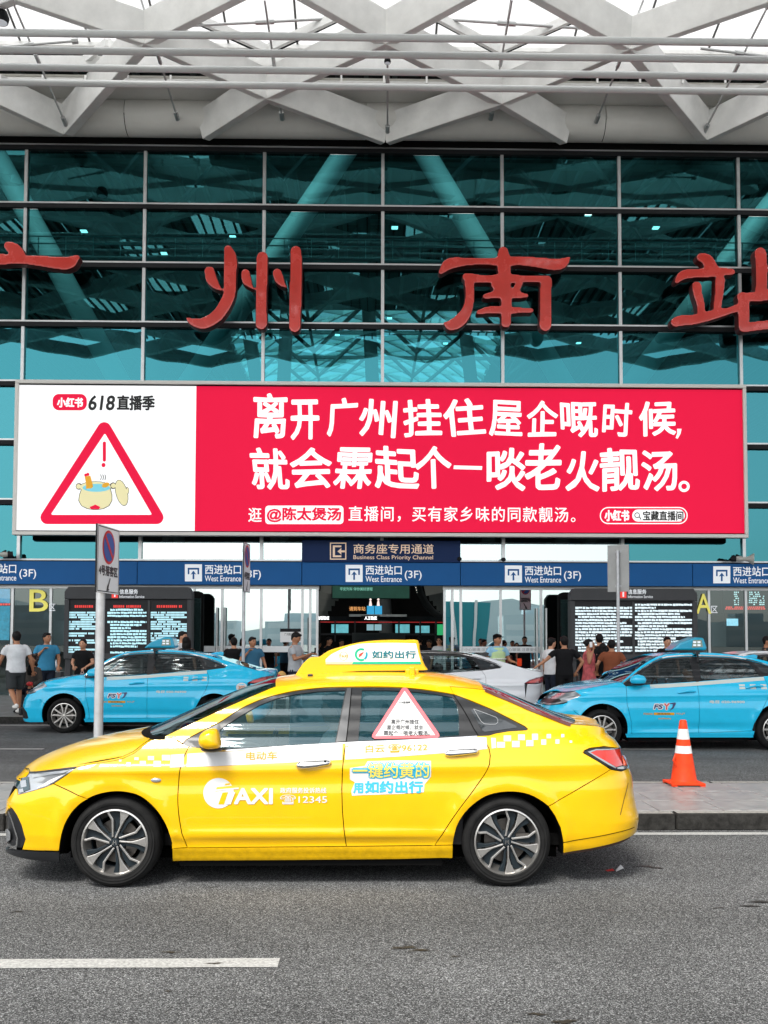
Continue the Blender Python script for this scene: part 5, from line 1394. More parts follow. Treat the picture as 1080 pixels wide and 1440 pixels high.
dk3 = sv3(deck_edge)
dk_e = dk3[-1]
boot = loft('boot_lid', dk3, [Vector((x,0,z)) for x, z in ((1.66,1.105),(1.80,1.115),(1.95,1.118),(2.08,1.112),(2.16,1.09),(2.20,1.03),(2.215,.96),(2.22,.91))], paint, taxi, nu=26, nv=24, ex=2.8, ez=.85)
nv1 = 25; me_b = boot.data; L_ = len(me_b.vertices); edge = [me_b.vertices[L_-nv1+j].co.copy() for j in range(nv1)]; low = []
for j in range(nv1):
    y = edge[j].y; best = None
    for k in range(60):
        sv = .5+k/59*.5; p = B1.pt(sv, .78)
        if best is None or abs(abs(p.y)-abs(y)) < abs(abs(best.y)-abs(y)): best = p
    low.append(Vector((best.x, y, .78)))
m = MB(); m.add(edge+low, [(j, nv1+j, nv1+j+1, j+1) for j in range(nv1-1)]); obj('tail_panel', m, paint, taxi, smooth='all', world=False)
# -- dark backing behind the shut lines, wheel wells and underbody
rbm = MB()
for L in (door_front, seam_mid[2:], seam_rear_lo, sill_top, bump_f, bump_r, hood_seam[3:], dl_top, quart_low[:6]):
    for sg in (1, -1): obj('panel_seal', ribbon(B1, L, .02, .016, (sg,)), M['black'], taxi, world=False)
def well(cx, arch, nm='wheel_well'):
    for sg in (1, -1):
        m = MB(); vs = []
        for x, z in arch:
            p = B1.pt(B1.s_of(x, z), z, -.002); 
            vs += [(p.x, p.y*sg*.985, p.z), (cx+(p.x-cx)*1.0, -.45*sg, .315+(p.z-.315)*1.0)]
        m.add(vs, [(2*i, 2*i+1, 2*i+3, 2*i+2) for i in range(len(arch)-1)])
        m.add([(cx-.42,-.44*sg,.12),(cx+.42,-.44*sg,.12),(cx+.42,-.44*sg,.75),(cx-.42,-.44*sg,.75)], [(0,1,2,3)]); obj(nm, m, M['black'], taxi, world=False)
well(FW, arch_f); well(RW, arch_r)
m = MB().box(FW+.43,RW-.44,-.79,.79,.135,.30); m.box(-2.1,FW-.40,-.6,.6,.18,.30); m.box(RW+.42,2.05,-.6,.6,.24,.34); m.box(FW-.41,RW+.43,-.44,.44,.19,.40); obj('underbody', m, M['black'], taxi, world=False)
strip([(792,1201),(831,1195),(870,1185.5),(887,1178)], .012, mat('under_bumper', (.06,.03,.02), .6), 'bumper_underside', -.006)
m = MB().box(RW+.40,RW+.43,-.80,-.60,.20,.42); obj('mud_flap', m, M['blkplastic'], taxi, world=False)
# -- wheels
for wx, rt_ in ((FW, .52), (RW, .52)):
    wheel(taxi, wx, -.775, -1, .309, .224, .205, rot=R(4) if wx == FW else R(-9)); wheel(taxi, wx, .775, 1, .309, .224, .205)
# -- white belt stripe and fading squares
top = q([(240,1061.5),(255,1060.5),(300,1057.5),(320,1057),(400,1051.5),(500,1045),(560,1042.5),(635,1038.7),(671,1036.4),(697,1038)])
bot = q([(239,1079.5),(300,1077.5),(400,1073),(500,1067.5),(560,1064),(624,1059.2),(660,1056),(697.8,1051.7)])
band = sm(top, .04) + sm(bot, .04)[::-1]
# cut at the shut lines
def clip(poly, x0, x1): 
    out = [p for p in poly if x0 <= p[0] <= x1]; return out
xm = seam_mid[3][0]; xf = door_front[1][0]; xr = q([(688,1045)])[0][0]
for a, b in ((-9, xf-.006), (xf+.006, xm-.008), (xm+.008, xr-.01), (xr+.006, 9)):
    tp = clip(dens(top, .01, False), a, b); bt = clip(dens(bot, .01, False), a, b)
    if len(tp) > 1 and len(bt) > 1: decal('belt_stripe', B1, [tp[::3]+[tp[-1]]+bt[::-3]+[bt[0]]], M['stripe_white'], taxi, .0025)
sq = [(227.8,239,1061.7,1069.4),(216,226.4,1070,1078.5),(208,216.7,1063.3,1069),(196.7,205,1070,1077),(189,195,1065,1069),(177.8,184,1072,1078),(167.5,171,1068,1071),(160,163,1075,1078.5),
      (699,710,1043.5,1051.5),(708.3,718.6,1034.5,1042.5),(720,730.5,1042,1051),(728.5,738,1033,1041),(740,750,1041,1049.5),(748,756.5,1032,1040.5),(761,768,1040,1047.5),(768.6,774.7,1032.5,1038.5),(781,786.5,1040,1046),(789,793.5,1032.5,1037),(801,804.5,1041.5,1044.8)]
for a, b, c, d in sq: decal('checker_square', B1, [q([(a,c),(b,c),(b,d),(a,d)])], M['stripe_white'], taxi, .0025)
# -- lettering
def qtext(s, x0, x1, y0, y1, mt, nm, bold=.0, shear=0, d=.0035, tilt=0.0):
    a = q([(x0,y1)])[0]; b = q([(x1,y0)])[0]; cx = (a[0]+b[0])/2
    return obj(nm, text_fit(s, a[0], b[0], a[1], b[1], lambda x, z: B1.pt(B1.s_of(x, z+tilt*(x-cx)), z+tilt*(x-cx), d), bold, shear), mt, taxi, world=False)
M['yfilm'] = mat('yellow_film', (.70,.33,.01), .5, spec=.2); M['wfilm'] = mat('logo_white', (.66,.66,.65), .4, spec=.3)
qtext('电动车', 346,390,1057,1068.5, M['yfilm'], 'lettering', .02, tilt=.02); qtext('白云 ☎96122', 514,601,1046.5,1058.5, M['yfilm'], 'lettering', .02, tilt=.03)
cx_, cy_ = 307.4, 1115.3
decal('logo_disc', B1, [q([(cx_+21.5*math.cos(2*math.pi*k/32), cy_+21.5*math.sin(2*math.pi*k/32)) for k in range(32)])], M['wfilm'], taxi, .003)
decal('logo_t', B1, [q([(305,1107),(329,1104.5),(336,1104.5),(335,1109),(303,1113)]), q([(313,1114.5),(321,1114),(315,1131),(307,1131)]), q([(317,1102),(324,1101),(323,1103.5),(316,1104.5)])], M['yellow'], taxi, .0045)
decal('logo_bar', B1, [q([(304,1110.2),(336,1107.5),(335.5,1109.6),(303.5,1112.2)]), q([(323.5,1114),(331,1114),(324.5,1131),(317.5,1131)])], M['wfilm'], taxi, .006)
qtext('AXI', 329,384,1108,1131, M['wfilm'], 'logo_letters', .055); qtext('政府服务投诉热线', 394,459,1107.5,1115.5, M['wfilm'], 'lettering', .02); qtext('☎12345', 394,460,1117.5,1131, M['wfilm'], 'lettering', .012)
M['cy_film'] = mat('cyan_film', (.03,.42,.62), .35)
stk = q([(492,1080),(513,1077),(517,1070.5),(560,1069.5),(606,1070),(606,1092),(602,1097),(597,1103),(596,1114),(560,1116.5),(510,1118),(495,1119),(494,1112),(499,1100),(492,1096)])
decal('sticker', B1, [stk], M['wfilm'], taxi, .0025)
qtext('一键约黄的', 494.5,605,1071,1095.5, M['cy_film'], 'sticker_lettering', .12, d=.0045); qtext('一键约黄的', 496,603.5,1072.8,1093.7, mat('pale_yellow_film', (.9,.72,.12), .4), 'sticker_lettering', .02, d=.0075); qtext('用', 496.5,511,1101,1115.5, M['cy_film'], 'sticker_lettering', .05, d=.0045); qtext('如约出行', 513,595,1098,1115.5, M['cy_film'], 'sticker_lettering', .05, d=.0045)
# triangular window sticker
tri = q([(565,968),(569,966.3),(573,968),(617.5,1031.5),(618,1035),(615,1037.5),(527,1038.8),(523,1036),(524,1032)]); decal('window_sticker', B1, [tri], mat('sticker_pink', (.80,.12,.14), .4), taxi, -.002)
decal('window_sticker_field', B1, [q([(569,971.5),(612,1033.8),(528,1035.3)])], M['wfilm'], taxi, .0005)
M['ink'] = mat('ink', (.05,.05,.055), .5)
qtext('离开广州挂住', 550,589,1011.5,1018.5, M['ink'], 'sticker_lettering', .03, d=.002); qtext('屋企嘅时候，就会', 544,595,1019.5,1026.5, M['ink'], 'sticker_lettering', .03, d=.002); qtext('霖起个一啖老火靓汤。', 539.5,604,1027.5,1034.5, M['ink'], 'sticker_lettering', .03, d=.002)
qtext('小红书', 565,573.5,982,984.8, mat('pink_ink', (.7,.2,.2), .5), 'sticker_lettering', .02, d=.002); qtext('618直播季', 561.5,577,986.3,989.5, M['ink'], 'sticker_lettering', .03, d=.002)
# -- door handles
for pts, rec in (([(416,1077.5),(420,1073.5),(436,1072),(455,1069.8),(463,1070),(466,1073),(463,1077),(445,1080),(425,1081.5),(418,1080)], [(428,1072),(434,1067.5),(444,1066.5),(452,1070),(454,1078),(446,1083),(434,1083.5),(427,1079)]),
                 ([(625,1060.5),(630,1056.5),(648,1054.5),(668,1053),(673,1056),(671,1060.5),(652,1063),(632,1064.8),(626,1063.5)], [(637,1056),(643,1051),(652,1050),(659,1054),(661,1061),(652,1066),(642,1066),(636,1062)])):
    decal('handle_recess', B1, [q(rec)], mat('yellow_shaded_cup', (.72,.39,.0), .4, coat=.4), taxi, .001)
    hp = q(pts); m = MB(); n = len(hp); c = (sum(p[0] for p in hp)/n, sum(p[1] for p in hp)/n)
    rings = []
    for d_, k_ in ((.0,1.0),(.022,1.0),(.034,.82),(.038,.45)): rings.append([B1.pt(B1.s_of(c[0]+(x-c[0])*(1 if k_ == 1 else (.5+.5*k_)), c[1]+(z-c[1])*k_), c[1]+(z-c[1])*k_, d_) for x, z in hp])
    vs = [p for r_ in rings for p in r_]; fs = [(r_*n+i, (r_+1)*n+i, (r_+1)*n+(i+1) % n, r_*n+(i+1) % n) for r_ in range(3) for i in range(n)] + [tuple(3*n+i for i in range(n))]
    m.add(vs, fs); o = obj('door_handle', m, M['hub_chrome'], taxi, smooth='all', world=False)
    me_ = o.data; bm_ = bmesh.new(); bm_.from_mesh(me_); bmesh.ops.recalc_face_normals(bm_, faces=bm_.faces); bm_.to_mesh(me_); bm_.free()
kx = q([(457.5,1073.8)])[0]; p = B1.pt(B1.s_of(*kx), kx[1], .040); obj('keyhole', MB().lathe([(0,-.002),(.008,-.001),(.009,.006)], 14, tuple(p), axis='y'), M['black'], taxi, world=False)
# side repeater
rp = q([(219.4,1097)])[0]; p = B1.pt(B1.s_of(*rp), rp[1], .002); obj('side_repeater', MB().ell(tuple(p), .036, .010, .016, 16, 8), M['lamp_clear'], taxi, smooth=True, world=False)
# mirror
mp = q([(262,1046),(300,1055)]); base = B1.pt(B1.s_of(*mp[0]), mp[0][1], .0)
mr_ = MB(); cpt = at(293, 1040, YCAR-1.02); cx3 = cpt.x-GX; cz3 = cpt.z; yc3 = -1.02
out = [(279.5,1040.5),(282,1033),(287,1028),(296,1024.8),(304,1025.5),(308,1031),(310,1040),(310.5,1050),(303,1053.5),(294,1054),(285,1051),(280,1046)]
hp = [(at(x,y,YCAR-1.02).x-GX, at(x,y,YCAR-1.02).z) for x, y in out]; n = len(hp); rings = []
hp = [tuple(v) for v in smoothline(hp+[hp[0]], .015)][:-1]; n = len(hp)
for d_, k_ in ((.10,.55),(.07,.9),(.02,1.0),(-.03,.97),(-.065,.82),(-.085,.5)): rings.append([(cx3+(x-cx3)*k_, yc3+d_, cz3+(z-cz3)*k_) for x, z in hp])
vs = [p for r_ in rings for p in r_]; fs = [(r_*n+i, (r_+1)*n+i, (r_+1)*n+(i+1) % n, r_*n+(i+1) % n) for r_ in range(len(rings)-1) for i in range(n)] + [tuple(i for i in range(n)), tuple((len(rings)-1)*n+i for i in range(n))]
for sg in (1, -1):
    m = MB(); m.add([(x, y*sg, z) for x, y, z in vs], fs)
    o = obj('wing_mirror', m, paint, taxi, smooth='all', world=False); bm_ = bmesh.new(); bm_.from_mesh(o.data); bmesh.ops.recalc_face_normals(bm_, faces=bm_.faces); bm_.to_mesh(o.data); bm_.free()
    bs = MB(); lowp = [(cx3+(x-cx3)*1.04, z) for x, z in hp if z < cz3-.055*0-.03]
    bs.ell((cx3+.02, sg*(yc3+.02), cz3-.066), .075, .07, .022, 16, 8); bs.beam((cx3+.03, sg*(yc3+.04), cz3-.06), (base.x+.12, sg*(base.y+.02), base.z-.005), .07, .035)
    obj('mirror_base', bs, M['trim_black'], o, smooth=True, world=False)
# -- roof sign: yellow shell with a white lit face
YS = YCAR - .16
def sp(pts, Y): 
    r_ = []
    for x, y in pts: p = at(x, y, Y); r_.append((p.x-GX, p.z))
    return r_
shell = sp([(413,952.5),(419,943),(425,934),(432,927),(437,924.3),(443,924.3),(449,923.8),(462,915),(484,908.2),(500,904.3),(520,901.3),(546,899.8),(570,899.8),(588,900.5),(590.5,912),(594,926.5),(598,936),(602,941.5),(560,942.5),(500,943.5),(450,948)], YS)
sgn = bpy.data.objects.new('roof_sign', None); COL.objects.link(sgn); sgn.parent = taxi; sgn.empty_display_size = .1
shell = [tuple(v) for v in smoothline(shell, .03)]
m = MB(); n = len(shell); cxs = sum(p[0] for p in shell)/n; czs = min(p[1] for p in shell)
rings = []
for yy, k_ in ((-.16,.955),(-.150,.985),(-.13,1.0),(.13,1.0),(.150,.985),(.16,.955)): rings.append([(cxs+(x-cxs)*(1-(1-k_)*.45), yy, czs+(z-czs)*k_) for x, z in shell])
vs = [p for r_ in rings for p in r_]; fs = [(r_*n+i, r_*n+(i+1) % n, (r_+1)*n+(i+1) % n, (r_+1)*n+i) for r_ in range(5) for i in range(n)] + [tuple(range(n-1, -1, -1)), tuple(5*n+i for i in range(n))]
m.add(vs, fs); me = bpy.data.meshes.new('sign_shell'); me.from_pydata(m.v, [], m.f); bm_ = bmesh.new(); bm_.from_mesh(me); bmesh.ops.recalc_face_normals(bm_, faces=bm_.faces); bm_.to_mesh(me); bm_.free()
me.polygons.foreach_set('use_smooth', [True]*len(me.polygons)); me.set_sharp_from_angle(angle=R(35)); link('sign_shell', me, mat('sign_yellow', (.80,.45,.01), .4, coat=.3, spec=.3), sgn)
def yplane(pts, yy): 
    ps = sp(pts, YCAR+yy); ps = [(x, yy, z) for x, z in ps]; ar = sum(ps[i][0]*ps[(i+1) % len(ps)][2]-ps[(i+1) % len(ps)][0]*ps[i][2] for i in range(len(ps)))
    return ps if ar > 0 else ps[::-1]
face = smoothline([Vector(v) for v in []] or [Vector((x, y, 0)) for x, y in [(458,927),(466,920),(478.5,913.7),(490,909),(504,905.6),(530,904.2),(560,904),(585,904.8)]], 8)
fpts = [(v.x, v.y) for v in face] + [(588.5,920),(592,933),(560,934),(520,934),(458,934)]
m = MB(); P_ = yplane(fpts, -.163); m.add(P_, [tuple(range(len(P_)))]); obj('sign_face', m, mat('lit_face', (.8,.8,.8), .4, emis=(1,1,1), estr=.05), sgn, world=False)
m = MB(); P_ = yplane([(497,930.8),(591.5,930.3),(592.3,934),(495,934.2)], -.165); m.add(P_, [tuple(range(len(P_)))]); obj('green_strip', m, mat('sign_green', (.0,.42,.24), .4), sgn, world=False)
m = MB(); P_ = yplane([(458,931),(497,930.8),(495,934.2),(458,934.2)], -.165); m.add(P_, [tuple(range(len(P_)))]); obj('pale_strip', m, mat('sign_pale', (.5,.62,.35), .4), sgn, world=False)
def stext(s, x0, x1, y0, y1, mt, bold=0, nm='sign_lettering'):
    a, b = sp([(x0,y1),(x1,y0)], YCAR-.166); obj(nm, text_fit(s, a[0], b[0], a[1], b[1], lambda x, z: (x, -.166, z), bold), mt, sgn, world=False)
M['teal_ink'] = mat('teal_ink', (.0,.16,.22), .4)
stext('如约出行', 523,585,915,926, M['teal_ink'], .04)
def arc_band(cx, cy, r0, r1, a0, a1, mt, nm, n=20):
    m = MB(); pa = []; pb = []
    for k in range(n+1):
        a = R(a0+(a1-a0)*k/n); pa.append((cx+r1*math.cos(a), cy-r1*math.sin(a))); pb.append((cx+r0*math.cos(a), cy-r0*math.sin(a)))
    A2 = sp(pa, YCAR-.166); B2 = sp(pb, YCAR-.166); m.add([(x, -.166, z) for x, z in A2+B2], [(k, k+1, n+2+k, n+1+k) for k in range(n)]); obj(nm, m, mt, sgn, world=False)
arc_band(508,920.5,6.2,9.2,60,300,mat('logo_green', (.0,.42,.25), .4),'sign_logo'); arc_band(508,920.5,6.2,9.2,-55,25,mat('logo_teal', (.0,.3,.45), .4),'sign_logo')
m = MB(); P_ = yplane([(504,924.5),(508,922),(512,917),(509,917.5),(505,920)], -.167); m.add(P_, [tuple(range(len(P_)))]); obj('sign_logo', m, mat('logo_red', (.6,.05,.04), .4), sgn, world=False)
arc_band(483,922.5,5.6,6.2,0,360,M['yfilm'],'sign_badge'); stext('TAXI', 477.5,488.5,920.5,924.5, M['yfilm'], .03)
p0_, p1_ = sp([(440,949.5),(602,941.0)], YS); m = MB().box(p0_[0],p1_[0]-.03,-.13,.13,p1_[1]-.05,p1_[1]+.004); obj('sign_base_shade', m, M['trim_black'], sgn, world=False)  # dark strip stands in for the sign's base shadow
# feet and clamps on the roof
for px, py in ((437,953),(579,943)):
    p = at(px, py, YS-.1); m = MB().box(p.x-GX-.05,p.x-GX+.05,-.30,.30,p.z-.045,p.z+.012); m.box(p.x-GX-.02,p.x-GX+.02,-.34,-.30,p.z-.05,p.z+.03); obj('sign_clamp', m, M['trim_black'] if px < 500 else M['yellow'], sgn, world=False, bevel=.008)
strip([(579,944),(580,965)], .012, M['yellow'], 'roof_strap', .004) if False else None
# -- cabin
for sg in (-1, 1): obj('door_trim', MB().box(FW+.55,RW-.30,min(sg*.80,sg*.77),max(sg*.80,sg*.77),.28,.90), M['blkplastic'], taxi, world=False)
cabin(taxi, FW+1.02, .88, (FW+1.45, FW+2.35))
taxi.location = (GX, YCAR, 0)
# ------------------------------------------------------------------ the pale blue saloons and the white ones
M['blue'] = mat('blue_paint', (.015,.50,.78), .26, coat=.8, spec=.3, var=.04, vscale=5)
M['whitep'] = mat('white_car_paint', (.72,.73,.75), .3, coat=1.0)
M['blackp'] = mat('black_roof_paint', (.012,.012,.013), .25, coat=1.0)
M['belt_grey'] = mat('belt_film', (.55,.60,.56), .4)
M['orange_film'] = mat('orange_film', (.65,.25,.12), .4)
G_car2 = film_glass('grey_car_glass', (.05,.06,.065), .30, (.5,.56,.56), (.85,.95,.97), base=.12)
YB2 = 18.8 + .9; GB = at(197, 1004, 18.9).x
FW2, RW2 = -1.375, 1.375
def c1(x, z): 
    zc = .86+.03*x/2; return .012*math.exp(-((z-zc)/.03)**2) - .010*math.exp(-((z-(zc-.1))/.06)**2)
def c2(x, z): return -.022*math.exp(-((z-.36)/.07)**2)*math.exp(-(x/1.0)**4)
def fl2(x, z): return sum(.015*math.exp(-((math.hypot(x-wx, z-.32)-.41)/.045)**2) for wx in (FW2, RW2)) if z > .1 else 0
B2 = Body([(.14,.82),(.20,.85),(.28,.875),(.45,.895),(.66,.905),(.80,.90),(.90,.885),(.98,.86),(1.05,.82),(1.15,.765),(1.25,.71),(1.35,.65),(1.42,.60),(1.50,.48)],
          [(.12,-2.24),(.25,-2.27),(.45,-2.28),(.60,-2.25),(.70,-2.2),(.80,-2.1),(.9,-1.95),(1.0,-1.8)],
          [(.12,2.15),(.3,2.32),(.45,2.36),(.60,2.36),(.75,2.38),(.88,2.40),(.97,2.42),(1.05,2.44),(1.12,2.42)], creases=(c1, c2, fl2))
def r2(pts): return B2.px(pts, YB2, GB)
def sm2(pts, s_=.06): return [tuple(v) for v in smoothline(r2(pts), s_)]
hood2 = sm2([(36,969.5),(48,964),(62,959.5),(80,955.5),(98,952),(112,949.5),(117,949.3)])
apil2 = sm2([(117,949.3),(127,942.5),(140,934),(154,926),(168,920),(175,917.8)])
rail2 = sm2([(175,917.8),(190,915.5),(216,914),(240,914.2),(262,916),(280,919),(296,922.5)])
rgl2 = sm2([(296,922.5),(315,928),(335,934.5),(352,940),(364,943)])
deck2 = sm2([(364,943),(374,944),(383,946),(388,949.5),(387,953)], .03)
dlo2 = r2([(120,953.5),(119,951.5),(130,944.5),(144,936),(163.7,926),(175,922),(188,919.8),(216.7,918.3),(258,919.8),(278.5,923),(294,927.5),(308,932.5),(318,937.5),(316,939),(300,941),(291.5,942.3),(250,945),(211,948),(180,950),(149,951.8),(135,953)])
dlo2 = [tuple(v) for v in smoothline(dlo2+[dlo2[0]], .05)][:-1]
gf2 = r2([(137,951),(136,945),(148,936.5),(164.5,928.5),(176,924),(190,921.5),(209,920.5),(206,948.3),(170,950)])
gr2 = r2([(214,947.3),(217,934),(219,920.5),(250,921),(270,923.5),(279,926),(287,939.5),(286,942.3)])
gq2 = r2([(284,925.5),(295,929.5),(307,934),(309,936),(296,938.5),(291,938)])
dfront2 = r2([(121,954),(119.5,965),(120,976),(122,986),(124.5,997),(125.5,1008),(125,1011)])
mid2 = r2([(213,920),(210,940),(208,951),(207,975),(206.5,1010)])
rear2 = r2([(289,942.5),(292.5,948),(293.5,953),(292.5,961),(289,971),(280,985),(272,999),(270,1007.5)])
sill2 = r2([(117.5,1011),(125,1011),(206.5,1009.8),(270,1007.5),(274,1007.5)])
def arch_pts(cx, r=.395, z0=.2, zc=.335, n=26):
    a0 = math.asin((zc-z0)/r); return [(cx-r*math.cos(a), zc+r*math.sin(a)) for a in [(-a0+(math.pi+2*a0)*k/n) for k in range(n+1)]]
af2, ar2 = arch_pts(FW2), arch_pts(RW2)
def nearest(line, a): return min(range(len(line)), key=lambda i: (line[i][0]-a[0])**2+(line[i][1]-a[1])**2)
hl2 = r2([(30,975.5),(37,969.8),(48,964.4),(62,959.9),(72,958.6),(66,965),(56,970.5),(46,974),(36,977)])
tl2 = r2([(348,960.5),(356,956),(368,952.5),(380,950.5),(388,950),(388.5,954),(386,956.5),(376,959.5),(360,961)])
def saloon(name, pt, roofm, label, cat, group, cabin_on=True, belt=True, glassm=None):
    """one saloon built round its own origin, nose to the left"""
    gl = glassm or G_car2
    car = thing(name, (0,0,0), label, cat, group)
    def nn(L, a): return L[nearest(L, a)]
    fa = af2[nearest(af2, (FW2+.395,.26)):] ; 
    bseam_f = [(-1.98,.70),(-1.80,.60),(-1.745,.52)]
    i1 = nearest(af2, bseam_f[-1])
    wing = hood2[nearest(hood2, r2([(62,961)])[0]):] + [dfront2[0]] + dfront2[1:] + [(FW2+.39,.235)] + af2[i1:][::-1][1:] + [bseam_f[1], r2([(50,972)])[0], r2([(66,965)])[0]]
    panel('front_wing', B2, wing, pt, car, both=True)
    bump = [bseam_f[1]] + [af2[i] for i in range(i1, -1, -1)] + [(-2.0,.19),(-2.25,.20),(-2.28,.35),(-2.28,.50),(-2.25,.60),(-2.22,.66)] + r2([(33,978),(46,975),(52,972.5)])
    panel('front_bumper', B2, bump, pt, car, both=True)
    panel('fog_lamp_bezel', B2, r2([(26.5,985),(32,990),(38,1002),(40,1010),(36,1011),(29,1003),(26,995)]), M['trim_black'], car, off=.003, gap=0, both=True)
    low = [p for p in dens(r2([(121,953.5),(135,953),(149,951.8),(180,950),(211,948),(250,945),(291.5,942.3)]), .05, False)]
    d1 = [dfront2[0]] + [p for p in low if dfront2[0][0]+.04 < p[0] < mid2[2][0]-.01] + mid2[2:] + [sill2[1]] + dfront2[::-1][1:-1]
    panel('front_door', B2, d1, pt, car, both=True)
    d2 = [mid2[2]] + [p for p in low if mid2[2][0]+.01 < p[0] < rear2[0][0]-.02] + rear2 + mid2[::-1][:-3]
    panel('rear_door', B2, d2, pt, car, both=True)
    panel('sill_panel', B2, sill2 + [(RW2-.385,.20),(FW2+.385,.20)], pt, car, both=True)
    ql = r2([(289,942.5),(300,941),(316,939),(318,937.5),(308,932.5),(294,927.5),(279,922.8)])
    ri = nearest(rail2, ql[-1]); bseam_r = r2([(352,961.5)]) + [(1.99,.66),(1.78,.50)]
    j1 = nearest(ar2, bseam_r[-1])
    qt = ql + rail2[ri:] + rgl2[1:] + deck2[1:-1] + r2([(380,950.5),(368,952.5),(356,956),(348,960.5)]) + bseam_r[1:2] + ar2[j1::-1] + [(RW2-.39,.235)] + rear2[::-1][:-1]
    panel('rear_quarter', B2, qt, pt, car, both=True)
    dt = r2([(119,951),(130,944),(144,935.5),(163.7,925.5),(175,921.5),(188,919.2),(216.7,917.8),(258,919.2),(279,922.5)])
    rp = hood2[-1:] + apil2[1:] + rail2[1:ri+1] + dt[::-1]
    panel('roof_rail', B2, rp, roofm, car, gap=.0004, both=True)
    rb = r2([(352,961.5),(362,961.8),(376,960.3),(386,957.5)]) + [(2.40,.86),(2.37,.6),(2.35,.4),(2.25,.24),(1.8,.2)] + ar2[:j1-1:-1][:] + [bseam_r[1]]
    panel('rear_bumper', B2, rb, pt, car, both=True)
    panel('window_surround', B2, dlo2, M['trim_black'], car, holes=[gf2, gr2], off=-.004, gap=.001, flange=.012)
    panel('front_window', B2, gf2, gl, car, both=True, off=-.012, gap=-.004, flange=0); panel('rear_window', B2, gr2, gl, car, both=True, off=-.012, gap=-.004, flange=0)
    decal('quarter_window', B2, [gq2], mat('quarter_glass', (.03,.036,.04), .12, coat=1), car, -.001)
    panel('headlight', B2, hl2, M['lamp_clear'], car, both=True, off=-.003)
    decal('headlight_lens', B2, [r2([(34,974.5),(39,971.5),(46,969),(46,972),(37,975.5)])], M['trim_black'], car, .003)
    panel('tail_light', B2, tl2, mat('lamp_dark_red', (.25,.01,.02), .12, coat=1), car, both=True, off=-.001)
    decal('tail_light_lens', B2, [r2([(352,960),(359,957),(370,954.5),(377,954),(372,957.5),(361,959.8)])], M['lamp_red'], car, .004)
    f3 = lambda L: [B2.pt(B2.s_of(x, z), z) for x, z in L]
    V_ = lambda L: [Vector((x,0,z)) for x, z in L]
    h3, a3, r3, g3, d3 = f3(hood2), f3(apil2), f3(rail2), f3(rgl2), f3(deck2)
    bo = loft('bonnet', h3, V_([(-2.235,.72),(-2.20,.79),(-2.10,.87),(-1.9,.945),(-1.65,1.0),(-1.35,1.045),(-1.10,1.075)]), pt, car, nu=26, nv=20, ex=2.8, ez=.9)
    loft('windscreen', a3, V_([(-1.14,1.06),(-.85,1.20),(-.55,1.33),(-.30,1.42),(-.18,1.45)]), glass('windscreen_glass', (.25,.33,.34), (.7,.9,.95), base=.22), car, nu=16, nv=16, ex=2.6)
    loft('roof', r3, V_([(-.18,1.45),(0,1.485),(.3,1.51),(.6,1.51),(.9,1.49),(1.15,1.45),(1.30,1.42)]), roofm, car, nu=20, nv=20, ex=2.5, ez=.85)
    loft('rear_screen', g3, V_([(1.30,1.42),(1.55,1.33),(1.8,1.24),(2.05,1.17)]), glass('rear_glass', (.08,.1,.1), (.7,.9,.95), base=.12), car, nu=14, nv=16, ex=2.8)
    bt = loft('boot_lid', d3, V_([(2.05,1.165),(2.2,1.17),(2.35,1.165),(2.44,1.15),(2.45,1.06),(2.42,.98)]), pt, car, nu=16, nv=16, ex=2.8, ez=.85)
    def skirt(o, nvp, last, zl, s0, s1, nm, mt):
        me_ = o.data; L_ = len(me_.vertices); ed = [me_.vertices[(L_-nvp+j) if last else j].co.copy() for j in range(nvp)]; lw = []
        for p in ed:
            best = min((B2.pt(s0+(s1-s0)*k/50, zl) for k in range(51)), key=lambda c_: abs(abs(c_.y)-abs(p.y))); lw.append(Vector((best.x, p.y, zl)))
        m = MB(); m.add(ed+lw, [(j, j+1, nvp+j+1, nvp+j) for j in range(nvp-1)]); obj(nm, m, mt, car, smooth='all', world=False)
    skirt(bo, 21, False, .66, -1, -.5, 'nose_panel', pt); skirt(bt, 17, True, .84, .5, 1, 'tail_panel', pt)
    # front intake and plate
    m = MB().box(-2.33,-2.26,-.5,.5,.30,.44); obj('front_intake', m, M['trim_black'], car, world=False, bevel=.02)
    sl = MB()
    for L in (dfront2, mid2[2:], rear2, sill2, dt, ql[:5]): 
        for sg in (1, -1): obj('panel_seal', ribbon(B2, L, .02, .016, (sg,)), M['black'], car, world=False)
    for cx, ar_, in ((FW2, af2), (RW2, ar2)):
        for sg in (1, -1):
            m = MB(); vs = []
            for x, z in ar_: p = B2.pt(B2.s_of(x, z), z, -.002); vs += [(p.x, p.y*sg*.985, p.z), (x, -.45*sg, z)]
            m.add(vs, [(2*i, 2*i+1, 2*i+3, 2*i+2) for i in range(len(ar_)-1)]); m.add([(cx-.42,-.44*sg,.12),(cx+.42,-.44*sg,.12),(cx+.42,-.44*sg,.78),(cx-.42,-.44*sg,.78)], [(0,1,2,3)]); obj('wheel_well', m, M['black'], car, world=False)
    m = MB().box(FW2+.43,RW2-.44,-.79,.79,.14,.30); m.box(-2.15,FW2-.40,-.6,.6,.2,.30); m.box(RW2+.42,2.2,-.6,.6,.24,.34); m.box(FW2-.41,RW2+.43,-.44,.44,.19,.40); obj('underbody', m, M['black'], car, world=False)
    for wx in (FW2, RW2):
        wheel(car, wx, -.785, -1, .318, .225, .2, style='ten', rot=.3); wheel(car, wx, .785, 1, .318, .225, .2, style='ten')
    ch = MB()
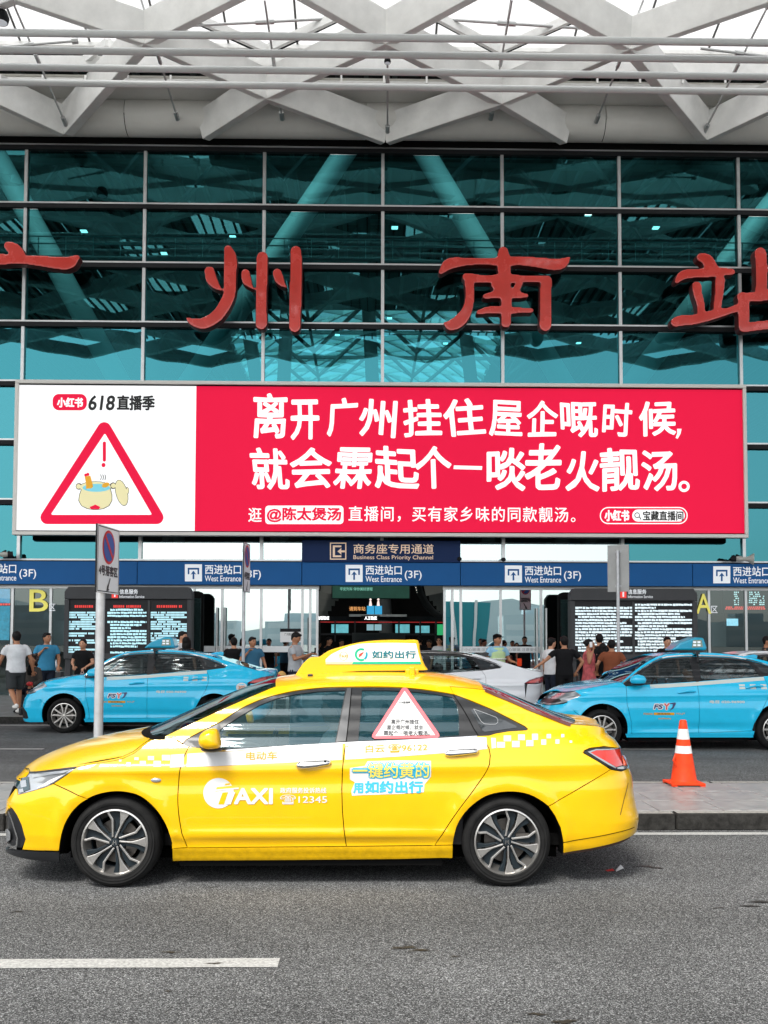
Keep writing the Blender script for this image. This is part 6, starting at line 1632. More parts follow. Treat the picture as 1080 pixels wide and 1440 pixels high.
    def strip2(pts, wd, mt, nm, d=.004):
        L = sm2(pts, .04); m = MB(); n = len(L); vs = []
        for i, (x, z) in enumerate(L):
            a, b = L[max(0, i-1)], L[min(n-1, i+1)]; dx, dz = b[0]-a[0], b[1]-a[1]; l = math.hypot(dx, dz) or 1
            for q_ in (wd, -wd): vs.append(B2.pt(B2.s_of(x-dz/l*q_, z+dx/l*q_), z+dx/l*q_, d))
        m.add(vs, [(2*i+1, 2*i+3, 2*i+2, 2*i) for i in range(n-1)]); return obj(nm, m, mt, car, smooth='all', world=False)
    strip2([(119,950.5),(130,943.8),(144,935),(163.7,925),(175,921),(188,918.7),(216.7,917.3),(258,918.8),(279,922.2),(294,926.5),(308,931.5),(319,936.8)], .008, M['hub_chrome'], 'window_chrome')
    if belt: 
        strip2([(150,954.5),(180,953),(211,951),(250,948),(291,945)], .028, M['belt_grey'], 'belt_stripe', .003)
    for (x0, x1, y0) in ((182,203,961),(265,286,955)):
        a = r2([(x0,y0+1.2)])[0]; b = r2([(x1,y0-.6)])[0]; m = MB().tube([B2.pt(B2.s_of(*a), a[1], .012), B2.pt(B2.s_of((a[0]+b[0])/2,(a[1]+b[1])/2+.008), (a[1]+b[1])/2+.004, .04), B2.pt(B2.s_of(*b), b[1], .012)], .016, 8); obj('door_handle', m, pt, car, smooth=True, world=False)
    # mirrors
    mp = B2.pt(B2.s_of(-.95, 1.06), 1.06, 0)
    for sg in (1, -1):
        m = MB().ell((mp.x+.13, sg*(mp.y-.12), 1.10), .13,.09,.085,16,10); o = obj('wing_mirror', m, pt, car, smooth='all', world=False)
        m = MB().beam((mp.x+.1, sg*(mp.y-.10), 1.03), (mp.x-.02, sg*(mp.y+.03), 1.02), .08,.03); m.ell((mp.x+.13, sg*(mp.y-.115), 1.04),.115,.08,.03,14,6); obj('mirror_base', m, M['trim_black'], o, smooth=True, world=False)
    m = MB().prism([(1.15,1.455),(1.40,1.40),(1.42,1.47),(1.36,1.49)], -.02, .02); obj('roof_fin', m, roofm if roofm != M['blackp'] else M['blackp'], car, world=False, bevel=.008)
    for sg in (-1, 1): obj('door_trim', MB().box(FW2+.55,RW2-.30,min(sg*.80,sg*.77),max(sg*.80,sg*.77),.28,.95), M['blkplastic'], car, world=False)
    if cabin_on: cabin(car, -.42, .95, (0,.85), zs=.02)
    return car
def bpt(x, z, d=.004): return B2.pt(B2.s_of(x, z), z, d)
def btext(car, s, x0, x1, z0, z1, mt, bold=0, shear=0, d=.004, nm='lettering'):
    return obj(nm, text_fit(s, x0, x1, z0, z1, lambda x, z: bpt(x, z, d), bold, shear), mt, car, world=False)
def box_sign(car, x):
    """small wedge-shaped taxi light on the roof"""
    t = bpy.data.objects.new('roof_sign', None); COL.objects.link(t); t.parent = car; t.empty_display_size = .1
    m = MB().prism([(x-.30,1.555),(x+.28,1.555),(x+.29,1.60),(x+.24,1.76),(x+.10,1.77),(x-.16,1.67)], -.22, .22); obj('sign_shell', m, mat('sign_blue_shell', (.0,.33,.5), .35, coat=.5), t, world=False, bevel=.03)
    m = MB().prism([(x+.04,1.60),(x+.22,1.61),(x+.2,1.73),(x+.06,1.72)], -.226, -.221); obj('sign_face', m, mat('olive_face', (.25,.3,.22), .3), t, world=False)
    m = MB()
    for i in range(2):
        for j in range(2): m.box(x+.06+i*.07,x+.11+i*.07,-.229,-.226,1.625+j*.05,1.655+j*.05)
    obj('led_dots', m, M['sign_white'], t, world=False)
    m = MB().box(x-.22,x+.22,-.25,.25,1.535,1.556); m.box(x-.03,x+.03,-.64,-.22,1.50,1.54); m.beam((x,-.6,1.53),(x-.01,-.68,1.38),.03,.02); m.box(x-.02,x+.02,-.24,.24,1.50,1.54); obj('sign_mount', m, M['trim_black'], t, world=False)
def livery(car):
    btext(car, 'FS', -.585, -.41, .635, .735, M['wfilm'], .14, .2, .0022, 'logo_outline'); btext(car, 'Y', -.42, -.31, .625, .745, M['wfilm'], .16, .1, .0022, 'logo_outline')
    btext(car, 'FS', -.572, -.425, .65, .72, mat('navy_film', (.01,.03,.12), .4), .07, .2, .004, 'logo_letters')
    btext(car, 'Y', -.41, -.32, .64, .735, M['lamp_red'], .08, .1, .006, 'logo_letters')
    decal('logo_swoosh', B2, [[(-.35,.735),(-.23,.75),(-.22,.73),(-.26,.66),(-.33,.62),(-.28,.68),(-.27,.72)]], mat('navy_film', (.01,.03,.12), .4), car, .0045)
    decal('yellow_band', B2, [[(-.57,.555),(-.25,.555),(-.25,.592),(-.57,.592)]], M['yfilm'], car, .003)
    btext(car, '流花车队', -.52, -.31, .56, .587, M['ink'], .02, d=.005)
    btext(car, 'FS000', -.73, -.59, .558, .588, M['yfilm'], .02); btext(car, 'YD.JT', -.23, -.08, .558, .588, M['yfilm'], .02); btext(car, '62096666', -.50, -.30, .49, .512, M['yfilm'], .03)
    btext(car, '电召 020-96900', .31, .86, .735, .785, M['belt_grey'], .05)
    for k in range(3):
        x = 1.18-.17*k; p = bpt(x, 1.0, .004); m = MB().add([bpt(x-.045,.955),bpt(x+.045,.955),bpt(x+.045,1.03),bpt(x-.045,1.03)], [(0,1,2,3)]); obj('pale_square', m, M['belt_grey'], car, world=False)
    decal('fuel_flap_ring', B2, [[(1.87+.10*math.cos(2*math.pi*k/20), .84+.085*math.sin(2*math.pi*k/20)) for k in range(20)]], M['wfilm'], car, .003)
    btext(car, '302', 1.81, 1.93, .81, .87, M['orange_film'], .06, d=.006)
blue = saloon('blue_taxi', M['blue'], M['blue'], 'pale blue taxi on the left, nose toward the walking man in white', 'taxi', 'pale blue taxis')
box_sign(blue, .22); livery(blue)
blue_r = copy_tree(blue)
blue.location = (GB, YB2, 0)
# right one: front wheel hub at pixel 845 on depth 15.9
gx_r = at(845, 1010, 15.93).x - FW2
blue_r.location = (gx_r, 15.83+.9, 0); blue_r['label'] = 'pale blue taxi on the right, nearest blue car, behind the orange cone'
# white saloons
wh = saloon('white_car', M['whitep'], M['blackp'], 'white saloon with a black roof behind the yellow taxi', 'car', 'white cars', belt=False, glassm=G_front)
wh2 = copy_tree(wh)
wh.location = (at(767.5, 952, YB2-.5).x - 2.42, YB2+.1, 0)
wh2.location = (at(1052, 917, YB2).x + .18, YB2+.4, 0); wh2['label'] = 'white car at the right edge, only its roof seen over the blue taxi'
for o in kids(wh2):
    if o.name.split('.')[0] in ('roof', 'roof_rail', 'roof_fin'):
        o.data = o.data.copy(); o.data.materials.clear(); o.data.materials.append(M['whitep'])
# ================================================================== STREET FURNITURE
random.seed(31)
# ---- traffic cone
ct = atz(970, 1107, .152); cone = thing('traffic_cone', (ct.x, ct.y+.2, .152), 'orange traffic cone with two white reflective bands on the granite island', 'cone')
cp = (ct.x, ct.y+.2, .152)
M['cone'] = mat('cone_orange', (.82,.055,.008), .5, spec=.25, var=.18, vscale=12); M['cone_band'] = mat('cone_band', (.72,.72,.70), .35, var=.12, vscale=20)
def cr_(h): return .140 - (.140-.035)*(h-.03)/.67
m = MB(); cs = [(-.225,-.225),(.225,-.225),(.225,.225),(-.225,.225)]
m.box(cp[0]-.18,cp[0]+.18,cp[1]-.18,cp[1]+.18,cp[2]+.012,cp[2]+.035)
for sx in (-1,1):
    for sy in (-1,1): m.box(cp[0]+sx*.15-.03,cp[0]+sx*.15+.03,cp[1]+sy*.15-.03,cp[1]+sy*.15+.03,cp[2],cp[2]+.0125)
obj('base', m, M['cone'], cone, bevel=.006)
m = MB().lathe([(.158,.034),(.140,.05)]+[(cr_(h), h) for h in (.06,.2,.34)]+[(cr_(.34)-.003,.341),(cr_(.42)-.003,.419),(cr_(.42),.42),(cr_(.49),.49),(cr_(.49)-.003,.491),(cr_(.60)-.003,.599),(cr_(.60),.60),(cr_(.68),.68),(.030,.695),(.012,.69)], 32, cp); obj('body', m, M['cone'], cone, smooth=True)
for a, b in ((.34,.42),(.49,.60)):
    m = MB().lathe([(cr_(a)+.001,a),(cr_(b)+.001,b)], 32, cp); obj('reflective_band', m, M['cone_band'], cone, smooth=True)
m = MB().tube([(cp[0]-.10,cp[1]-.09,cp[2]+.22),(cp[0]-.145,cp[1]-.10,cp[2]+.27),(cp[0]-.11,cp[1]-.07,cp[2]+.33)], .008, 6); obj('lug', m, M['cone'], cone)

# ---- post with the drop-off zone plate on the island
M['galv'] = mat('galvanised_steel', (.50,.51,.52), .4, metal=.45, var=.15, vscale=8); M['sign_back'] = mat('sign_back', (.36,.36,.35), .5, metal=.3, var=.1, vscale=3)
M['traffic_blue'] = mat('traffic_blue', (.01,.10,.38), .4); M['traffic_red'] = mat('traffic_red', (.62,.03,.03), .4); M['sign_plate'] = mat('sign_plate_white', (.85,.88,.9), .4)
def plate_sign(name, px, Y, pyt, pyb, zbase, wid, ang, label, group, text=True, thick=.02, two=False, pr=.045, top=None):
    """upright plate on a post; ang = bearing of the plate's face, 0 = towards the camera, + = turned to the right"""
    c = at(px, pyb, Y); zt = at(px, pyt, Y).z; zb = c.z
    t = thing(name, (c.x, Y, zbase), label, 'sign', group)
    u = Vector((math.cos(ang), math.sin(ang), 0)); nrm = Vector((math.sin(ang), -math.cos(ang), 0))
    o0 = Vector((c.x, Y, 0)) + nrm*(pr+.01)
    def P(a, z, d=0): return o0 + u*a + nrm*d + Vector((0,0,z))
    def poly(pts, d, mt, nm): 
        mm = MB(); mm.add([P(a, z, d) for a, z in pts], [tuple(range(len(pts)))]); return obj(nm, mm, mt, t)
    w = wid/2
    mm = MB(); mm.add([P(a, z, d) for d in (0, thick) for a, z in ((-w,zb),(w,zb),(w,zt),(-w,zt))], [(3,2,1,0),(4,5,6,7),(0,1,5,4),(1,2,6,5),(2,3,7,6),(3,0,4,7)]); mm.m = [1,0,2,2,2,2]
    obj('plate', mm, [M['sign_plate'], M['sign_back'], M['dark']], t)
    obj('post', MB().tube([(c.x,Y,zbase),(c.x,Y,top or zt-.05)], pr, 20), M['galv'], t, smooth=True)
    for z in (zb+.12*(zt-zb), zb+.85*(zt-zb)):
        mm = MB(); mm.beam(o0+Vector((0,0,z))-u*(pr+.03), o0+Vector((0,0,z))+u*(pr+.03), .02, .05); mm.tube([(c.x,Y,z-.025),(c.x,Y,z+.025)], pr+.008, 18); obj('clamp', mm, M['galv'], t)
    obj('flange', MB().lathe([(0,.0),(pr*2.1,.0),(pr*2.1,.012),(pr,.014)], 16, (c.x,Y,zbase)), M['galv'], t)
    if text:
        H = zt-zb
        cz = zt - H*.31 if not two else zt-H*.27; r_ = min(w*.80, H*.255)
        circ = lambda R_, n=36: [(R_*math.cos(2*math.pi*k/n), cz+R_*math.sin(2*math.pi*k/n)) for k in range(n)]
        poly(circ(r_), thick+.003, M['traffic_red'], 'disc_ring'); poly(circ(r_*.84), thick+.005, M['traffic_blue'], 'disc_field')
        k = r_*.66; q_ = r_*.08
        poly([(-k-q_,cz+k-q_+.0),(k-q_,cz-k-q_),(k+q_,cz-k+q_),(-k+q_,cz+k+q_)], thick+.007, M['traffic_red'], 'disc_bar')
        e = .012
        for a0, a1, z0, z1 in ((-w+e,w-e,zb+e,zb+e+.008),(-w+e,w-e,zt-e-.008,zt-e),(-w+e,-w+e+.008,zb+e+.01,zt-e-.01),(w-e-.008,w-e,zb+e+.01,zt-e-.01)): poly([(a0,z0),(a1,z0),(a1,z1),(a0,z1)], thick+.002, M['dark'], 'border_line')
        z1 = zt-H*.585; z0 = zt-H*.745
        mm = text_fit('4号落客区', -w*.86, w*.86, z0, z1, lambda a, z: P(a, z, thick+.003), .05); 
        obj('lettering', mm, M['ink'], t)
        zc_ = (zb+z0)/2; hh = (z0-zb)*.40
        poly([(hh*.9+.00,zc_+hh),(hh*.55,zc_+hh),(-.30*hh,zc_-.25*hh),(-.30*hh,zc_+.2*hh),(-.75*hh,zc_-hh),(.45*hh,zc_-.75*hh),(.05*hh,zc_-.52*hh)], thick+.003, M['ink'], 'arrow')
    return t
plate_sign('parking_sign', 141.5, 10.2, 741, 834.5, .15, .60, R(83.5), 'white no-parking plate with blue disc on the nearest grey post, left of the yellow taxi', 'no-parking plates')
plate_sign('parking_sign', 343, 22.4, 764, 833, .15, .62, R(84), 'narrow edge-on no-parking plate on the thin post behind the left blue taxi', 'no-parking plates', two=True, pr=.036)
plate_sign('parking_sign', 869, 22.4, 766, 832, .15, .48, R(152), 'grey back of a traffic plate on the post before the right kiosk', 'no-parking plates', pr=.036, top=at(869,777,22.4).z)

# ---- information kiosks
M['kiosk'] = mat('kiosk_grey', (.06,.062,.065), .6, spec=.2, var=.08, vscale=2); M['kiosk_face'] = mat('kiosk_face', (.03,.03,.032), .6, spec=.15)
M['led_cyan'] = mat('kiosk_cells', (.35,.62,.70), .4, emis=(.55,.9,1), estr=.35); M['led_pale'] = mat('kiosk_rows', (.55,.66,.70), .4, emis=(.8,.95,1), estr=.35)
M['kred'] = mat('kiosk_red', (.6,.02,.02), .4, emis=(1,.05,.03), estr=.25)
def kiosk(px0, px1, label, cols, hdr, dark_side):
    YK = 27.0
    t = thing('information_kiosk', (at((px0+px1)/2,900,YK).x,YK,.15), label, 'kiosk', 'information kiosks before the doors')
    z0 = at(540,925,YK).z
    a, b = at(px0, 850, YK).x, at(px1, 850, YK).x; zt = at(540,826.5,YK).z; zh = at(540,844,YK).z
    m = MB().prism([(a,zh+.01),(b,zh+.01),(b,zt-.14),(b-.10,zt),(a+.10,zt),(a,zt-.14)], YK-.05, YK+.35); obj('header', m, M['kiosk'], t, bevel=.01)
    m = MB().box(a+.03,b-.03,YK+.02,YK+.33,z0,zh); obj('cabinet', m, M['kiosk_face'], t)
    for xx in (a, b-.12): obj('side_frame', MB().box(xx,xx+.12,YK-.03,YK+.35,z0-.04,zh), M['kiosk'], t, bevel=.008)
    obj('bottom_rail', MB().box(a+.121,b-.121,YK-.03,YK+.34,z0-.04,z0+.10), M['kiosk'], t)
    for xx in (a+.02, b-.16): obj('leg', MB().box(xx,xx+.14,YK+.05,YK+.28,.15,z0-.041), M['kiosk'], t)
    p = hdr
    obj('info_mark', merge(pxpoly([(p,828),(p+9,828),(p+9,841),(p,841)], YK-.056)), M['kred'], t)
    obj('info_letter', pxtext('i', p+3.2, p+5.8, 830,839.5, YK-.060, .05), M['sign_white'], t)
    obj('lettering', merge(pxtext('信息服务', p+11, p+37, 828.5,835.5, YK-.056, .02), pxtext('Information Service', p+11, p+46, 837,841, YK-.056, .01)), M['sign_white'], t)
    for c0, c1, kind in cols:
        if kind == 'cell':
            mm = MB(); nn_ = int((c1-c0)/1.75); rr_ = 21
            for j in range(rr_):
                if random.random() < .10: continue
                k0 = 0 if j % 5 != 4 else random.randint(0, nn_//2); k1 = nn_ if random.random() < .65 else random.randint(nn_//2, nn_)
                for k in range(k0, k1):
                    if random.random() < .09: continue
                    x, y = c0+k*1.75, 857+j*3.25; A = at(x, y+2.5, YK+.012); B_ = at(x+1.45, y, YK+.012); mm.add([(A.x,YK+.012,A.z),(B_.x,YK+.012,A.z),(B_.x,YK+.012,B_.z),(A.x,YK+.012,B_.z)], [(0,1,2,3)])
            tag(obj('printed_rows', mm, M['led_cyan'], t), kind='stuff')
            tag(obj('red_heading', rows(c0+8, c1-6, 851, 855, YK+.012, 1, .95, 1.5, 3, .9), M['kred'], t), kind='stuff')
        else:
            mm = MB(); y0_ = 856 if kind == 'red' else 849; nr = int((921-y0_)/4.3)
            for j in range(nr):
                y = y0_+j*4.3; end = c1 if random.random() < .62 else random.uniform(c0+(c1-c0)*.35, c1-4)
                if random.random() < .08: continue
                x = c0 + (random.choice([0,0,4]))
                while x < end:
                    w_ = random.uniform(2.2, 5.2); h_ = 2.7+random.uniform(-.3,.4)
                    A = at(x, y+h_, YK+.012); B_ = at(min(x+w_, end), y, YK+.012); sl_ = (B_.z-A.z)*.3
                    mm.add([(A.x,YK+.012,A.z),(B_.x,YK+.012,A.z),(B_.x,YK+.012,B_.z-random.choice([0,0,sl_])),(A.x,YK+.012,B_.z)], [(0,1,2,3)]); x += w_+random.choice([.25,.25,.9])
            tag(obj('printed_rows', mm, M['led_cyan'] if kind == 'red' else M['led_pale'], t), kind='stuff')
            if kind == 'red': tag(obj('red_heading', rows(c0+8, c1-8, 851, 855, YK+.012, 1, .95, 1.5, 3, .9), M['kred'], t), kind='stuff')
    for k in range(len(cols)-1):
        x = at((cols[k][1]+cols[k+1][0])/2, 880, YK).x; obj('divider', MB().box(x-.03,x+.03,YK-.01,YK+.02,z0+.101,zh-.02), M['kiosk'], t)
    # tall dark totem behind its edge
    tx0, tx1 = dark_side; u = thing('advert_totem', (at((tx0+tx1)/2,900,YK+.9).x,YK+.9,.15), 'tall dark totem with rounded top at the %s edge of the %s kiosk' % (('right','left') if px0 < 500 else ('left','right')), 'totem', 'dark totems beside the kiosks')
    A, B_ = at(tx0, 900, YK+.9).x, at(tx1, 900, YK+.9).x; zz = at(540,832,YK+.9).z
    obj('case', MB().prism([(A,.15),(B_,.15),(B_,zz-.12),(B_-.05,zz-.03),(B_-.13,zz),(A+.13,zz),(A+.05,zz-.03),(A,zz-.12)], YK+.9, YK+1.15), M['black'], u, bevel=.01)
    obj('screen', MB().box(A+.05,B_-.05,YK+.89,YK+.899,.5,zz-.2), mat('totem_glass', (.015,.03,.03), .1, coat=1), u)
    return t
kiosk(91, 270, 'wide grey information kiosk with pale blue cells on the left, by zone B', [(96,137,'cell'),(151,206,'red'),(212,263,'cell')], 157, (266,285))
kiosk(802, 980, 'wide grey information kiosk with white text rows on the right, by zone A', [(809,889,'white'),(893,973,'white')], 872, (786,806))

# ---- horn loudspeakers on the facade
for px, py, sg, nm in ((1046,786,1,'grey horn loudspeaker on the facade above the right entrance sign'),(0,780,-1,'grey horn loudspeaker on the facade at the left edge')):
    p = at(px, py, YF-.6); t = thing('horn_loudspeaker', p, nm, 'loudspeaker', 'horn loudspeakers on the facade')
    d = Vector((sg*.9,-.3,-.05)).normalized(); pts = [p - d*.22, p - d*.08, p, p+d*.12, p+d*.24, p+d*.27]
    obj('horn', MB().tube(pts, [.07,.08,.05,.08,.16,.17], 18), mat('horn_grey', (.42,.42,.38), .5), t, smooth=True)
    obj('driver', MB().tube([p-d*.34, p-d*.2], .085, 14), M['dark'], t, smooth=True)
    obj('bracket', MB().beam((p.x-.02,p.y,p.z), (p.x-.02,YF-.1,p.z+.15), .05,.05), M['dark'], t)
# small dome cameras on top of the fascia
for px, py in ((646,786),(708,787)):
    p = at(px, py, YF-.5); t = thing('dome_camera', p, 'tiny dark dome camera above the fascia, %s' % ('at the end of the navy sign' if px == 646 else 'right of the navy sign'), 'camera')
    obj('dome', MB().ell(tuple(p), .07,.07,.06,12,8), M['dark'], t, smooth=True); obj('mount', MB().box(p.x-.02,p.x+.02,p.y,YF-.1,p.z+.02,p.z+.06), M['dark'], t)

# ---- litter, leaves and tar spots on the near road
M['leaf'] = mat('dry_leaf', (.035,.022,.012), .8); M['tar'] = mat('tar_spot', (.02,.018,.015), .6)
spots = [(570,1334,.12),(590,1337,.10),(575,1332,.05),(1055,1275,.10),(1072,1269,.14),(1015,1277,.05),(905,1219,.16),(925,1221,.1),(648,1274,.025),(719,1286,.05),(795,1449,.1),(868,1284,.04),(951,1282,.03),(1007,1278,.04),(240,1340,.08),(300,1356,.08),(640,1346,.05),(22,1283,.06),(238,1395,.04),(298,1249,.05),(650,1292,.03),(755,1427,.09),(55,1049,.12),(895,1087,.02)]
for i, (px, py, s_) in enumerate(spots):
    p = atz(px, min(py, 1438), .0); m = MB(); n = 17; pts = []; s_ *= .8
    ang = random.uniform(-.25, .25)
    for k in range(n):
        a = 2*math.pi*k/n; r_ = s_*(.25+.85*random.random()); dx, dy = r_*math.cos(a), r_*math.sin(a)*.30
        pts.append((p.x+dx*math.cos(ang)-dy*math.sin(ang), p.y+dx*math.sin(ang)+dy*math.cos(ang), .0055+.0*k))
    m.add(pts, [tuple(range(n))]); 
    if i == 0: tars = m; 
    else: tars = merge(tars, m)
tag(obj('tar_stains', tars, M['tar']), 'scattered dark stains and crushed leaves on the grey asphalt', 'stain', kind='stuff')
p = atz(872, 1227, .0); t = thing('litter', p, 'crumpled white and red scrap of litter behind the rear wheel of the yellow taxi', 'litter')
obj('paper', MB().add([(p.x-.03,p.y,.006),(p.x+.03,p.y+.01,.03),(p.x+.02,p.y+.06,.045),(p.x-.02,p.y+.05,.01),(p.x+.045,p.y+.03,.006)], [(0,1,2,3),(1,4,2)]), M['white'], t)
obj('red_piece', MB().add([(p.x-.09,p.y+.01,.006),(p.x-.04,p.y,.014),(p.x-.045,p.y+.04,.02),(p.x-.1,p.y+.04,.008)], [(0,1,2,3)]), M['traffic_red'], t)
p = atz(842,1216,0)
# orange and yellow bundle carried by the left doors, and a water bottle
p = at(396, 951, 23.2); t = thing('bag', (p.x,23.2,.15), 'small yellow and red bag on a post-box shaped stand behind the left blue taxi', 'bag')
obj('body', MB().ell((p.x,23.2,p.z),.11,.09,.12,14,10), mat('bag_yellow', (.75,.45,.12), .5), t, smooth=True); obj('base', MB().box(p.x-.12,p.x+.1,23.1,23.3,.15,p.z-.08), M['dark'], t, bevel=.02); obj('flap', MB().ell((p.x-.06,23.12,p.z-.02),.06,.05,.07,10,8), M['traffic_red'], t, smooth=True)
t['label'] = 'small yellow and red bag on a dark case by the left blue taxi boot'
p = at(79, 940, 26); t = thing('water_bottle', (p.x,26,p.z-.2), 'clear water bottle standing on a low bin beside the left kiosk', 'bottle')
obj('bottle', MB().lathe([(0,-.2),(.045,-.2),(.05,-.18),(.05,.02),(.02,.08),(.02,.11),(0,.11)], 14, (p.x,26,p.z+.12)), glass('bottle_glass', (.7,.85,.9), (1,1,1), base=.2), t, smooth=True)
b_ = thing('litter_bin', (p.x,26,.15), 'low grey bin under the water bottle beside the left kiosk', 'bin'); obj('body', MB().box(p.x-.16,p.x+.16,25.85,26.15,.15,p.z-.085), M['kiosk'], b_, bevel=.02); obj('lid', MB().box(p.x-.17,p.x+.17,25.84,26.16,p.z-.084,p.z-.08), M['galv'], b_)
# ================================================================== PEOPLE
SK = {'a': mat('skin_light', (.55,.28,.17), .5), 'b': mat('skin_tan', (.42,.19,.10), .5)}
M['hair'] = mat('black_hair', (.006,.005,.005), .6, spec=.2, bump=.3, bscale=150); M['hair2'] = mat('brown_hair', (.025,.013,.009), .5, bump=.3, bscale=150)
M['eye'] = mat('eye', (.01,.01,.01), .2); M['lip'] = mat('lip', (.35,.09,.08), .5)
def cloth(n, c, var=.12): return mat('cloth_'+n, c, .9, spec=.1, var=var, vscale=7, bump=.25, bscale=14)
def capsule(mb, pts, rs, seg=12, flat=1.0, flatdir=None):
    """closed tapered limb with rounded ends"""
    P = [Vector(p) for p in pts]; d0 = (P[1]-P[0]).normalized(); d1 = (P[-1]-P[-2]).normalized()
    Q = [P[0]-d0*rs[0]*.95, P[0]-d0*rs[0]*.7] + P + [P[-1]+d1*rs[-1]*.7, P[-1]+d1*rs[-1]*.95]
    Rr = [rs[0]*.3, rs[0]*.72] + list(rs) + [rs[-1]*.72, rs[-1]*.3]
    mb.tube(Q, Rr, seg)
def torso(mb, rings, seg=20):
    """stack of ellipses (centre, half width, half depth)"""
    n0 = len(mb.v); vs = []; fs = []; L = len(rings)
    for c, rx, ry, side in rings:
        for k in range(seg):
            a = 2*math.pi*k/seg; vs.append(Vector(c) + side*rx*math.cos(a) + Vector((-side.y, side.x, 0))*ry*math.sin(a))
    for i in range(L-1):
        for k in range(seg): a = i*seg+k; b = i*seg+(k+1) % seg; fs.append((a, b, b+seg, a+seg))
    fs.append(tuple(range(seg))[::-1]); fs.append(tuple(range((L-1)*seg, L*seg))); mb.add(vs, fs)
def person(name, label, x, y, rz, H=1.70, female=False, top=None, bottom=None, skin='a', hair='short', arms=((), ()), legs=None, sleeve='short', trouser='long', shoes=None, z0=.15, group=None, head=(0,0), extras=None, lean=0.0, sit=False, dress=False, vox=.016):
    """standing figure facing -y before turning by rz; arms = (right, left) each (elbow offset, wrist offset) from the shoulder in metres"""
    k = H/1.72; t = thing('person', (x, y, z0), label, 'person', group, rz)
    V = lambda *a: Vector(a)*k
    hipz = .92; shz = 1.405; shw = .155 if female else .180
    off = Vector((0,0,0))
    if sit: off = Vector((0,0,-.42))*k
    lean_ = Vector((0,-math.sin(lean)*.5,0))*k
    pelvis = V(0,0,hipz)+off; chest = V(0,0,1.25)+off+lean_*.7; neck = V(0,.01,1.47)+off+lean_; hc = V(0,-.02,1.60)+off+lean_*1.15
    Sx = Vector((1,0,0)); sh = {-1: V(-shw,0,shz)+off+lean_, 1: V(shw,0,shz)+off+lean_}
    legs = legs or ((V(-.095,-.01,.49),V(-.10,.03,.08)),(V(.095,-.01,.49),V(.10,.03,.08)))
    if sit: legs = ((V(-.13,-.40,.50),V(-.13,-.36,.09)),(V(.13,-.40,.50),V(.13,-.36,.09))) if sit != 'car' else ((V(-.13,-.42,.56),V(-.13,-.76,.36)),(V(.13,-.42,.56),V(.13,-.76,.36)))
    body = MB()
    def tor(mb, g): 
        wv = .02 if female else 0
        torso(mb, [(pelvis+V(0,0,-.10),(.10+g)*k,(.08+g)*k,Sx),(pelvis,(.165+g)*k,(.11+g)*k,Sx),(pelvis+V(0,0,.10),(.155-wv+g)*k,(.10+g)*k,Sx),(pelvis.lerp(chest,.6),(.145-wv+g)*k,(.10+g)*k,Sx),
            (chest,(.165-wv*.5+g)*k,(.118+g)*k,Sx),(chest+V(0,0,.10),(.175-wv*.5+g)*k,(.11+g)*k,Sx),(sh[1]*.5+sh[-1]*.5+V(0,0,.0),(.16+g)*k,(.085+g)*k,Sx),(neck+V(0,0,-.015),(.07+g*.6)*k,(.062+g*.6)*k,Sx)])
    tor(body, 0); capsule(body, [neck+V(0,0,-.04), neck+V(0,-.005,.06)], [.058*k,.052*k])
    # head
    yaw, pit = head; HM = Euler((pit, 0, yaw)).to_matrix()
    def hp(a, b, c): return hc + HM @ (Vector((a,b,c))*k)
    hd = MB(); hd.ell(tuple(hc), .076*k, .095*k, .115*k, 18, 14, HM); hd.ell(tuple(hp(0,-.03,-.06)), .052*k, .055*k, .058*k, 14, 10, HM)
    hd.tube([hp(0,-.088,.02), hp(0,-.108,-.018), hp(0,-.09,-.03)], [.008*k,.015*k,.010*k], 8)
    for s_ in (-1, 1): hd.ell(tuple(hp(s_*.078,.008,-.005)), .012*k,.020*k,.032*k, 8, 8, HM)
    body = merge(body, hd)
    arm_pts = {}
    for s_, ar in ((-1, arms[0]), (1, arms[1])):
        if ar: el, wr = sh[s_]+V(*ar[0]), sh[s_]+V(*ar[1])
        else: el, wr = sh[s_]+V(s_*.06,.01,-.29), sh[s_]+V(s_*.075,-.05,-.54)
        a0 = sh[s_]
        capsule(body, [a0+V(-s_*.03,0,0), a0+V(0,0,-.01), a0.lerp(el,.5), el], [.05*k,.052*k,.046*k,.038*k]); capsule(body, [el, el.lerp(wr,.35), wr], [.038*k,.036*k,.024*k])
        d = (wr-el).normalized(); pc = wr + d*.055*k; 
        side = d.cross(Vector((0,0,1))) if abs(d.z) < .8 else d.cross(Vector((0,1,0))); side.normalize(); thin = d.cross(side)
        Mh = Matrix((side*.042*k, thin*.016*k, d*.055*k)).transposed(); body.ell(tuple(pc), 1, 1, 1, 10, 8, Mh)
        arm_pts[s_] = (el, wr, d, side, thin, a0)
    feet = []
    for s_, lg in ((-1, legs[0]), (1, legs[1])):
        hip = pelvis+V(s_*.09,0,-.02); kn, an = lg
        capsule(body, [hip, hip.lerp(kn,.4), kn], [.085*k,.078*k,.055*k]); capsule(body, [kn, kn.lerp(an,.3), an], [.054*k,.054*k,.034*k]); feet.append((s_, hip, kn, an))
    me = solid_remesh(body, vox, 3)
    fm = MB()
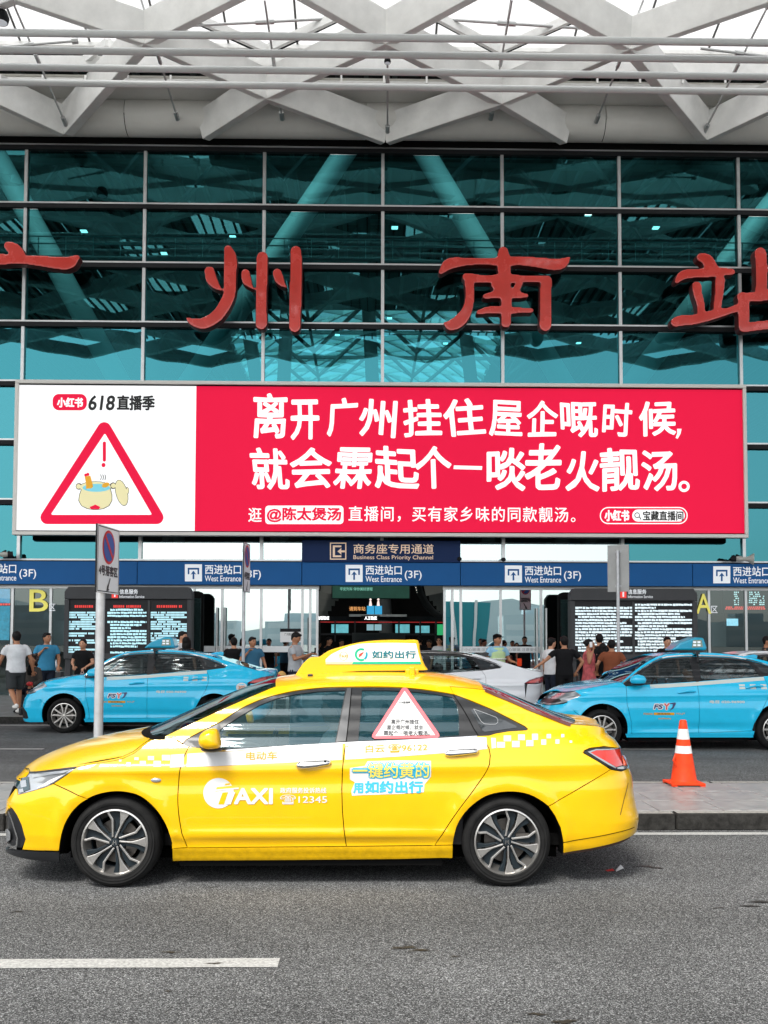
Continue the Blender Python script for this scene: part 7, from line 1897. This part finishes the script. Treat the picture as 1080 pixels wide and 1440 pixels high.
    for s_ in (-1, 1):
        el, wr, d, side, thin, _ = arm_pts[s_]
        for j, (o_, ln) in enumerate(((-.030,.062),(-.010,.074),(.010,.070),(.029,.055))):
            b0 = wr+d*.085*k+side*o_*k; b1 = b0+(d*.6+thin*.35).normalized()*ln*.5*k; b2 = b1+(d*.25+thin*.9).normalized()*ln*.5*k
            capsule(fm, [b0, b1, b2], [.0095*k,.009*k,.0075*k], 7)
        b0 = wr+d*.03*k-side*.036*k; b1 = b0+(d*.6-side*.6).normalized()*.035*k; capsule(fm, [b0, b1, b1+(d*.8+thin*.5).normalized()*.028*k], [.012*k,.011*k,.009*k], 7)
    bm = bmesh.new(); bm.from_mesh(me); fme = bpy.data.meshes.new('f'); fme.from_pydata(fm.v, [], fm.f); bm.from_mesh(fme); bpy.data.meshes.remove(fme); bm.to_mesh(me); bm.free()
    me.polygons.foreach_set('use_smooth', [True]*len(me.polygons)); me.materials.clear()
    link('body', me, SK[skin], t)
    # face details
    e = MB()
    for s_ in (-1, 1): e.ell(tuple(hp(s_*.030,-.087,.014)), .012*k,.008*k,.006*k, 8, 6, HM)
    obj('eyes', e, M['eye'], t, smooth=True, world=False)
    e = MB()
    for s_ in (-1, 1): e.ell(tuple(hp(s_*.031,-.089,.034)), .018*k,.007*k,.004*k, 8, 6, HM)
    obj('eyebrows', e, M['hair'], t, smooth=True, world=False)
    obj('mouth', MB().ell(tuple(hp(0,-.086,-.055)), .020*k,.007*k,.006*k, 8, 6, HM), M['lip'], t, smooth=True, world=False)
    # hair
    h = MB()
    if hair in ('short', 'short_brown'):
        h.ell(tuple(hp(0,.020,.032)), .085*k,.096*k,.104*k, 18, 12, HM); h.ell(tuple(hp(0,-.055,.088)), .062*k,.040*k,.030*k, 14, 8, HM); h.ell(tuple(hp(0,.05,-.02)), .070*k,.05*k,.07*k, 14, 8, HM)
    elif hair == 'long':
        h.ell(tuple(hp(0,.022,.030)), .090*k,.098*k,.108*k, 18, 12, HM); h.ell(tuple(hp(0,.055,-.08)), .088*k,.055*k,.16*k, 16, 12, HM)
        for s_ in (-1, 1): h.ell(tuple(hp(s_*.078,.0,-.06)), .026*k,.05*k,.13*k, 10, 10, HM)
    elif hair == 'curly':
        for q_ in range(46):
            a = q_*2.39996; u_ = (q_+.5)/46; zz = .12-.24*u_; rr_ = .085+.02*math.sin(q_*1.3); px_, py_ = rr_*math.cos(a), rr_*math.sin(a)
            if py_ < -.035 and zz < .07: continue
            h.ell(tuple(hp(px_, py_+.018, zz+.02)), .038*k,.038*k,.038*k, 8, 6, HM)
        h.ell(tuple(hp(0,.022,.035)), .085*k,.092*k,.10*k, 14, 10, HM)
    elif hair == 'bun':
        h.ell(tuple(hp(0,.020,.030)), .087*k,.096*k,.106*k, 18, 12, HM); h.ell(tuple(hp(0,.11,.04)), .045*k,.045*k,.045*k, 12, 8, HM)
    hm = solid_remesh(h, .010 if hair == 'curly' else .012, 2); hm.materials.clear(); link('hair', hm, M['hair2'] if hair in ('curly','short_brown') else M['hair'], t)
    # top
    sm_ = MB(); 
    g = .018
    if top is not None:
        hem = -.02 if not dress else -.02
        torso(sm_, [(pelvis+V(0,0,-.06),(.175+g)*k,(.125+g)*k,Sx),(pelvis+V(0,0,.05),(.165+g)*k,(.115+g)*k,Sx),(pelvis.lerp(chest,.6),(.152+g-(.02 if female else 0))*k,(.108+g)*k,Sx),(chest,(.168+g-(.01 if female else 0))*k,(.122+g)*k,Sx),(chest+V(0,0,.10),(.178+g)*k,(.112+g)*k,Sx),(sh[1]*.5+sh[-1]*.5+V(0,0,.01),(.145+g)*k,(.082+g)*k,Sx),(neck+V(0,0,-.015),(.072)*k,(.066)*k,Sx)])
        if sleeve != 'none':
            for s_ in (-1, 1):
                el, wr, d, side, thin, a0 = arm_pts[s_]
                if sleeve == 'short': 
                    e2 = a0.lerp(el, .62); sm_.tube([a0+V(-s_*.06,0,.012), a0+V(-s_*.01,0,-.012), a0.lerp(el,.3), e2], [.045*k,.058*k,.063*k,.062*k], 14)
                else: sm_.tube([a0+V(-s_*.06,0,.012), a0+V(-s_*.01,0,-.012), a0.lerp(el,.5), el], [.045*k,.060*k,.058*k,.054*k], 14); capsule(sm_, [el, el.lerp(wr,.5), el.lerp(wr,.92)], [.054*k,.048*k,.040*k])
        if dress:
            torso(sm_, [(pelvis+V(0,0,-.50),.27*k,.23*k,Sx),(pelvis+V(0,0,-.30),.235*k,.19*k,Sx),(pelvis+V(0,0,-.05),.19*k,.145*k,Sx),(pelvis+V(0,0,.05),.17*k,.125*k,Sx)])
        cm = solid_remesh(sm_, vox, 2); cm.materials.clear(); link('dress' if dress else 'shirt', cm, top, t)
    if bottom is not None:
        tm = MB(); torso(tm, [(pelvis+V(0,0,-.13),.12*k,.10*k,Sx),(pelvis+V(0,0,-.06),.182*k,.128*k,Sx),(pelvis+V(0,0,.0),.178*k,.123*k,Sx),(pelvis+V(0,0,.06),.165*k,.115*k,Sx)])
        for s_, hip, kn, an in feet:
            if trouser == 'shorts': e2 = hip.lerp(kn, .92); tm.tube([hip+V(0,0,.04), hip, hip.lerp(kn,.5), e2], [.09*k,.105*k,.100*k,.098*k], 14)
            else: tm.tube([hip+V(0,0,.04), hip, hip.lerp(kn,.5), kn, kn.lerp(an,.5), an], [.09*k,.102*k,.088*k,.070*k,.064*k,.058*k], 14)
        cm = solid_remesh(tm, vox, 2); cm.materials.clear(); link('shorts' if trouser == 'shorts' else 'trousers', cm, bottom, t)
    for s_, hip, kn, an in feet:
        d = Vector((s_*.12,-1,0)).normalized(); f_ = Vector((an.x, an.y, 0)); zz = an.z-.08*k
        m = MB(); m.ell(tuple(f_+d*.055*k+Vector((0,0,zz+.035*k))), .046*k,.125*k,.038*k, 14, 8); m.ell(tuple(f_+Vector((0,.01*k,zz+.055*k))), .042*k,.055*k,.055*k, 12, 8)
        m.v = [(v[0], v[1], max(v[2], zz+.002)) for v in m.v]
        obj('shoe', m, shoes or M['dark'], t, smooth='all', world=False)
    if not sit: t.scale = (1.09, 1.09, 1)
    if extras: extras(t, arm_pts, hp, V, k)
    return t
def X(px, Y): return at(px, 900, Y).x
def zhead(px, py, Y): return at(px, py, Y).z       # height of the crown above the road
def phone(side=1, col=None):
    def f(t, ap, hp, V, k):
        el, wr, d, sd_, th, a0 = ap[side]; c = wr+d*.09*k; m = MB().box(c.x-.036,c.x+.036,c.y-.03,c.y-.02,c.z-.02,c.z+.12); obj('phone', m, M['black'], t, world=False, bevel=.004)
    return f
def bag_ex(side, col, size=(.14,.08,.18)):
    def f(t, ap, hp, V, k):
        el, wr, d, sd_, th, a0 = ap[side]; c = wr+d*.09*k; w_, dd, h_ = size
        o = MB().ell((c.x, c.y-.02, c.z-.10-h_*.6), w_*.6, dd*.7, h_*.6, 14, 10); o.tube([(c.x-.03,c.y-.02,c.z-.10),(c.x,c.y-.01,c.z),(c.x+.03,c.y-.02,c.z-.10)], .008, 6); obj('carried_bag', o, col, t, smooth=True, world=False)
    return f
tee_w = cloth('white', (.72,.73,.74)); tee_k = cloth('black', (.012,.012,.013)); grey_s = cloth('dark_grey', (.045,.05,.052)); blue_p = cloth('blue_polo', (.05,.25,.42)); blue_d = cloth('blue_dark', (.05,.16,.26))
grey_t = cloth('grey', (.42,.44,.46)); jeans = cloth('navy', (.02,.025,.04)); cardi = cloth('cardigan', (.06,.055,.05)); brown = cloth('rust', (.22,.07,.035)); pink = cloth('pink_print', (.62,.14,.15), .55); lblue = cloth('light_blue', (.28,.52,.68)); hiviz = cloth('hiviz', (.55,.72,.38)); shoe_w = mat('white_shoe', (.75,.74,.7), .5)
P_ = math.pi
Ha = lambda px, py, Y: zhead(px, py, Y)-.15
# 1 white T-shirt, shorts, walking away at the left edge
person('person', 'man in white T-shirt and grey shorts walking away at the left edge, white trainers', X(21,21.4), 21.5, P_+R(35), Ha(21,888,21.5), top=tee_w, bottom=grey_s, skin='b', trouser='shorts', shoes=shoe_w,
    legs=((Vector((-.10,-.12,.50)),Vector((-.10,-.10,.10))),(Vector((.09,.04,.50)),Vector((.08,.34,.22)))), arms=(((-.10,.02,-.28),(-.16,-.06,-.52)),((.08,-.08,-.27),(.10,-.22,-.45))))
# 2 seated woman in cardigan
def bundle(t, ap, hp, V, k):
    m = MB().box(-.22,.22,-.10,.35,0,.46); obj('suitcase', m, M['dark'], t, world=False, bevel=.04)
    obj('red_purse', MB().ell((.12,-.32,.62),.07,.06,.05,12,8), M['traffic_red'], t, smooth=True, world=False)
    obj('vest_top', MB().ell((0,-.085,.86),.085,.05,.17,14,10), M['black'], t, smooth=True, world=False)
def suit(x, y): pass
p2 = person('person', 'seated woman with curly brown hair in grey cardigan over black top by the left kiosk', X(49,22.3), 22.2, R(-12), 1.62, female=True, top=cardi, bottom=jeans, skin='b', hair='curly', sleeve='long', sit=True, arms=(((-.07,-.05,-.27),(.02,-.27,-.38)),((.07,-.05,-.27),(.0,-.27,-.36))), extras=bundle)
s2 = bpy.data.objects['suitcase']; s2.parent = None; sc_t = tag(s2, 'dark suitcase that the curly-haired woman sits on', 'suitcase'); s2.location = p2.location; s2.rotation_euler = p2.rotation_euler
# 3 blue polo man with hand to mouth
person('person', 'man in light blue polo raising a hand to his mouth behind the seated woman', X(66,23.5), 23.5, R(25), Ha(66,890,23.5), top=blue_p, bottom=jeans, skin='b', arms=(((-.07,-.02,-.28),(.08,-.16,-.08)),((.07,.0,-.28),(.04,-.15,-.45))), head=(R(30),R(-6)))
# 4 woman in black tee holding a plastic bag
person('person', 'woman in black T-shirt holding a clear plastic bag in front of the left kiosk', X(117,23), 23, R(-5), Ha(117,899,23), female=True, top=tee_k, bottom=jeans, hair='bun', arms=(((-.08,-.02,-.26),(.02,-.20,-.34)),((.09,-.02,-.26),(-.01,-.22,-.36))), extras=bag_ex(1, mat('plastic_bag', (.6,.45,.42), .3), (.16,.1,.22)))
# 5 couple beyond the roof sign of the left taxi
person('person', 'dark-haired man in white shirt seen over the left blue taxi roof', X(256,24.5), 24.5, R(70), Ha(256,888,24.5), top=tee_w, bottom=jeans)
person('person', 'woman with long dark hair seen from behind over the left blue taxi roof', X(262,23.6), 23.6, P_-R(20), Ha(261,896,23.6), female=True, top=tee_k, bottom=jeans, hair='long')
# 6 7
person('person', 'man in black T-shirt seen from behind at the left glass doors', X(329,24.5), 24.5, P_+R(15), Ha(329,897,24.5), top=tee_k, bottom=jeans)
person('person', 'balding man in teal blue polo holding his hand to his mouth near the left doors', X(355,24), 24, R(20), Ha(355,896,24), top=blue_d, bottom=jeans, skin='b', arms=(((-.10,-.02,-.28),(.04,-.18,-.05)),((.09,.0,-.28),(.12,-.12,-.46))), head=(R(20),0))
# 8 grey tee looking at phone
person('person', 'man in pale grey T-shirt looking down at his phone left of the doorway', X(415,22.6), 22.6, R(72), Ha(416,889.5,22.6), top=grey_t, bottom=jeans, skin='b', arms=(((-.03,-.08,-.27),(.10,-.30,-.17)),((.02,-.10,-.27),(-.10,-.32,-.17))), head=(0,R(22)), extras=phone(1))
# 9 people within the doorway
for i, (px, py, Y, rz, fm, tp, hr, lb) in enumerate(((462,896,31,R(60),False,tee_k,'short','man in dark shirt turned right inside the doorway, leftmost of the doorway crowd'),(480,899,33,R(30),False,cloth('maroon',(.10,.02,.02)),'short','man in maroon shirt second from left inside the doorway'),(447,902,34,R(100),False,jeans,'short','person in navy at the left jamb of the doorway'),
      (590,895,32,P_,False,tee_k,'short','person in black from behind right of centre in the doorway'),(604,900,33,R(-40),False,jeans,'short_brown','brown-haired person beside the green light box in the doorway'),(618,896,30.3,R(-20),True,tee_w,'bun','woman with glasses in a white collar at the right jamb of the doorway'),(500,903,36,P_,False,jeans,'short','dim figure in navy deep inside the doorway left of centre'),(572,903,36,P_,True,tee_k,'long','long-haired figure deep inside the doorway right of centre'))):
    def gl(t, ap, hp, V, k):
        m = MB()
        for s_ in (-1, 1): m.tube([hp(s_*.03+.018*math.cos(a), -.102, .012+.014*math.sin(a)) for a in [2*P_*q_/10 for q_ in range(11)]], .0035, 5, cap=False)
        obj('glasses', m, M['black'], t, world=False)
    person('person', lb, X(px,Y), Y, rz, Ha(px,py,Y), female=fm, top=tp, bottom=jeans, skin='a' if fm else 'b', hair=hr, extras=gl if i == 5 else None, vox=.02)
# 10 guard
def guard(t, ap, hp, V, k):
    h = MB(); h.ell(tuple(hp(0,.01,.075)), .095*k,.105*k,.055*k, 18, 10); h.ell(tuple(hp(0,-.10,.058)), .07*k,.055*k,.012*k, 14, 6); obj('cap', h, M['black'], t, smooth=True, world=False)
    v = MB(); torso(v, [(V(0,0,.98),.19*k,.138*k,Vector((1,0,0))),(V(0,0,1.15),.178*k,.135*k,Vector((1,0,0))),(V(0,0,1.30),.192*k,.142*k,Vector((1,0,0))),(V(0,0,1.42),.155*k,.11*k,Vector((1,0,0)))]); me = solid_remesh(v, .02, 2); me.materials.clear(); link('safety_vest', me, hiviz, t)
    s_ = MB(); s_.tube([(math.cos(a)*.193*k, math.sin(a)*.146*k, 1.16*k) for a in [2*P_*q_/20 for q_ in range(21)]], .016, 6, cap=False); obj('reflective_tape', s_, M['cone_band'], t, world=False)
    el, wr, d, sd_, th, a0 = ap[1]; c = wr+d*.1*k; obj('orange_paddle', MB().box(c.x-.05,c.x+.05,c.y-.03,c.y,c.z-.05,c.z+.12), M['cone'], t, world=False, bevel=.01)
person('person', 'security guard in black cap, light blue shirt and yellow vest behind the white car', X(699,23), 23, R(22), Ha(699,892,23), top=lblue, bottom=jeans, skin='b', arms=(((-.09,.0,-.28),(-.10,-.10,-.50)),((.09,-.02,-.28),(.14,-.22,-.33))), extras=guard, head=(R(15),0))
# 11 black tee leaning on the white car
person('person', 'man in black T-shirt from behind, one hand on the white car', X(794,21.3), 21.35, P_+R(12), Ha(794,895,21.35), top=tee_k, bottom=tee_k, skin='b', arms=(((-.20,.04,-.24),(-.09,-.02,-.46)),((.20,-.02,-.20),(.42,-.04,-.36))))
person('person', 'man in white T-shirt half hidden behind the man in black', X(775,22.6), 22.6, P_-R(60), Ha(775,897,22.6), top=tee_w, bottom=jeans)
# 13 woman in dress on phone
def ph2(t, ap, hp, V, k): obj('phone', MB().box(hp(-.10,0,0).x-.01, hp(-.10,0,0).x, hp(0,-.06,0).y, hp(0,.0,0).y, hp(0,0,-.07).z, hp(0,0,.06).z), M['white'], t, world=False, bevel=.004)
person('person', 'woman in pink and red dress talking on a phone beside the man in black', X(828,22.2), 22.2, R(75), Ha(828,899,22.2), female=True, top=pink, bottom=None, skin='b', hair='bun', sleeve='none', dress=True, arms=(((-.12,-.02,-.24),(-.02,-.10,.06)),((.06,.0,-.28),(.04,-.12,-.46))), extras=ph2)
person('person', 'man in black behind the woman in the pink dress, before the right kiosk', X(843,23.5), 23.5, P_, Ha(842,892,23.5), top=tee_k, bottom=jeans)
person('person', 'long-haired woman in dark top beside the man in rust T-shirt', X(849,22.5), 22.6, P_, Ha(849,905,22.6), female=True, top=tee_k, bottom=jeans, hair='long')
person('person', 'man in rust brown T-shirt seen from behind before the right kiosk', X(860,21.7), 21.7, P_-R(8), Ha(860,900,21.7), top=brown, bottom=jeans, skin='b', arms=(((-.12,.0,-.26),(-.12,-.14,-.40)),((.12,.0,-.26),(.12,-.14,-.40))))
person('person', 'young man in black facing the camera behind the right blue taxi roof', X(938,24), 24, R(5), Ha(938,896,24), top=tee_k, bottom=jeans)
person('person', 'dark-haired man in grey-blue top at the right edge behind the white car', X(1078,24), 24, R(60), Ha(1078,895,24), top=grey_s, bottom=jeans, skin='b')
person('person', 'dark figure on a phone behind the left glass door at its handle', X(316,30.5), 30.8, P_, Ha(316,903,30.8), top=tee_k, bottom=jeans)
# ---- drivers
def driver(car_loc, x, z, label, top, skin='b', rz=-P_/2, H=1.68, arms=(((-.06,-.18,-.22),(.0,-.42,-.20)),((.06,-.18,-.22),(.06,-.42,-.20)))):
    return person('person', label, car_loc[0]+x, car_loc[1]-.36, rz, H, top=top, bottom=jeans, skin=skin, arms=arms, sit='car', z0=z)
driver(taxi.location, FW+1.50, .03, 'driver of the yellow taxi with both hands on the wheel, behind tinted glass', cloth('driver_white', (.5,.5,.5)), skin='a')
driver(blue.location, .18, .05, 'driver in a red shirt at the wheel of the left blue taxi', cloth('red_shirt', (.40,.03,.03)))
driver(blue_r.location, .18, .05, 'driver in a dark shirt at the wheel of the right blue taxi', tee_k)
